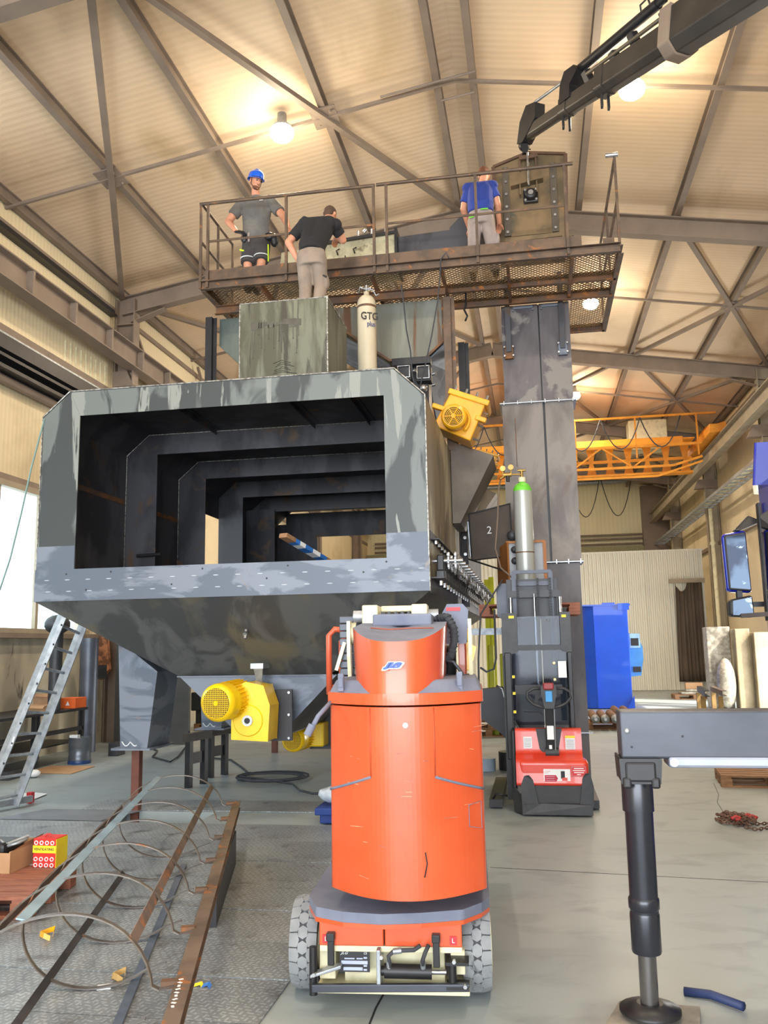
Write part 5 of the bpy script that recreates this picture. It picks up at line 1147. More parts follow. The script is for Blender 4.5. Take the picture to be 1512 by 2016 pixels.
MB().hexa([(-1.15, 4.36, .165), (-1.00, 4.38, .205), (-1.0, 4.44, .205), (-1.15, 4.42, .165), (-1.15, 4.36, .18), (-1.00, 4.38, .222), (-1.0, 4.44, .222), (-1.15, 4.42, .18)]).build('knuckle_arm', GALV, LF, .004)
MB().box(-.49, -.38, 4.36, 4.46, .235, .25).box(-.49, -.38, 4.36, 4.46, .125, .14).tube((-.46, 4.40, .14), (-.46, 4.40, .24), .02, 10).tube((-1.14, 4.40, .08), (-1.14, 4.40, .30), .02, 10).build('steering_knuckle', BLK, LF)
m = MB()
for x, z in ((-.45, .255), (-.40, .145), (-1.13, .185), (-.80, .27)): m.tube((x, 4.37, z), (x, 4.35, z), .010, 6)
m.build('pin_nuts', BRIGHT, LF)
def wheel(cx, cy, steer=0.0, r=.226, w=.145):
    c = V((cx, cy, r)); ax = V((math.cos(steer), math.sin(steer), 0))
    m = MB().lathe([(r * .62, -w / 2), (r * .90, -w / 2), (r * .955, -w * .38), (r * .965, 0), (r * .955, w * .38), (r * .90, w / 2), (r * .62, w / 2), (r * .60, 0), (r * .62, -w / 2)], c, ax, 48)
    t = m.build('tyre', pm('tyre_groove', L(78, 80, 84), L(66, 68, 72), 9, rough=.9) if 'tyre_groove' not in MATS else MATS['tyre_groove'], LF)
    m = MB(); x, z = m.frame(ax); N = 20
    for k in range(N):
        for row, off in ((-1, 0), (0, .5), (1, 0)):
            a0 = 2 * PI * (k + off) / N; pts = []
            hh = .46 if row else .44; wa = w * (.205 if row else .185)
            for (du, da) in ((-1, -.55), (0, -.95), (1, -.55), (1, .55), (0, .95), (-1, .55)) if row == 0 else ((-1, -.95), (.6, -.95), (1, 0), (.6, .95), (-1, .95), (-1, 0)) if row < 0 else ((1, -.95), (-.6, -.95), (-1, 0), (-.6, .95), (1, .95), (1, 0)):
                a = a0 + da * PI / N * .96; u = row * w * .335 + du * wa
                rad = r - (.012 if abs(u) > w * .42 else 0); pts.append((rad, a, u))
            vs = [c + (x * math.cos(a) + z * math.sin(a)) * (rad - .02) + ax * u for rad, a, u in pts] + [c + (x * math.cos(a) + z * math.sin(a)) * rad + ax * u for rad, a, u in pts]
            m.add(vs, [(i, (i + 1) % 6, 6 + (i + 1) % 6, 6 + i) for i in range(6)] + [(6, 7, 8, 9, 10, 11)])
    m.build('tread_blocks', TYRE, t)
    m = MB().lathe([(.03, -.01), (r * .3, 0), (r * .6, -.01), (r * .62, -.03), (r * .62, .05)], c + ax * (w * .2), ax, 24); m.build('wheel_rim', CREAM, t)
wheel(-1.222, 4.72, .03, w=.13); wheel(-.345, 4.72, .03, w=.13); wheel(-1.20, 6.25); wheel(-.36, 6.25)
# boom head behind the nose
m = MB().tube((-1.02, 4.98, 1.83), (-.34, 4.98, 1.83), .062, 20); m.build('cross_tube', CREAM, LF)
MB().box(-.93, -.56, 4.85, 5.1, 1.86, 1.905).box(-.93, -.84, 4.82, 5.0, 1.86, 1.985).box(-.65, -.56, 4.82, 5.0, 1.86, 1.985).box(-.84, -.65, 4.98, 5.0, 1.95, 1.985).build('boom_head', CREAM, LF, .008)
MB().tube((-.99, 4.92, 1.925), (-.93, 4.92, 1.925), .035, 14).tube((-.56, 4.92, 1.925), (-.50, 4.92, 1.925), .035, 14).build('pivot_pin', GALV, LF)
m = MB()
for i in range(5): m.box(-.83 + i * .038, -.815 + i * .038, 4.9, 4.97, 1.89, 1.95)
m.build('inner_chain_plates', BLK, LF)
for x in (-1.03, -.335): MB().prism([(x, 4.9, 1.90), (x, 5.08, 1.90), (x, 5.08, 1.55), (x, 4.95, 1.52), (x, 4.9, 1.7)], (.02, 0, 0)).build('side_plate', CREAM, LF)
MB().bar((-1.05, 4.95, 1.78), (-1.10, 4.95, 1.62), .012, .02).bar((-.47, 4.9, 1.80), (-.475, 4.9, 1.50), .012, .02).bar((-.40, 4.9, 1.80), (-.40, 4.9, 1.50), .012, .02).build('tie_link', CREAM, LF)
m = MB()
for i in range(11): m.box(-1.085, -1.0, 4.98, 5.08, 1.46 + i * .043, 1.50 + i * .043)
m.build('energy_chain', ARMG, LF, .004)
MB().prism([(-.475, 4.9, 1.76), (-.345, 4.9, 1.76), (-.33, 4.9, 1.95), (-.36, 4.9, 1.985), (-.45, 4.9, 1.985), (-.48, 4.9, 1.93)], (0, .12, 0)).build('jib_bracket', DUST, LF, .008)
MB().box(-.455, -.375, 4.895, 4.90, 1.945, 1.965).build('red_decal', REDL, LF)
m = MB(); pts = [(-.50, 4.86, 1.90), (-.45, 4.82, 1.91), (-.415, 4.80, 1.85), (-.41, 4.80, 1.78), (-.43, 4.80, 1.70), (-.50, 4.84, 1.655)]; m.path(pts, .022, 10)
for i in range(16):
    s = i / 15 * (len(pts) - 1); k = min(int(s), len(pts) - 2); p = V(pts[k]).lerp(V(pts[k + 1]), s - k); q = p + (V(pts[k + 1]) - V(pts[k])).normalized() * .008; m.tube(p, q, .026, 10)
m.build('corrugated_hose', RUBBER, LF)
MB().path([(-.50, 4.82, 1.68), (-.42, 4.80, 1.66), (-.375, 4.80, 1.60), (-.38, 4.82, 1.52)], .010, 8).path([(-.50, 4.82, 1.60), (-.43, 4.80, 1.575), (-.38, 4.80, 1.54), (-.37, 4.82, 1.50)], .010, 8).build('hose', ARMG, LF)
MB().tube((-.455, 5.05, 1.52), (-.445, 5.0, 1.74), .045, 18).build('lift_cylinder', BLK, LF)
MB().box(-.405, -.35, 5.1, 5.2, 1.45, 1.82).box(-.44, -.40, 5.1, 5.2, 1.68, 1.80).build('riser_arm', ORANGE, LF, .01)
MB().box(-.385, -.33, 5.25, 5.3, 1.6, 1.85).prism([(-.37, 5.2, 1.60), (-.31, 5.2, 1.66), (-.29, 5.2, 1.74), (-.33, 5.2, 1.76)], (0, .05, 0)).build('yellow_lever', YEL, LF)
m = MB().path([(-1.17, 5.6, 1.45), (-1.17, 5.6, 1.79), (-1.13, 5.6, 1.83), (-1.02, 5.7, 1.85)], .016, 8).path([(-1.25, 5.6, 1.45), (-1.25, 5.6, 1.83), (-1.21, 5.6, 1.87), (-1.15, 5.6, 1.86)], .020, 8).tube((-1.25, 5.6, 1.5), (-1.15, 5.7, 1.5), .012, 6); m.build('basket_rail', pm('dull_orange', L(206, 92, 60), rough=.4), LF)
m = MB()
for i in range(4): m.path([(-.97 + i * .012, 4.95, 1.90), (-.985 + i * .01, 4.90, 1.78), (-.98 + i * .008, 4.88, 1.66 - i * .02), (-.95, 4.9, 1.55)], .009, 6)
m.build('hose_bundle', RUBBER, LF)
pv_ = V((-.74, 4.4, 0)); RZ = Matrix.Rotation(.07, 3, 'Z')
LF.location = pv_ + RZ @ (LF.location - pv_); LF.rotation_euler = (0, 0, .07)
# ------------------------------------------------------------------ red stacker truck
ST = thing('pallet_stacker', (.12, 9.9, 0), 'red and black pallet stacker with tiller and raised mast, right of the orange lift', 'stacker')
# body: battery hood stepped forward
prof = [(9.62, .865), (9.52, .86), (9.50, .62), (9.36, .55), (9.33, .30), (9.62, .30)]
m = MB(); xs0, xs1 = -.25, .44
def sec(x, yo=0, sz=1): return [V((x, 9.62 + (y - 9.62), z)) for y, z in prof]
m.prism([(-.25, y, z) for y, z in prof], (.69, 0, 0)); bd1 = m.build('battery_hood', RED, ST, .03, 4)
MB().box(-.23, .49, 9.345, 9.62, .30, .56).build('drive_cover', RED, ST, .05, 5)
m = MB().prism([(-.03, 9.49, .86), (.24, 9.49, .86), (.20, 9.49, .66), (.15, 9.49, .61), (.04, 9.49, .61), (.0, 9.49, .66)], (0, .04, 0)); m.build('tiller_recess', BLACK, ST, .012)
m = MB(); m.prism([(-.20, 9.30, .02), (.51, 9.30, .02), (.51, 9.30, .12), (.38, 9.32, .13), (.0, 9.32, .13), (-.20, 9.30, .12)], (0, .4, 0)); sk_ = m.build('bumper_skirt', BLACK, ST, .02, 3)
MB().prism([(-.20, 9.32, .10), (-.03, 9.32, .10), (-.08, 9.32, .36), (-.12, 9.32, .41), (-.17, 9.33, .40), (-.21, 9.33, .30)], (0, .12, 0)).build('bumper_corner', BLACK, ST, .02)
MB().prism([(.52, 9.32, .10), (.38, 9.32, .10), (.42, 9.32, .38), (.45, 9.32, .43), (.50, 9.33, .43), (.53, 9.33, .30)], (0, .12, 0)).build('bumper_corner', BLACK, ST, .02)
MB().box(-.12, .44, 9.35, 9.6, .10, .31).build('lower_panel', pm('charcoal_panel', L(58, 60, 64), rough=.6), ST, .01)
MB().prism([(-.29, 9.50, .02), (-.18, 9.30, .02), (-.18, 9.34, .18), (-.26, 9.48, .25), (-.30, 9.55, .25)], (0, .35, 0)).build('side_guard', BLACK, ST, .02)
MB().box(-.30, -.245, 9.55, 10.2, .1, .84).build('black_side_cover', BLK, ST, .02)
s1 = MB().box(-.165, -.075, 9.494, 9.499, .66, .78).build('white_label', WHITE, bd1)
s2 = MB().box(.27, .37, 9.494, 9.499, .65, .79).build('white_label', WHITE, bd1)
MB().box(.27, .37, 9.492, 9.495, .765, .79).build('label_stripe', YELL, s2)
m = MB()
for i in range(6): m.box(-.158, -.085, 9.4925, 9.4935, .675 + i * .016, .680 + i * .016); m.box(.278, .36, 9.4925, 9.4935, .662 + i * .016, .667 + i * .016)
m.build('label_print', pm('label_text_grey', L(140, 150, 170), rough=.6), s1)
MB().path([(-.085 + .028 * math.cos(a), 9.497, .605 + .028 * math.sin(a)) for a in [k * PI / 10 for k in range(20)]], .003, 5, 0, True).build('round_mark', pm('salmon_mark', L(250, 150, 130), rough=.5), bd1)
text('round_mark_letter', 'S', .045, (-.085, 9.496, .605), MATS['salmon_mark'], bd1, bold=.002)
lb = MB().box(.03, .30, 9.336, 9.342, .325, .47).build('dealer_label', WHITE, ST)
MB().box(.04, .155, 9.334, 9.337, .345, .41).prism([(.155, 9.334, .345), (.155, 9.334, .41), (.175, 9.334, .377)], (0, .003, 0)).box(.04, .29, 9.334, 9.337, .325, .335).build('label_red_block', pm('crimson', L(188, 30, 70), rough=.5), lb)
MB().box(.205, .245, 9.333, 9.337, .375, .45).build('label_drawing', INK, lb); MB().box(.215, .27, 9.332, 9.336, .355, .385).build('label_drawing_red', RED, lb)
text('label_text', '\u2116 serwis', .028, (.085, 9.334, .438), pm('grey_print', L(110, 110, 120), rough=.6), lb) if False else None
m = MB()
for i in range(3): m.box(.05, .14, 9.332, 9.334, .352 + i * .02, .357 + i * .02)
m.box(.04, .10, 9.333, 9.335, .445, .452).box(.04, .08, 9.333, 9.335, .43, .436); m.build('label_print', pm('pale_print', L(220, 170, 180), rough=.6), lb)
l2 = MB().box(.31, .465, 9.336, 9.342, .395, .50).build('red_label', REDL, ST)
m = MB()
for i, wdt in enumerate((.04, .10, .12, .10)): m.box(.388 - wdt / 2, .388 + wdt / 2, 9.334, 9.337, .412 + i * .02, .420 + i * .02)
m.path([(.317, 9.335, .402), (.458, 9.335, .402), (.458, 9.335, .494), (.317, 9.335, .494)], .0015, 4, 0, True); m.build('label_print', WHITE, l2)
# tiller
m = MB().hexa([(.07, 9.46, .60), (.16, 9.46, .60), (.16, 9.52, .60), (.07, 9.52, .60), (.075, 9.36, 1.15), (.16, 9.36, 1.15), (.16, 9.40, 1.15), (.075, 9.40, 1.15)]); ta = m.build('tiller_arm', BLK, ST, .008)
MB().bar((.165, 9.45, .62), (.17, 9.37, 1.12), .012, .014).build('tiller_strut', pm('grey_strut', L(130, 132, 136), rough=.5), ta)
MB().lathe([(.05, 0), (.05, .14)], (.06, 9.48, .62), (1, 0, 0), 16).build('tiller_pivot', BLACK, ta)
hd = MB().prism([(.04, 9.34, 1.20), (.20, 9.34, 1.20), (.20, 9.34, 1.30), (.17, 9.34, 1.33), (.07, 9.34, 1.33), (.04, 9.34, 1.30)], (0, .06, 0)).prism([(.07, 9.34, 1.08), (.17, 9.34, 1.08), (.19, 9.34, 1.2), (.05, 9.34, 1.2)], (0, .05, 0)).build('tiller_head', BLACK, ta, .012)
MB().box(.065, .175, 9.325, 9.39, 1.275, 1.345).build('red_button', pm('dark_red_button', L(150, 40, 40), rough=.4), hd, .012)
MB().box(.085, .155, 9.333, 9.341, 1.15, 1.26).build('blue_display', pm('display_blue', L(50, 150, 220), rough=.4), hd, .003)
m = MB()
for sg in (-1, 1):
    cxx = .12; m.path([(cxx + sg * .08, 9.36, 1.29), (cxx + sg * .16, 9.36, 1.285), (cxx + sg * .22, 9.36, 1.25), (cxx + sg * .225, 9.36, 1.19), (cxx + sg * .17, 9.36, 1.13), (cxx + sg * .10, 9.36, 1.10), (cxx + sg * .04, 9.36, 1.09)], .016, 8)
m.build('handle_loop', BLACK, hd)
MB().box(.085, .155, 9.40, 9.405, .76, .90).box(.10, .13, 9.43, 9.435, .66, .70).build('arm_label', WHITE, ta)
# mast
m = MB()
for x in (-.31, .34): m.channel((x, 10.05, .05), (x, 10.05, 1.95), .12, .06, .012, 1 if x < 0 else -1, (0, 1, 0))
m.build('outer_mast', BLK, ST)
m = MB()
for x in (-.24, .27): m.channel((x, 10.1, .9), (x, 10.1, 2.35), .10, .05, .01, 1 if x < 0 else -1, (0, 1, 0))
m.box(-.27, .30, 10.04, 10.08, 2.28, 2.36); m.build('middle_mast', BLK, ST)
m = MB()
for x in (-.19, .19): m.channel((x, 10.14, 1.4), (x, 10.14, 2.58), .09, .045, .01, 1 if x < 0 else -1, (0, 1, 0))
m.box(-.23, .22, 10.1, 10.14, 2.56, 2.60).box(-.2, .2, 10.12, 10.15, 2.42, 2.47); m.build('inner_mast', ARMG, ST)
MB().tube((-.255, 10.02, 1.95), (-.255, 10.02, 2.28), .02, 10).tube((.30, 10.02, 1.95), (.30, 10.02, 2.28), .02, 10).tube((.015, 10.03, 1.3), (.015, 10.03, 2.32), .012, 10).build('lift_ram_rod', BRIGHT, ST)
m = MB()
for x in (-.17, .20, .06):
    z = 1.9
    while z < 2.5: m.box(x - .012, x + .012, 10.0, 10.02, z, z + .022); z += .032
m.build('lift_chain', INK, ST)
for xa, xb in ((-.36, -.19), (.285, .40)):
    m = MB().prism([(xa, 9.85, 1.62), (xb, 9.85, 1.66), (xb, 9.85, 2.10), (xa, 9.85, 2.10)] if xa < 0 else [(xa, 9.85, 1.68), (xb, 9.85, 1.62), (xb, 9.85, 2.10), (xa, 9.85, 2.10)], (0, .10, 0)); c_ = m.build('mast_cover', BLACK, ST, .02)
    MB().box(xa + .08 if xa < 0 else xa + .02, xa + .14 if xa < 0 else xa + .07, 9.843, 9.848, 2.04, 2.07).build('small_label', YELL, c_)
MB().box(-.20, .30, 9.86, 9.90, 1.70, 1.74).box(-.2, .3, 9.86, 9.88, 1.68, 1.70).build('cover_bar', BLK, ST)
MB().box(-.28, .36, 9.955, 9.96, .86, 2.06).build('plexiglass_screen', PLEXI, ST)
MB().box(-.345, -.27, 9.84, 9.95, .5, 1.66).box(.345, .40, 9.84, 9.95, .5, 1.66).build('side_profile', BLK, ST, .01)
m = MB()
for z in (1.0, 1.20, 1.38): m.box(-.265, -.235, 9.79, 9.795, z, z + .03)
m.build('yellow_ticks', YELL, ST)
MB().box(.24, .33, 9.79, 9.796, 1.38, 1.56).build('screen_label', WHITE, ST)
m = MB()
for z in (1.36, 1.54): m.sphere((.20, 9.83, z), .012, 10)
m.build('indicator_light', AMBER, ST)
MB().path([(-.15, 9.78, 1.02), (.02, 9.78, 1.01), (.05, 9.78, .98)], .003, 5).bar((-.24, 9.92, 1.25), (.28, 9.92, 1.25), .03, .10).bar((-.02, 9.9, 1.1), (.04, 9.9, 1.3), .03, .04).build('lower_mast_bar', BLK, ST)
m = MB().box(-.30, -.18, 10.2, 11.5, 2.04, 2.09).box(.16, .28, 10.2, 11.5, 2.04, 2.09).box(-.3, .28, 10.16, 10.2, 2.04, 2.5); m.build('fork', BLK, ST)
MB().prism([(-.42, 10.2, 2.08), (-.3, 10.2, 2.0), (-.3, 10.2, 2.46), (-.36, 10.2, 2.46), (-.42, 10.2, 2.38)], (0, .04, 0)).build('fork_carriage', ARMG, ST)
for x in (-.62, .50):
    MB().box(x - .0 if x > 0 else x + .06, x + .10 if x > 0 else x + .20, 9.7, 11.3, .02, .10).build('support_leg', BLK, ST)
MB().path([(-.52, 9.75, .1), (-.48, 9.7, .16), (-.36, 9.7, .14)], .012, 6).build('leg_guard', BLK, ST)
# ------------------------------------------------------------------ pallets
def pallet(name, c, rz, label, mat=WOOD, L_=1.2, W_=.8, z=0.0, group=None, boards=5):
    t = thing(name, (c[0], c[1], z), label, 'pallet', group)
    M = Matrix.Rotation(rz, 3, 'Z'); c = V((c[0], c[1], z))
    def P(x, y, zz): return c + M @ V((x, y, zz))
    def bx_(m, x0, x1, y0, y1, z0, z1): m.hexa([P(x0, y0, z0), P(x1, y0, z0), P(x1, y1, z0), P(x0, y1, z0), P(x0, y0, z1), P(x1, y0, z1), P(x1, y1, z1), P(x0, y1, z1)])
    for i in range(boards):
        y = -W_ / 2 + (W_ - .12) * i / (boards - 1); m = MB(); bx_(m, -L_ / 2, L_ / 2, y, y + .12, .122, .144); m.build('deck_board', mat, t)
    for i in range(3):
        x = -L_ / 2 + (L_ - .12) * i / 2; m = MB(); bx_(m, x, x + .12, -W_ / 2, W_ / 2, .10, .122); m.build('cross_board', mat, t)
    for i in range(3):
        for j in range(3):
            x = -L_ / 2 + (L_ - .13) * i / 2; y = -W_ / 2 + (W_ - .12) * j / 2; m = MB(); bx_(m, x, x + .13, y, y + .12, .022, .10); m.build('block', mat, t)
    for j in range(3):
        y = -W_ / 2 + (W_ - .12) * j / 2; m = MB(); bx_(m, -L_ / 2, L_ / 2, y, y + .12, 0, .022); m.build('skid_board', mat, t)
    return t
pallet('pallet', (-.05, 10.95), 0, 'brown wooden pallet raised high on the stacker forks under the green-topped gas cylinder', WOODR, 1.2, .8, 2.092)
gg, zc = gas_cylinder('gas_cylinder', (-.07, 10.68, 2.237), .115, 1.62, CYLG, GREEN, 'grey gas cylinder with a green shoulder and brass gauges, standing on the raised pallet')
MB().tube((-.07, 10.68, zc - .04), (-.07, 10.68, zc + .02), .045, 14).build('collar', CREAM, gg)
vv = MB().tube((-.07, 10.68, zc), (-.07, 10.68, zc + .10), .018, 12).tube((-.12, 10.68, zc + .11), (-.02, 10.68, zc + .11), .014, 10).tube((-.07, 10.68, zc + .06), (-.20, 10.66, zc + .06), .012, 10).build('valve', BRASS, gg)
rg = MB().tube((-.20, 10.66, zc + .06), (-.30, 10.64, zc + .05), .03, 12).lathe([(.035, 0), (.035, .03)], (-.30, 10.62, zc + .13), (0, -1, 0), 18).lathe([(.035, 0), (.035, .03)], (-.20, 10.62, zc + .14), (0, -1, 0), 18).tube((-.30, 10.64, zc + .05), (-.30, 10.63, zc + .13), .01, 8).tube((-.20, 10.64, zc + .05), (-.20, 10.63, zc + .14), .01, 8).tube((-.27, 10.64, zc + .05), (-.34, 10.62, zc + .0), .014, 8).build('regulator', BRASS, gg)
MB().tube((-.24, 10.60, zc + .03), (-.24, 10.60, zc - .04), .022, 12).build('regulator_knob', BLK, rg)
MB().path([(-.33, 10.62, zc + .0), (-.36, 10.55, zc - .15), (-.38, 10.5, 3.3), (-.42, 10.4, 2.9), (-.36, 10.3, 2.65), (-.22, 10.2, 2.52)], .010, 8).build('gas_hose', pm('taupe_hose', L(120, 104, 92), rough=.6), gg)
MB().lathe([(.1155, .62), (.1155, .635)], (-.07, 10.68, 2.237), (0, 0, 1), 32).build('chain_ring', RUST, gg)
# crate / cabinet behind the cylinder
cr = thing('wooden_crate', (-.13, 11.1, 2.237), 'orange brown wooden crate with grey front on the raised pallet behind the gas cylinder', 'crate')
MB().hexa([(-.29, 10.78, 2.24), (-.27, 10.80, 2.24), (-.42, 11.30, 2.24), (-.44, 11.28, 2.24), (-.29, 10.78, 3.02), (-.27, 10.80, 3.02), (-.42, 11.30, 2.98), (-.44, 11.28, 2.98)]).build('side_board', PLY, cr)
MB().box(-.28, .17, 10.83, 11.25, 2.24, 3.00).build('grey_panel', pm('light_grey_panel', L(150, 152, 156), rough=.5), cr)
MB().box(.15, .19, 10.80, 11.27, 2.24, 3.02).box(-.30, .17, 10.80, 10.83, 3.0, 3.03).build('edge_board', PLY, cr)
MB().sphere((-.20, 10.80, 2.92), .045, 14).sphere((-.20, 10.80, 2.78), .045, 14).sphere((-.22, 10.82, 3.10), .07, 14).build('black_knob', BLACK, cr)
# ------------------------------------------------------------------ outrigger and lorry cab
OR = thing('crane_outrigger', (.455, 4.45, 0), 'grey steel outrigger beam with a round black stabiliser leg in the right foreground', 'outrigger')
BY0, BY1 = 4.37, 4.55
MB().box(.385, 2.6, BY0, BY1, 1.20, 1.422).build('beam', ARMG, OR, .012, 3)
MB().box(.60, 2.6, BY0 - .004, BY1, 1.158, 1.212).build('lower_strip', pm('worn_silver', L(150, 156, 172), L(128, 134, 150), 6, stretch=(.4, 1, 1), rough=.4, metal=.3), OR, .014)
MB().tube((.625, BY0 - .008, 1.185), (.625, BY0 - .002, 1.185), .020, 16).build('weld_plug', BRIGHT, OR)
m = MB()
for x, z in ((.435, 1.255), (.672, 1.305)): m.tube((x, BY0 - .002, z), (x, BY0 + .01, z), .006, 12)
m.build('drilled_hole', INK, OR)
MB().lathe([(.014, 0), (.012, -.006), (.004, -.007)], (.417, BY0, 1.33), (0, 1, 0), 18).build('grease_cap', GALV, OR)
m = MB(); m.prism([(.375, 4.33, 1.09), (.555, 4.33, 1.09), (.565, 4.33, 1.19), (.565, 4.33, 1.205), (.37, 4.33, 1.205), (.37, 4.33, 1.19)], (0, .25, 0)).box(.395, .535, 4.32, 4.34, 1.10, 1.19)
m.box(.38, .42, 4.315, 4.36, 1.07, 1.12).box(.51, .55, 4.315, 4.36, 1.07, 1.12); m.build('leg_socket', BLK, OR, .010)
LP = lambda z: V((.455 + .004 * (z - .3), 4.45, z))
MB().tube(LP(.33), LP(1.10), .066, 28).lathe([(.066, 0), (.072, .01), (.072, .05), (.066, .06)], (.455, 4.45, .50), (0, 0, 1), 28).lathe([(.066, 0), (.069, .01), (.069, .17), (.066, .18)], (.455, 4.45, .31), (0, 0, 1), 28).lathe([(.074, 0), (.074, .13), (.068, .15)], (.456, 4.45, .95), (0, 0, 1), 28).build('leg_tube', pm('glossy_black_tube', L(40, 42, 50), L(54, 56, 64), 3, stretch=(1, 1, .3), rough=.25, metal=.3, spots=L(104, 104, 108), ssc=9, slo=.68, shi=.74), OR)
MB().tube(LP(.03), LP(.32), .042, 24).build('chrome_ram', pm('dull_chrome', L(130, 128, 126), L(104, 102, 102), 3, stretch=(3, 3, .1), rough=.25, metal=.75), OR)
MB().lathe([(.14, 0), (.14, .015), (.06, .04)], (.455, 4.45, .052), (0, 0, 1), 24).build('foot', BLK, OR)
m = MB(); m.prism([(.20, 4.22, 0), (.62, 4.15, 0), (.70, 4.60, 0), (.33, 4.62, 0)], (0, 0, .028)); tag(m.build('support_pad', pm('worn_pad', L(150, 146, 136), L(122, 118, 112), 9, rough=.9), bevel=.008), 'flat worn grey support pad on the floor under the outrigger leg', 'pad')
m = MB().path([(.66, 4.80, .02), (.78, 4.76, .025), (.90, 4.62, .03)], .022, 8); tag(m.build('strap_end', pm('navy_strap', L(36, 52, 96), rough=.6)), 'short dark blue strap lying on the floor beside the support pad', 'strap')
TK = thing('lorry', (3.0, 6.6, 0), 'dark blue lorry at the right edge, only cab corner and two side mirrors visible', 'lorry')
m = MB(); cp = [(1.84, 5.2), (1.86, 7.35), (1.95, 7.62), (2.2, 7.75), (4.1, 7.75), (4.2, 7.5), (4.2, 5.2)]
m.prism([(x, y, .95) for x, y in cp], (0, 0, 2.05)); m.build('cab', TRUCK, TK, .04, 3)
m = MB().prism([(1.80, 5.2, .35), (1.80, 7.3, .35), (1.90, 7.7, .35), (4.2, 7.75, .35), (4.2, 5.2, .35)], (0, 0, .38)); m.build('cab_step', TRUCK, TK, .03)
MB().box(1.835, 1.85, 5.6, 7.3, 1.95, 2.75).build('side_window', DGLASS, TK, .01)
MB().box(1.83, 1.845, 7.28, 7.36, 1.9, 2.85).build('window_seal', BLK, TK)
MB().prism([(1.78, 7.2, 2.98), (1.90, 7.66, 2.98), (2.3, 7.8, 2.98), (2.3, 7.2, 2.98)], (.04, 0, .35)).build('sun_visor', TRUCK, TK, .02)
MB().prism([(1.62, 7.25, 1.925), (1.9, 7.1, 1.935), (2.0, 7.3, 1.95), (2.0, 7.8, 1.95), (1.8, 7.75, 1.94)], (0, 0, .035)).build('cab_deflector', pm('brown_black_edge', L(74, 60, 58), L(50, 44, 46), 5, rough=.4), TK, .008)
mr = MB().hexa([(1.585, 7.50, 2.15), (1.775, 7.46, 2.13), (1.775, 7.60, 2.13), (1.60, 7.62, 2.15), (1.575, 7.50, 2.63), (1.765, 7.46, 2.655), (1.765, 7.60, 2.655), (1.59, 7.62, 2.63)]).build('large_mirror', TRUCK, TK, .03, 4)
MB().hexa([(1.60, 7.478, 2.165), (1.765, 7.444, 2.145), (1.765, 7.47, 2.145), (1.60, 7.50, 2.165), (1.592, 7.478, 2.615), (1.755, 7.444, 2.635), (1.755, 7.47, 2.635), (1.592, 7.50, 2.615)]).build('mirror_rim', BLK, mr, .02, 3)
MB().hexa([(1.612, 7.470, 2.18), (1.757, 7.439, 2.16), (1.757, 7.441, 2.16), (1.612, 7.472, 2.18), (1.604, 7.470, 2.60), (1.747, 7.439, 2.62), (1.747, 7.441, 2.62), (1.604, 7.472, 2.60)]).build('mirror_glass', MIRROR, mr)
ms = MB().hexa([(1.58, 7.45, 1.945), (1.77, 7.42, 1.93), (1.78, 7.58, 1.93), (1.59, 7.60, 1.945), (1.585, 7.45, 2.08), (1.765, 7.42, 2.115), (1.765, 7.58, 2.115), (1.595, 7.60, 2.08)]).build('small_mirror', BLK, TK, .025, 3)
MB().hexa([(1.605, 7.432, 1.955), (1.755, 7.402, 1.945), (1.755, 7.404, 1.945), (1.605, 7.434, 1.955), (1.612, 7.432, 2.07), (1.748, 7.402, 2.095), (1.748, 7.404, 2.095), (1.612, 7.434, 2.07)]).build('mirror_glass', MIRROR, ms)
MB().hexa([(1.67, 7.48, 2.65), (1.72, 7.46, 2.65), (1.72, 7.54, 2.65), (1.67, 7.56, 2.65), (1.80, 7.5, 2.78), (1.90, 7.45, 2.72), (1.90, 7.55, 2.72), (1.80, 7.6, 2.78)]).build('mirror_arm', BLK, TK, .012)
MB().box(1.66, 1.70, 7.48, 7.54, 2.08, 2.16).box(1.72, 1.88, 7.48, 7.54, 2.02, 2.06).build('mirror_arm', BLK, TK)
text('door_lettering', 'HAISPED', .07, (1.828, 7.05, 1.42), WHITE, TK, (PI / 2, 0, -PI / 2)) if False else None
text('door_lettering', 'Nosip', .10, (1.832, 7.12, 1.47), WHITE, TK, (PI / 2, 0, -PI / 2), bold=.002)
m = MB()
for z, n_, h in ((1.36, 1, .03), (1.28, 4, .03), (1.20, 4, .03)):
    for i in range(n_): m.box(1.832, 1.835, 7.22 - i * .06, 7.22 - i * .06 + .04, z, z + h)
m.build('door_lettering', WHITE, TK)
for y in (6.3, ):
    MB().lathe([(.25, 0), (.48, .01), (.50, .05), (.50, .27), (.48, .3)], (1.86, y, .50), (1, 0, 0), 32).build('wheel', RUBBER, TK)
MB().box(2.2, 3.9, -2, 7.4, .75, 1.0).build('chassis_frame', BLK, TK)
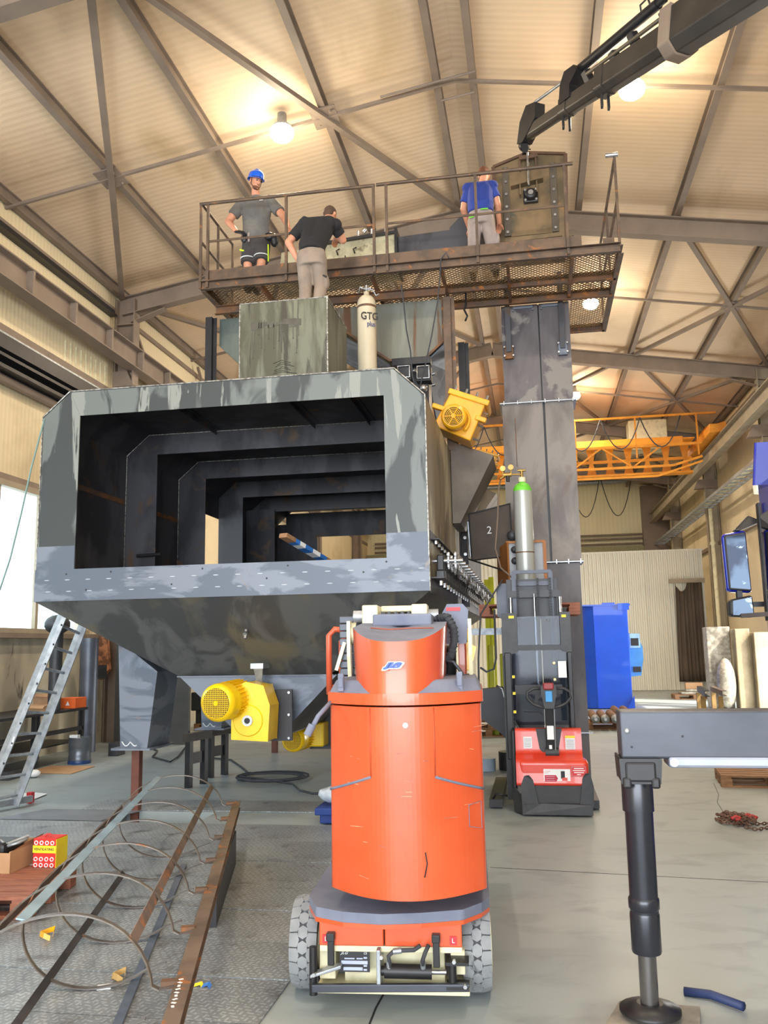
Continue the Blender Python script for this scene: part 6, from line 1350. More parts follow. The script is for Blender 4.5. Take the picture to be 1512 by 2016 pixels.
# ------------------------------------------------------------------ tread plates on the left
rowsY = [(3.0, 3.62), (3.62, 4.18), (4.18, 4.72), (4.72, 5.28), (5.28, 5.9), (5.9, 6.52), (6.52, 7.2), (7.2, 7.95), (7.95, 8.66), (9.32, 9.98)]
for i, (a, b) in enumerate(rowsY):
    xr = -1.36 if i < 8 else (-1.9 if i < 9 else -2.2); xl = -6.2 + .0 * i
    m = MB(); m.box(xl, xr, a + .006, b - .006, .002, .009 + .002 * (i % 2))
    if i == 9: m = MB().box(-5.1, xr, a + .006, b - .006, .002, .010)
    tag(m.build('tread_plate', TREAD, origin=(xr - 2.4, (a + b) / 2, 0)), 'grey diamond tread plate strip in the row laid on the floor around the hoop cage', 'floor plate', 'tread plates on the floor')
m = MB().prism([(-5.75, 8.72, .006), (-4.55, 8.72, .006), (-4.35, 9.28, .006), (-5.5, 9.28, .006)], (0, 0, .006)); tag(m.build('smooth_plate', pm('smooth_grey_plate', L(134, 140, 150), L(118, 124, 134), 2, rough=.4, metal=.35)), 'smooth bluish steel sheet lying on the floor by the pit edge', 'floor plate')
# ------------------------------------------------------------------ hoop cage
CG = thing('hoop_cage', (-2.4, 5.5, 0), 'ladder safety cage of rusty hoops and flat bars lying on the floor at the left', 'ladder cage')
Ts = [atZ(a, b, .36) for a, b in ((344, 1936), (377, 1821), (400, 1748), (418, 1690), (433, 1645), (445, 1612), (458, 1582))]
ax = (Ts[-1] - Ts[0]); ax.z = 0; ax.normalize(); lf = V((-ax.y, ax.x, 0)); R_ = .45; wv_ = ax * math.cos(math.radians(40)) + V((0, 0, math.sin(math.radians(40))))
Cs = [Ts[0] + (Ts[-1] - Ts[0]).dot(ax) * ax * (k / 6) + lf * .53 - ax * .10 for k in range(7)]
def cpt(k, deg, r=R_):
    c = Cs[k] if isinstance(k, int) else k
    a = math.radians(deg); return V((c.x, c.y, .305)) + (-lf * math.cos(a) + wv_ * math.sin(a)) * r
HOOPM = pm('hoop_steel', L(120, 116, 112), L(92, 84, 78), 5, rough=.4, metal=.5, spots=L(150, 96, 54), ssc=7, slo=.62, shi=.72)
for k in range(7):
    pts = [cpt(k, 306) - lf * .10 + V((0, 0, .03)), cpt(k, 306)] + [cpt(k, d) for d in range(298, 14, -8)] + [cpt(k, 12), Cs[k] - lf * .47 + ax * .07 - V((0, 0, .01)), Cs[k] - lf * .54 + ax * .1]
    MB().ribbon(pts, .032, .007, ax).build('hoop', HOOPM, CG)
    MB().obox(Cs[k] - lf * .51 + ax * .1, (.07, .04, .03), math.atan2(lf.y, lf.x)).build('weld_bracket', RUST, CG)
def strap(deg, k0, k1, mat, nm, w=.042, r=R_ + .006, e0=0, e1=0):
    a = cpt(k0, deg, r) - ax * e0; b = cpt(k1, deg, r) + ax * e1; rad = cpt(0, deg, 1) - cpt(0, deg, 0)
    MB().bar(a, b, w, .006, rad).build(nm, mat, CG)
BBAR = pm('bright_flat_bar', L(168, 196, 214), L(146, 170, 188), 5, rough=.3, metal=.3)
MB().bar(cpt(0, 112, R_ + .008) + ax * .02, cpt(6, 112, R_ + .008) + ax * .05, .052, .007, V((.3, -.2, 1))).build('flat_bar', BBAR, CG)
strap(42, 0, 6, CAGEB, 'flat_bar', .05, R_ - .008, -.02, .05)
strap(168, 0, 6, pm('brown_flat_bar', L(104, 78, 58), L(84, 66, 52), 5, rough=.5, metal=.4), 'flat_bar', .042, R_ + .008, .5, 0)
strap(238, 0, 5, STEELD, 'flat_bar', .042, R_ - .008, .7, 0)
rl0 = Cs[0] - lf * .555 - ax * .8; rl1 = Cs[6] - lf * .555 + ax * .15; rl0.z = rl1.z = .34
MB().channel(rl0, rl1, .065, .045, .006, 1).bar(rl0 - lf * .0, rl1, .05, .055).build('stile', CAGEB, CG)
m = MB()
for i in range(9): p = rl0 + ax * (.62 + i * .035); m.obox(p + V((0, 0, .034)), (.012, .02, .001), .5 + i)
m.build('chalk_marks', WHITE, CG)
m = MB().bar(atZ(222, 2040, .02), atZ(362, 1703, .02), .045, .02); tag(m.build('loose_flat_bar', pm('blue_grey_flat', L(116, 128, 148), L(96, 108, 126), 5, rough=.35, metal=.5)), 'loose bluish steel flat bar lying on the floor inside the hoop cage', 'bar')
m = MB().bar(atZ(402, 1790, .045) + V((.03, 0, 0)), atZ(446, 1668, .045) + V((.03, 0, 0)), .10, .06); m.bar(atZ(402, 1790, .12) + V((.05, 0, 0)), atZ(446, 1668, .14) + V((.05, 0, 0)), .06, .26)
tag(m.build('steel_support_block', BLK), 'black steel channel standing on edge under the rusty stile of the hoop cage', 'support')
# ------------------------------------------------------------------ pallets and boxes at the left edge
pallet('pallet', (-3.98, 5.85), .16, 'red brown wooden pallet at the left edge carrying the red and yellow box', WOODR, 1.1, .85, .0125, None, 6)
pallet('pallet', (-4.02, 4.80), .12, 'weathered grey brown pallet at the left edge, nearer than the red brown one', pm('grey_wood', L(150, 132, 112), L(126, 108, 92), 6, stretch=(1, 6, 6), rough=.85), 1.2, .8, .0125)
rb = MB().box(-3.80, -3.615, 6.24, 6.40, .158, .365); rbo = rb.build('product_box', pm('red_card', L(214, 40, 34), L(204, 36, 30), 9, rough=.6), bevel=.004); rbo.rotation_euler = (0, 0, .0)
tag(rbo, 'small red and yellow printed carton standing on the red brown pallet', 'box')
yb = MB().box(-3.801, -3.614, 6.236, 6.2395, .262, .315).box(-3.6145, -3.611, 6.24, 6.40, .15, .36).build('yellow_band', YELL, rbo)
text('box_lettering', 'VENTILATING', .026, (-3.708, 6.234, .289), INK, rbo)
m = MB()
for z in (.175, .218, .335):
    for i in range(4): m.path([(-3.775 + i * .044 + .013 * math.cos(a), 6.2375, z + .013 * math.sin(a)) for a in [k * PI / 6 for k in range(12)]], .004, 5, 0, True)
m.build('printed_rings', WHITE, rbo)
MB().path([(-3.74, 6.3, .365), (-3.735, 6.31, .385), (-3.70, 6.31, .385), (-3.695, 6.3, .365)], .006, 6).build('carry_tab', pm('tab_red', L(190, 50, 44)), rbo)
tb = thing('tool_carton', (-4.1, 6.1, .158), 'open cardboard carton with black tools and cables, on the red brown pallet', 'box')
a = V((-4.35, 6.15, .146))
def cbx(m, x0, x1, y0, y1, z0, z1): m.box(x0, x1, y0, y1, z0, z1)
m = MB(); m.box(-4.40, -3.86, 6.04, 6.05, .158, .30).box(-3.87, -3.86, 6.04, 6.42, .158, .31).box(-4.40, -3.86, 6.41, 6.42, .158, .33).box(-4.40, -3.86, 6.04, 6.42, .158, .164).add([(-3.86, 6.05, .31), (-3.86, 6.40, .31), (-3.82, 6.42, .37), (-3.825, 6.30, .36)], [(0, 1, 2, 3)]).build('carton', CARD, tb)
MB().box(-4.3, -3.95, 6.1, 6.38, .168, .35).build('black_case', BLK, tb, .03)
MB().path([(-4.1, 6.1, .36), (-4.02, 6.15, .37), (-3.98, 6.22, .30), (-3.95, 6.15, .33), (-3.90, 6.2, .34), (-3.86, 6.25, .36)], .012, 8).tube((-4.0, 6.12, .325), (-3.88, 6.3, .37), .014, 8).build('tools', GALV, tb)
m = MB().box(-3.83, -3.60, 4.85, 5.05, .159, .30); bo = m.build('cream_carton', pm('cream_card', L(206, 190, 160), rough=.8)); tag(bo, 'cream carton with a yellow label at the left edge on the nearer pallet', 'box')
MB().box(-3.72, -3.598, 4.847, 4.852, .20, .26).box(-3.602, -3.598, 4.86, 4.98, .20, .27).build('label', YELL, bo)
for (a, b, mt, lab, sc_) in ((90, 1842, YELO, 'crumpled orange tape scrap on the tread plates inside the hoop cage', 1), (232, 1925, pm('tan_strap', L(190, 156, 96), rough=.7), 'curled tan strap scrap on the floor inside the hoop cage', .8)):
    p = atZ(a, b, .02); q = [p + V((.05 * sc_ * math.cos(i * 1.1) * (1 + .3 * math.sin(i * 2.3)), .07 * sc_ * math.sin(i * .9), .012 + .014 * math.sin(i * 1.7))) for i in range(7)]
    tag(MB().ribbon(q, .03, .002, (0, .3, 1)).build('tape_scrap', mt), lab, 'scrap')
p = atZ(398, 1941, .012); m = MB().ribbon([p + V((-.05, 0, 0)), p + V((-.01, .01, .01)), p], .03, .002, (0, 1, .2)).ribbon([p, p + V((.03, .01, .01)), p + V((.05, -.01, 0))], .035, .002, (0, 1, .2), 1); tag(m.build('tape_scrap', [YELL, MATS['blue_tape']]), 'yellow and blue tape scrap on the floor right of the rusty stile', 'scrap')
p = atZ(205, 1943, .012); tag(MB().obox(p, (.07, .06, .006), .4).build('paper_scrap', WHITE), 'small white paper scrap on the floor inside the nearest hoops', 'scrap')
# ------------------------------------------------------------------ ladder
LD = thing('ladder', (-6.0, 9.2, 0), 'aluminium extension ladder leaning up at the left with a stabiliser foot bar', 'ladder')
ra0, ra1 = atY(-12, 1600, 8.95), atY(122, 1212, 8.75); rb0, rb1 = atY(30, 1588, 9.35), atY(163, 1234, 9.1)
ra0 = V((-6.05, 8.85, .03)); rb0 = V((-5.96, 9.35, .03)); ra1 = atY(122, 1212, 8.95); rb1 = atY(162, 1232, 9.42)
dr = (rb0 - ra0).normalized()
sa = MB().bar(ra0, ra1, .09, .03, V((1, 0, .3)).cross(ra1 - ra0)).build('rail', GALV, LD)
sb = MB().bar(rb0, rb1, .09, .03, V((1, 0, .3)).cross(ra1 - ra0)).build('rail', GALV, LD)
m = MB().bar(ra0.lerp(ra1, .0) + V((.05, -.02, 0)), ra0.lerp(ra1, .99) + V((.05, -.02, 0)), .02, .05).bar(rb0 + V((.05, -.02, 0)), rb0.lerp(rb1, .99) + V((.05, -.02, 0)), .02, .05); m.build('outer_rail', GALV, LD)
for i in range(9):
    t_ = .06 + i * .112; MB().tube(ra0.lerp(ra1, t_), rb0.lerp(rb1, t_), .017, 10).build('rung', GALV, LD)
m = MB()
for i in range(10):
    p = ra0.lerp(ra1, .05 + i * .1); m.obox(p + V((.062, -.03, 0)), (.016, .012, .022), 0)
m.build('rung_plugs', INK, sa)
MB().obox(ra0.lerp(ra1, .36) + V((.063, -.03, 0)), (.02, .01, .10), 0, 0, .3).build('sticker', WHITE, sa)
fb = MB().bar(V((-6.32, 8.5, .07)), atZ(62, 1572, .07), .05, .07).build('foot_bar', GALV, LD)
MB().obox(atZ(60, 1570, .07), (.06, .07, .12)).build('end_cap', REDL, fb)
# ------------------------------------------------------------------ left wall items
wb = thing('work_table', (-7.75, 12.6, 0), 'black steel work table along the left wall behind the ladder', 'table')
MB().box(-8.35, -7.45, 10.8, 13.7, .80, .84).build('table_top', BLK, wb)
for x, y in ((-8.3, 10.9), (-7.5, 10.9), (-8.3, 13.6), (-7.5, 13.6), (-7.5, 12.2)): MB().box(x - .03, x + .03, y - .03, y + .03, 0, .8).build('leg', BLK, wb)
MB().box(-7.53, -7.47, 10.9, 13.6, .48, .54).box(-8.3, -7.5, 10.9, 13.6, .30, .32).build('lower_rail', BLK, wb)
for (x0, x1, y0, y1, h, mt, lab) in ((-7.95, -7.55, 12.55, 12.95, .10, CARD, 'low open cardboard box on the work table next to the ladder'), (-8.15, -7.88, 13.2, 13.5, .24, CARD, 'tall cardboard box on the work table'), (-7.75, -7.46, 13.3, 13.66, .17, pm('orange_card', L(230, 104, 36), L(216, 94, 30), 8, rough=.6), 'orange printed carton on the corner of the work table')):
    o = MB().box(x0, x1, y0, y1, .841, .84 + h).build('carton', mt, bevel=.006); tag(o, lab, 'box')
    if 'orange' in lab: MB().prism([(-7.63, 13.297, .89), (-7.56, 13.297, .89), (-7.595, 13.297, .96)], (0, .002, 0)).build('mark', WHITE, o)
    else: MB().add([(x0, y0, .84 + h), (x1, y0, .84 + h), (x1 + .03, y0 - .1, .80 + h), (x0, y0 - .12, .81 + h)], [(0, 1, 2, 3)]).build('flap', CARD, o)
cn = MB().lathe([(.17, 0), (.175, .01), (.175, .12), (.17, .13), (.17, .26), (.175, .27), (.175, .40), (.18, .41), (.165, .41), (.16, .05), (.0, .05)], (-7.24, 13.1, 0), (0, 0, 1), 28).build('metal_drum', pm('drum_grey', L(112, 120, 128), L(92, 98, 108), 4, rough=.35, metal=.5)); tag(cn, 'small open grey metal drum with a blue base on the floor by the left wall', 'drum')
MB().lathe([(.176, .0), (.178, .005), (.178, .05), (.176, .055)], (-7.24, 13.1, 0), (0, 0, 1), 28).build('blue_base', pm('blue_base_paint', L(36, 66, 120), rough=.4), cn)
MB().box(-7.36, -7.22, 12.98, 13.06, .36, .45).build('rag', WHITE, cn)
o = MB().box(-7.22, -7.05, 14.0, 14.3, 0, .22).build('dark_bin', BLACK, bevel=.01); tag(o, 'low dark box on the floor just right of the metal drum', 'box')
o = MB().tube((-7.95, 14.6, 0), (-7.95, 14.6, 2.0), .16, 20).build('wall_duct', pm('blue_grey_duct', L(86, 92, 106), L(104, 110, 122), 3, rough=.4, metal=.4)); tag(o, 'vertical blue grey steel pipe standing by the left wall behind the metal drum', 'pipe')
o = MB().sphere((-7.6, 12.9, 2.2), .2, 14, (1, 1.1, .8)).tube((-7.6, 12.9, 0.84), (-7.6, 12.9, 2.1), .10, 12).build('fume_hood', BLACK); tag(o, 'black domed fume extractor head in front of the window behind the ladder top', 'extractor')
o = MB().prism([(-8.44, 15.6, 2.08), (-8.16, 15.6, 2.12), (-8.08, 15.6, 1.42), (-8.24, 15.6, 1.22), (-8.44, 15.6, 1.25)], (0, .10, 0)).build('hanging_board', pm('orange_stone_print', L(198, 130, 90), L(120, 80, 56), 7, .44, .56, rough=.7)); tag(o, 'orange brown patterned board hanging by the left wall below the window', 'board')
MB().box(-8.38, -8.12, 15.595, 15.60, 1.24, 1.50).build('dark_lower_part', BLACK, o)
o = MB().box(-8.0, -6.5, 15.72, 15.82, 0, 2.5).build('dark_cabinet_door', pm('dark_grey_door', L(58, 60, 60), L(72, 72, 70), 2, rough=.6)); tag(o, 'tall dark grey steel door panel at the left wall behind the housing leg', 'door')
o = MB().tube((-7.0, 15.635, 1.62), (-6.5, 15.635, 1.62), .09, 14).box(-6.9, -6.8, 15.6, 15.722, 1.58, 1.66).tube((-7.15, 15.63, 1.62), (-7.0, 15.63, 1.62), .04, 10).build('red_roller', REDL); tag(o, 'dark red cylinder mounted level in front of the dark door', 'cylinder')
m = MB().prism([atZ(50, 1522, .004), atZ(140, 1524, .004), atZ(187, 1509, .004), atZ(100, 1508, .004)], (0, 0, .006)); tag(m.build('cardboard_sheet', CARD), 'flat cardboard sheet on the floor in front of the metal drum', 'cardboard')
m = MB().prism([atZ(38, 1573, .006), atZ(58, 1578, .006), atZ(93, 1563, .012), atZ(62, 1560, .012), atZ(48, 1562, .02)], (0, 0, .004)); tag(m.build('white_paper', WHITE), 'crumpled white paper sheet on the floor by the ladder foot', 'paper')
m = MB().box(-7.9, -7.3, 11.3, 11.7, 0, .12).sphere((-7.1, 11.6, .06), .09, 10, (1, 1, .6), 1); tag(m.build('rubbish_heap', [BLACK, WHITE]), 'small dark and white rubbish heap on the floor left of the ladder foot', 'rubbish')
# dark blue crate and things far left under the housing
o = MB().box(-7.6, -5.9, 18.5, 19.3, .42, .82).build('dark_blue_crate', pm('navy_crate', L(34, 42, 52), L(26, 34, 44), 4, rough=.6), bevel=.02); tag(o, 'dark navy crate on a pallet near the left wall, behind the trestles', 'crate')
o2 = pallet('pallet', (-6.75, 18.9), 0, 'dark pallet under the navy crate near the left wall', WOOD, 1.5, .9, .0); 
o = MB().box(-7.5, -6.0, 18.55, 19.25, .145, .419).build('low_crate', BLACK); tag(o, 'black box between the navy crate and its pallet', 'crate')
o = MB().sphere((-7.0, 18.8, .87), .06, 10).build('hat', REDL); tag(o, 'small red cap lying on the navy crate', 'cap')
o = MB().box(-8.449, -8.40, 21.6, 21.68, .9, 2.2).build('spirit_level', YEL); tag(o, 'yellow level standing upright against the wall above the navy crate', 'level')
# trestles
def trestle(pa, pb, h, label):
    t = thing('steel_trestle', tuple((pa + pb) / 2), label, 'trestle', 'black steel trestles under the housing'); del t['group']
    up = V((0, 0, h)); d = (pb - pa).normalized(); n = V((-d.y, d.x, 0))
    for p in (pa, pb): MB().bar(p, p + up, .075, .075, n).build('leg', BLK, t)
    MB().bar(pa - d * .08 + up + V((0, 0, .05)), pb + d * .12 + up + V((0, 0, .05)), .09, .10).build('top_beam', pm('trestle_top', L(64, 56, 48), L(50, 44, 40), 4, rough=.55), t)
    MB().bar(pa + V((0, 0, h * .62)), pb + V((0, 0, h * .62)), .03, .14).build('cross_bar', BLK, t)
trestle(atZ(371, 1551), atZ(401, 1543), .58, 'black steel trestle under the housing, left and nearest of the pair')
trestle(atZ(414, 1531), atZ(442, 1525), .56, 'black steel trestle under the housing, right and farther of the pair')
# cable coil
m = MB(); c = atZ(535, 1532, .02); pts = []
for i in range(70):
    a = i * .32; pts.append(c + V((.52 * math.cos(a) * (1 - .003 * i), (.55 - .004 * i) * math.sin(a) + .1 * math.cos(i * .05), .012 + .0004 * i)))
pts = [atZ(a, b, .02) for a, b in ((415, 1492), (455, 1496), (475, 1510), (490, 1523))] + pts[8:] + [atZ(a, b, .02) for a, b in ((575, 1543), (590, 1556), (615, 1562), (645, 1562))]
tag(m.path(pts, .014, 6).build('cable_coil', RUBBER), 'thin black cable coiled loosely on the floor between the trestles and the orange lift', 'cable')
tag(MB().path([atZ(a, b, .02) for a, b in ((290, 1470), (310, 1478), (300, 1490), (335, 1500), (350, 1490), (366, 1470))] + [atY(372, 1440, 13)], .014, 6).build('floor_cable', RUBBER), 'black cable on the floor running left of the trestles toward the housing leg', 'cable')
# blue tray with plastic bag beside the lift
o = MB().box(-2.24, -1.7, 8.67, 9.1, .10, .17).box(-2.20, -1.75, 8.72, 8.95, .013, .10).build('blue_jack', pm('deep_blue_plastic', L(20, 60, 140), rough=.4), bevel=.01); tag(o, 'deep blue steel frame peeking out left of the orange lift', 'frame')
m = MB().sphere((-2.08, 8.88, .27), .12, 12, (1.5, 1, .7)).sphere((-1.95, 8.88, .34), .13, 12, (.9, .8, 1.2)); o = m.build('plastic_bag', pm('clear_bag', L(196, 206, 216), L(168, 180, 196), 14, rough=.25)); dmod = o.modifiers.new('d', 'DISPLACE'); tx = bpy.data.textures.new('crumple', 'CLOUDS'); tx.noise_scale = .08; dmod.texture = tx; dmod.strength = .05; tag(o, 'crumpled translucent plastic bag lying on the deep blue frame', 'bag')
# ------------------------------------------------------------------ behind the lift: black chute, pallets, pails
o = MB().prism([(-.95, 11.6, 1.15), (-.45, 11.6, 1.20), (-.20, 11.6, .55), (-.20, 11.6, .30), (-.50, 11.6, .62), (-.95, 11.6, .95)], (0, .25, 0)).build('black_chute', BLK); tag(o, 'black angled steel chute between the orange lift and the stacker', 'chute')
MB().path([(-.52, 11.58, 1.22), (-.45, 11.58, 1.18), (-.40, 11.58, .95), (-.22, 11.58, .6)], .015, 6).build('bright_edge', BRIGHT, o)
for k in range(5):
    t = pallet('pallet', (-.95 + .03 * k, 17.5), .05 * k, 'stacked wooden pallet behind the black chute, number %s from the floor' % ('one two three four five'.split()[k]), WOOD, 1.2, .8, .15 * k); t['group'] = 'pallet stack behind the stacker'
    t['label'] = 'wooden pallet in the stack seen between lift and stacker, %s' % ('lowest', 'second from the bottom', 'in the middle of the stack', 'second from the top', 'topmost')[k]
o = MB().lathe([(.13, 0), (.13, .16), (.14, .17)], (-.75, 12.6, 0.0), (0, 0, 1), 20).build('pail', pm('pail_white_blue', L(180, 196, 214), rough=.4)); tag(o, 'small pale pail standing on the floor behind the black chute', 'pail')
o = MB().lathe([(.16, 0), (.16, .25)], (-.42, 12.7, 0.0), (0, 0, 1), 20).build('black_bucket', BLK); tag(o, 'black bucket on the floor right of the pale pail', 'bucket')
for i, (x, h) in enumerate(((-.80, .9), (-.60, .75), (-.45, .5))):
    o = MB().box(x, x + .10, 15.0, 15.1, .85, .85 + h).build('yellow_drum_stand', pm('lime_yellow', L(200, 206, 40), rough=.5) if i == 0 else MATS['lime_yellow'], bevel=.02); tag(o, ('tallest', 'middle', 'shortest')[i] + ' of the lime yellow uprights behind the orange lift', 'upright')
for i, (px_, z0, z1) in enumerate(((962, 2.35, 2.9), (953, 2.4, 2.85))):
    q = atY(px_, 1150, 17.4); o = MB().box(q.x, q.x + .10, 17.4, 17.5, 0, z1 + .2).build('yellow_post', pm('vest_lime', L(214, 226, 60), rough=.6) if i == 0 else MATS['vest_lime']); tag(o, ('right', 'left')[i] + ' of two lime yellow posts standing beyond the chain drive', 'post')
o = MB().path([(-.70, 9.9, .0), (-.66, 9.9, .6), (-.64, 9.95, 1.6), (-.60, 10.0, 2.1), (-.44, 10.1, 2.35), (-.34, 10.15, 2.5)], .010, 6).build('gas_hose', RUBBER); tag(o, 'black welding hose hanging down left of the stacker mast', 'hose')
o = MB().path([(-.44, 9.95, 2.15), (-.44, 9.95, 1.6), (-.47, 9.95, 1.48), (-.55, 9.9, 1.45), (-.62, 9.9, 1.50)], .012, 6).build('gas_hose', RUBBER); tag(o, 'black hose hooked in a loop beside the lift boom head', 'hose')
o = MB().box(-1.2, -.2, 13.2, 13.25, 1.9, 2.0).bar((-.30, 13.2, .0), (-.30, 13.2, 1.95), .05, .05).bar((-1.1, 13.2, 0), (-1.1, 13.2, 1.95), .05, .05).build('steel_rack', GALV); tag(o, 'light steel rack frame behind the stacker, left of its mast', 'rack')
# ------------------------------------------------------------------ background right
bt = thing('blue_tank', (1.95, 24.6, 0), 'large bright blue steel container standing in front of the folding gate', 'container')
MB().prism([(1.05, 24.5, .02), (1.40, 24.2, .02), (1.62, 24.15, .02), (2.50, 24.15, .02), (2.55, 25.6, .02), (1.05, 25.6, .02)], (0, 0, 2.72)).build('tank_body', BLUE, bt, .01)
MB().box(1.25, 2.58, 24.12, 25.62, 2.74, 2.78).box(2.25, 2.55, 24.1, 24.14, 2.62, 2.80).box(1.9, 2.25, 24.9, 25.0, 2.78, 2.86).box(1.60, 1.63, 24.1, 24.15, .02, 2.72).build('top_flange', BLUE, bt)
MB().prism([(2.5, 24.3, 2.0), (2.72, 24.3, 1.95), (2.86, 24.3, 1.62), (2.86, 24.3, 1.30), (2.78, 24.3, .86), (2.5, 24.3, .84)], (0, .6, 0)).build('side_box', BLUEL, bt, .01)
MB().box(2.56, 2.76, 24.27, 24.30, 1.66, 1.86).box(2.58, 2.78, 24.27, 24.30, .96, 1.10).build('vent_opening', INK, bt)
MB().box(2.53, 2.80, 24.28, 24.30, 1.60, 1.98).build('white_print', pm('pale_blue_print', L(150, 190, 226), rough=.5), bt)
MB().prism([(2.35, 24.1, .02), (2.55, 24.1, .02), (2.55, 24.1, .35)], (0, .05, 0)).build('gusset', BLUE, bt)
rg_ = pallet('pallet', (1.62, 18.9), 0, 'pallet under the row of rusty rollers in front of the blue container', WOOD, 1.3, .9, 0)
for i, x in enumerate((1.14, 1.33, 1.53, 1.73, 1.93)):
    y0 = 18.2 if i < 3 else 19.4
    t = thing('steel_roller', (x, y0, .235), 'rusty steel roller on the pallet in front of the blue container, %s' % ('leftmost', 'second from left', 'third from left', 'fourth from left', 'rightmost')[i], 'roller', 'rusty rollers')
    MB().tube((x, y0, .235), (x, y0 + 1.5, .235), .082, 18).build('roller_body', RUST, t)
    MB().lathe([(.03, -.10), (.03, -.03), (.083, -.03), (.083, .0), (.083, .06)], (x, y0, .235), (0, 1, 0), 18).build('roller_end', GALV, t)
# curtain
m = MB(); n = 40; vs = []
for i in range(n + 1):
    x = 5.15 + .92 * i / n; dy = .05 * math.sin(i * 1.15) + .03 * math.sin(i * .47)
    top = 3.80 - .25 * abs(math.sin(i / n * PI * 2.2)) if i < 18 else 3.86
    for j in range(9): t = j / 8; vs.append((x * (1 - .0 * t) + (-.08 if i < 10 else 0) * t, 32.75 + dy * (1 - .3 * t), top * (1 - t) + .32 * t))
m.add(vs, [(i * 9 + j, i * 9 + j + 1, (i + 1) * 9 + j + 1, (i + 1) * 9 + j) for i in range(n) for j in range(8)], 0, True)
o = m.build('brown_curtain', TARP); so = o.modifiers.new('s', 'SOLIDIFY'); so.thickness = .01; tag(o, 'worn brown tarpaulin curtain hanging on the folding gate', 'curtain')
# wrapped panels
for (x0, x1, y, h, mt, lab) in ((4.50, 5.10, 24.2, 2.12, FOIL, 'foil wrapped insulation panel stack, taller and left, in front of the right wall'), (5.14, 5.50, 23.8, 2.05, pm('osb_wrapped', L(150, 136, 108), L(124, 110, 86), 3, rough=.5, spots=L(190, 80, 70), ssc=4, slo=.70, shi=.74), 'plastic wrapped board stack with red tape marks, beside the foil wrapped panels'), (5.55, 5.95, 23.6, 1.95, MATS['osb_wrapped'], 'narrower wrapped board stack nearest to the lorry')):
    o = MB().box(x0, x1, y, y + .5, .0, h).build('insulation_stack', mt, bevel=.02); tag(o, lab, 'panels')
o = MB().sphere((4.86, 23.92, .66), .34, 18, (.72, .6, 1.9)).build('foil_bale', FOIL); tag(o, 'shiny tapered foil bale leaning on the insulation panels', 'bale')
# scrap pallet and beam trestle
pallet('pallet', (4.75, 28.3), 0, 'wooden pallet loaded with bright scrap below the brown curtain', WOOD, 1.2, .8, 0)
o = MB().box(4.35, 5.1, 28.0, 28.6, .146, .22).box(4.5, 4.9, 28.1, 28.3, .22, .30).build('scrap_pile', FOIL, bevel=.02); tag(o, 'bright metal scrap heaped on the pallet below the curtain', 'scrap')
o = MB().box(4.55, 5.05, 28.3, 28.5, .30, .48).build('carton', CARD); tag(o, 'long cardboard carton lying on top of the bright scrap', 'box')
bt_ = thing('beam_trestle', (4.1, 22.6, 0), 'low wooden trestle carrying two dark steel channels, in front of the wrapped panels', 'trestle')
for x, y in ((3.86, 21.7), (4.25, 21.7), (4.02, 23.2), (4.38, 23.2)): MB().box(x - .05, x + .05, y - .05, y + .05, 0, .46).build('leg', pm('yellow_wood', L(150, 120, 70), L(120, 94, 54), 5, rough=.8) if 'yellow_wood' not in MATS else MATS['yellow_wood'], bt_)
MB().channel((3.84, 21.3, .54), (4.06, 23.55, .54), .14, .10, .012, 1).build('steel_channel', BLK, bt_)
MB().channel((4.24, 21.4, .54), (4.38, 23.5, .54), .12, .10, .012, 1).build('steel_channel', RUSTB, bt_)
pallet('pallet', (2.78, 11.62), -.10, 'brown wooden pallet lying on the floor at the right behind the outrigger beam', WOOD, 1.2, .8, 0)
# chain heap
ch = thing('chain_sling', (1.8, 9.3, 0), 'rusty lifting chain with red hooks heaped on the floor at the right', 'chain')
def link_row(pts):
    m = MB(); L_ = 0; pts = [V(p) for p in pts]; k = 0
    for a, b in zip(pts[:-1], pts[1:]):
        n = max(1, int((b - a).length / .036))
        for i in range(n):
            c = a + (b - a) * ((i + .5) / n); d = (b - a).normalized(); s_, z_ = m.frame(d); s2 = s_ if k % 2 else z_; k += 1
            m.path([c + d * .024 * math.cos(t) + s2 * .012 * math.sin(t) for t in [q * PI / 4 for q in range(8)]], .0055, 5, 0, True)
    return m
rr = random.Random(2); cc = atZ(1455, 1622, .0)
pts = [cc + V((rr.uniform(-.20, .16), rr.uniform(-.24, .26), rr.uniform(.012, .07))) for _ in range(34)]
link_row(pts).build('chain', pm('rusty_chain', L(122, 92, 78), L(98, 72, 60), 9, rough=.6, metal=.3), ch)
link_row([atZ(1408, 1612, .015), atZ(1425, 1620, .02), atZ(1440, 1618, .03)]).build('chain', MATS['rusty_chain'], ch)
link_row([atZ(1465, 1628, .02), atZ(1490, 1633, .015), atZ(1530, 1626, .015), atZ(1560, 1634, .015)]).build('chain', MATS['rusty_chain'], ch)
link_row([atZ(1470, 1622, .02), atZ(1495, 1622, .015), atZ(1540, 1618, .015)]).build('chain', MATS['rusty_chain'], ch)
for a, b in ((1440, 1612), (1462, 1608), (1472, 1611)):
    p = atZ(a, b, .05); MB().path([p, p + V((.05, .02, .02)), p + V((.08, -.01, .01)), p + V((.06, -.04, .0)), p + V((.03, -.03, .0))], .016, 8).build('hook', pm('hook_red', L(190, 56, 56), rough=.5) if 'hook_red' not in MATS else MATS['hook_red'], ch)
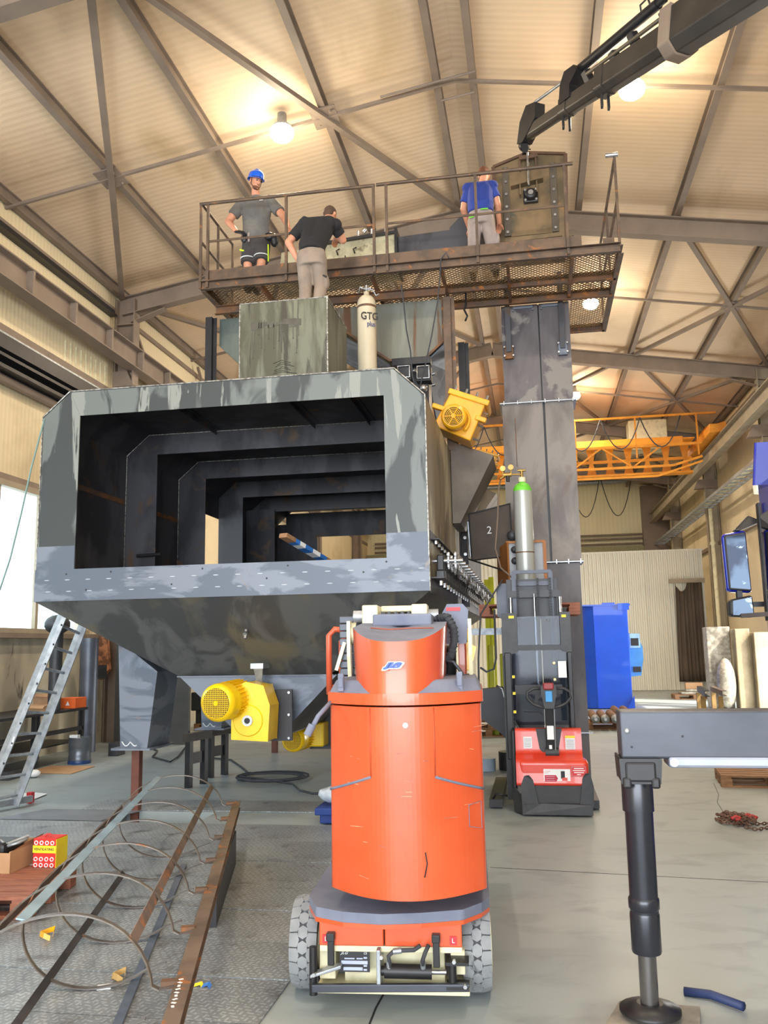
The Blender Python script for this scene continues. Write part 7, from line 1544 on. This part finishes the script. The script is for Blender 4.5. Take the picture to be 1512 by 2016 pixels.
# floor joints
def joint(name, pts, wd=.006):
    m = MB(); pts = [V((p[0], p[1], .0015)) for p in pts]
    m.ribbon(pts, wd, .001, (0, 1, 0) if abs(pts[-1].x - pts[0].x) > abs(pts[-1].y - pts[0].y) else (1, 0, 0)); struct(m.build(name, INK))
joint('trim_400', [atZ(965, 1708), atZ(1512, 1737)])
joint('trim_401', [atZ(768, 1935), atZ(740, 1985), atZ(722, 2030)], .010)
joint('trim_402', [atZ(1405, 1542), atZ(1415, 1565), atZ(1412, 1580), atZ(1425, 1600)], .006)
def split_pieces(o):
    me = o.data; n = len(me.vertices); par = list(range(n))
    def find(i):
        while par[i] != i: par[i] = par[par[i]]; i = par[i]
        return i
    for p in me.polygons:
        a = find(p.vertices[0])
        for v in p.vertices[1:]: par[find(v)] = a
    isl = {}
    for i in range(n): isl.setdefault(find(i), []).append(i)
    bbs = []
    for k, vs in isl.items():
        cs_ = [me.vertices[i].co for i in vs]
        bbs.append([[min(c[a] for c in cs_) - .004 for a in range(3)], [max(c[a] for c in cs_) + .004 for a in range(3)], set(vs)])
    ch_ = True
    while ch_:
        ch_ = False
        for i in range(len(bbs)):
            for j in range(i + 1, len(bbs)):
                A_, B_ = bbs[i], bbs[j]
                if all(A_[0][a] <= B_[1][a] and B_[0][a] <= A_[1][a] for a in range(3)):
                    A_[0] = [min(A_[0][a], B_[0][a]) for a in range(3)]; A_[1] = [max(A_[1][a], B_[1][a]) for a in range(3)]; A_[2] |= B_[2]
                    bbs.pop(j); ch_ = True; break
            if ch_: break
    if len(bbs) < 2 or len(bbs) > 60: return
    kids = [c for c in bpy.data.objects if c.parent == o]
    for b in bbs:
        idx = sorted(b[2]); mp = {v: i for i, v in enumerate(idx)}
        m2 = bpy.data.meshes.new(me.name); fs = [p for p in me.polygons if p.vertices[0] in mp]
        m2.from_pydata([me.vertices[v].co.copy() for v in idx], [], [[mp[v] for v in p.vertices] for p in fs])
        for mt in me.materials: m2.materials.append(mt)
        for q, p in zip(m2.polygons, fs): q.material_index = p.material_index; q.use_smooth = p.use_smooth
        c = o.copy(); c.name = SINGULAR.get(o.name.split('.')[0], o.name.split('.')[0]); c.data = m2; COL.objects.link(c); b.append(c)
    for k in kids:
        ctr = sum((V(c) for c in k.bound_box), V()) / 8
        best = min(bbs, key=lambda b: (sum(((V(b[0]) + V(b[1])) / 2), 0) if False else (((V(b[0]) + V(b[1])) / 2) - ctr).length)); k.parent = best[3]
    nm = o.name; bpy.data.objects.remove(o)
for nm in SPLIT:
    for o in [o for o in bpy.data.objects if o.type == 'MESH' and o.parent and (o.name == nm or o.name.startswith(nm + '.'))]: split_pieces(o)
for o in bpy.data.objects:
    if '_o' in o: del o['_o']
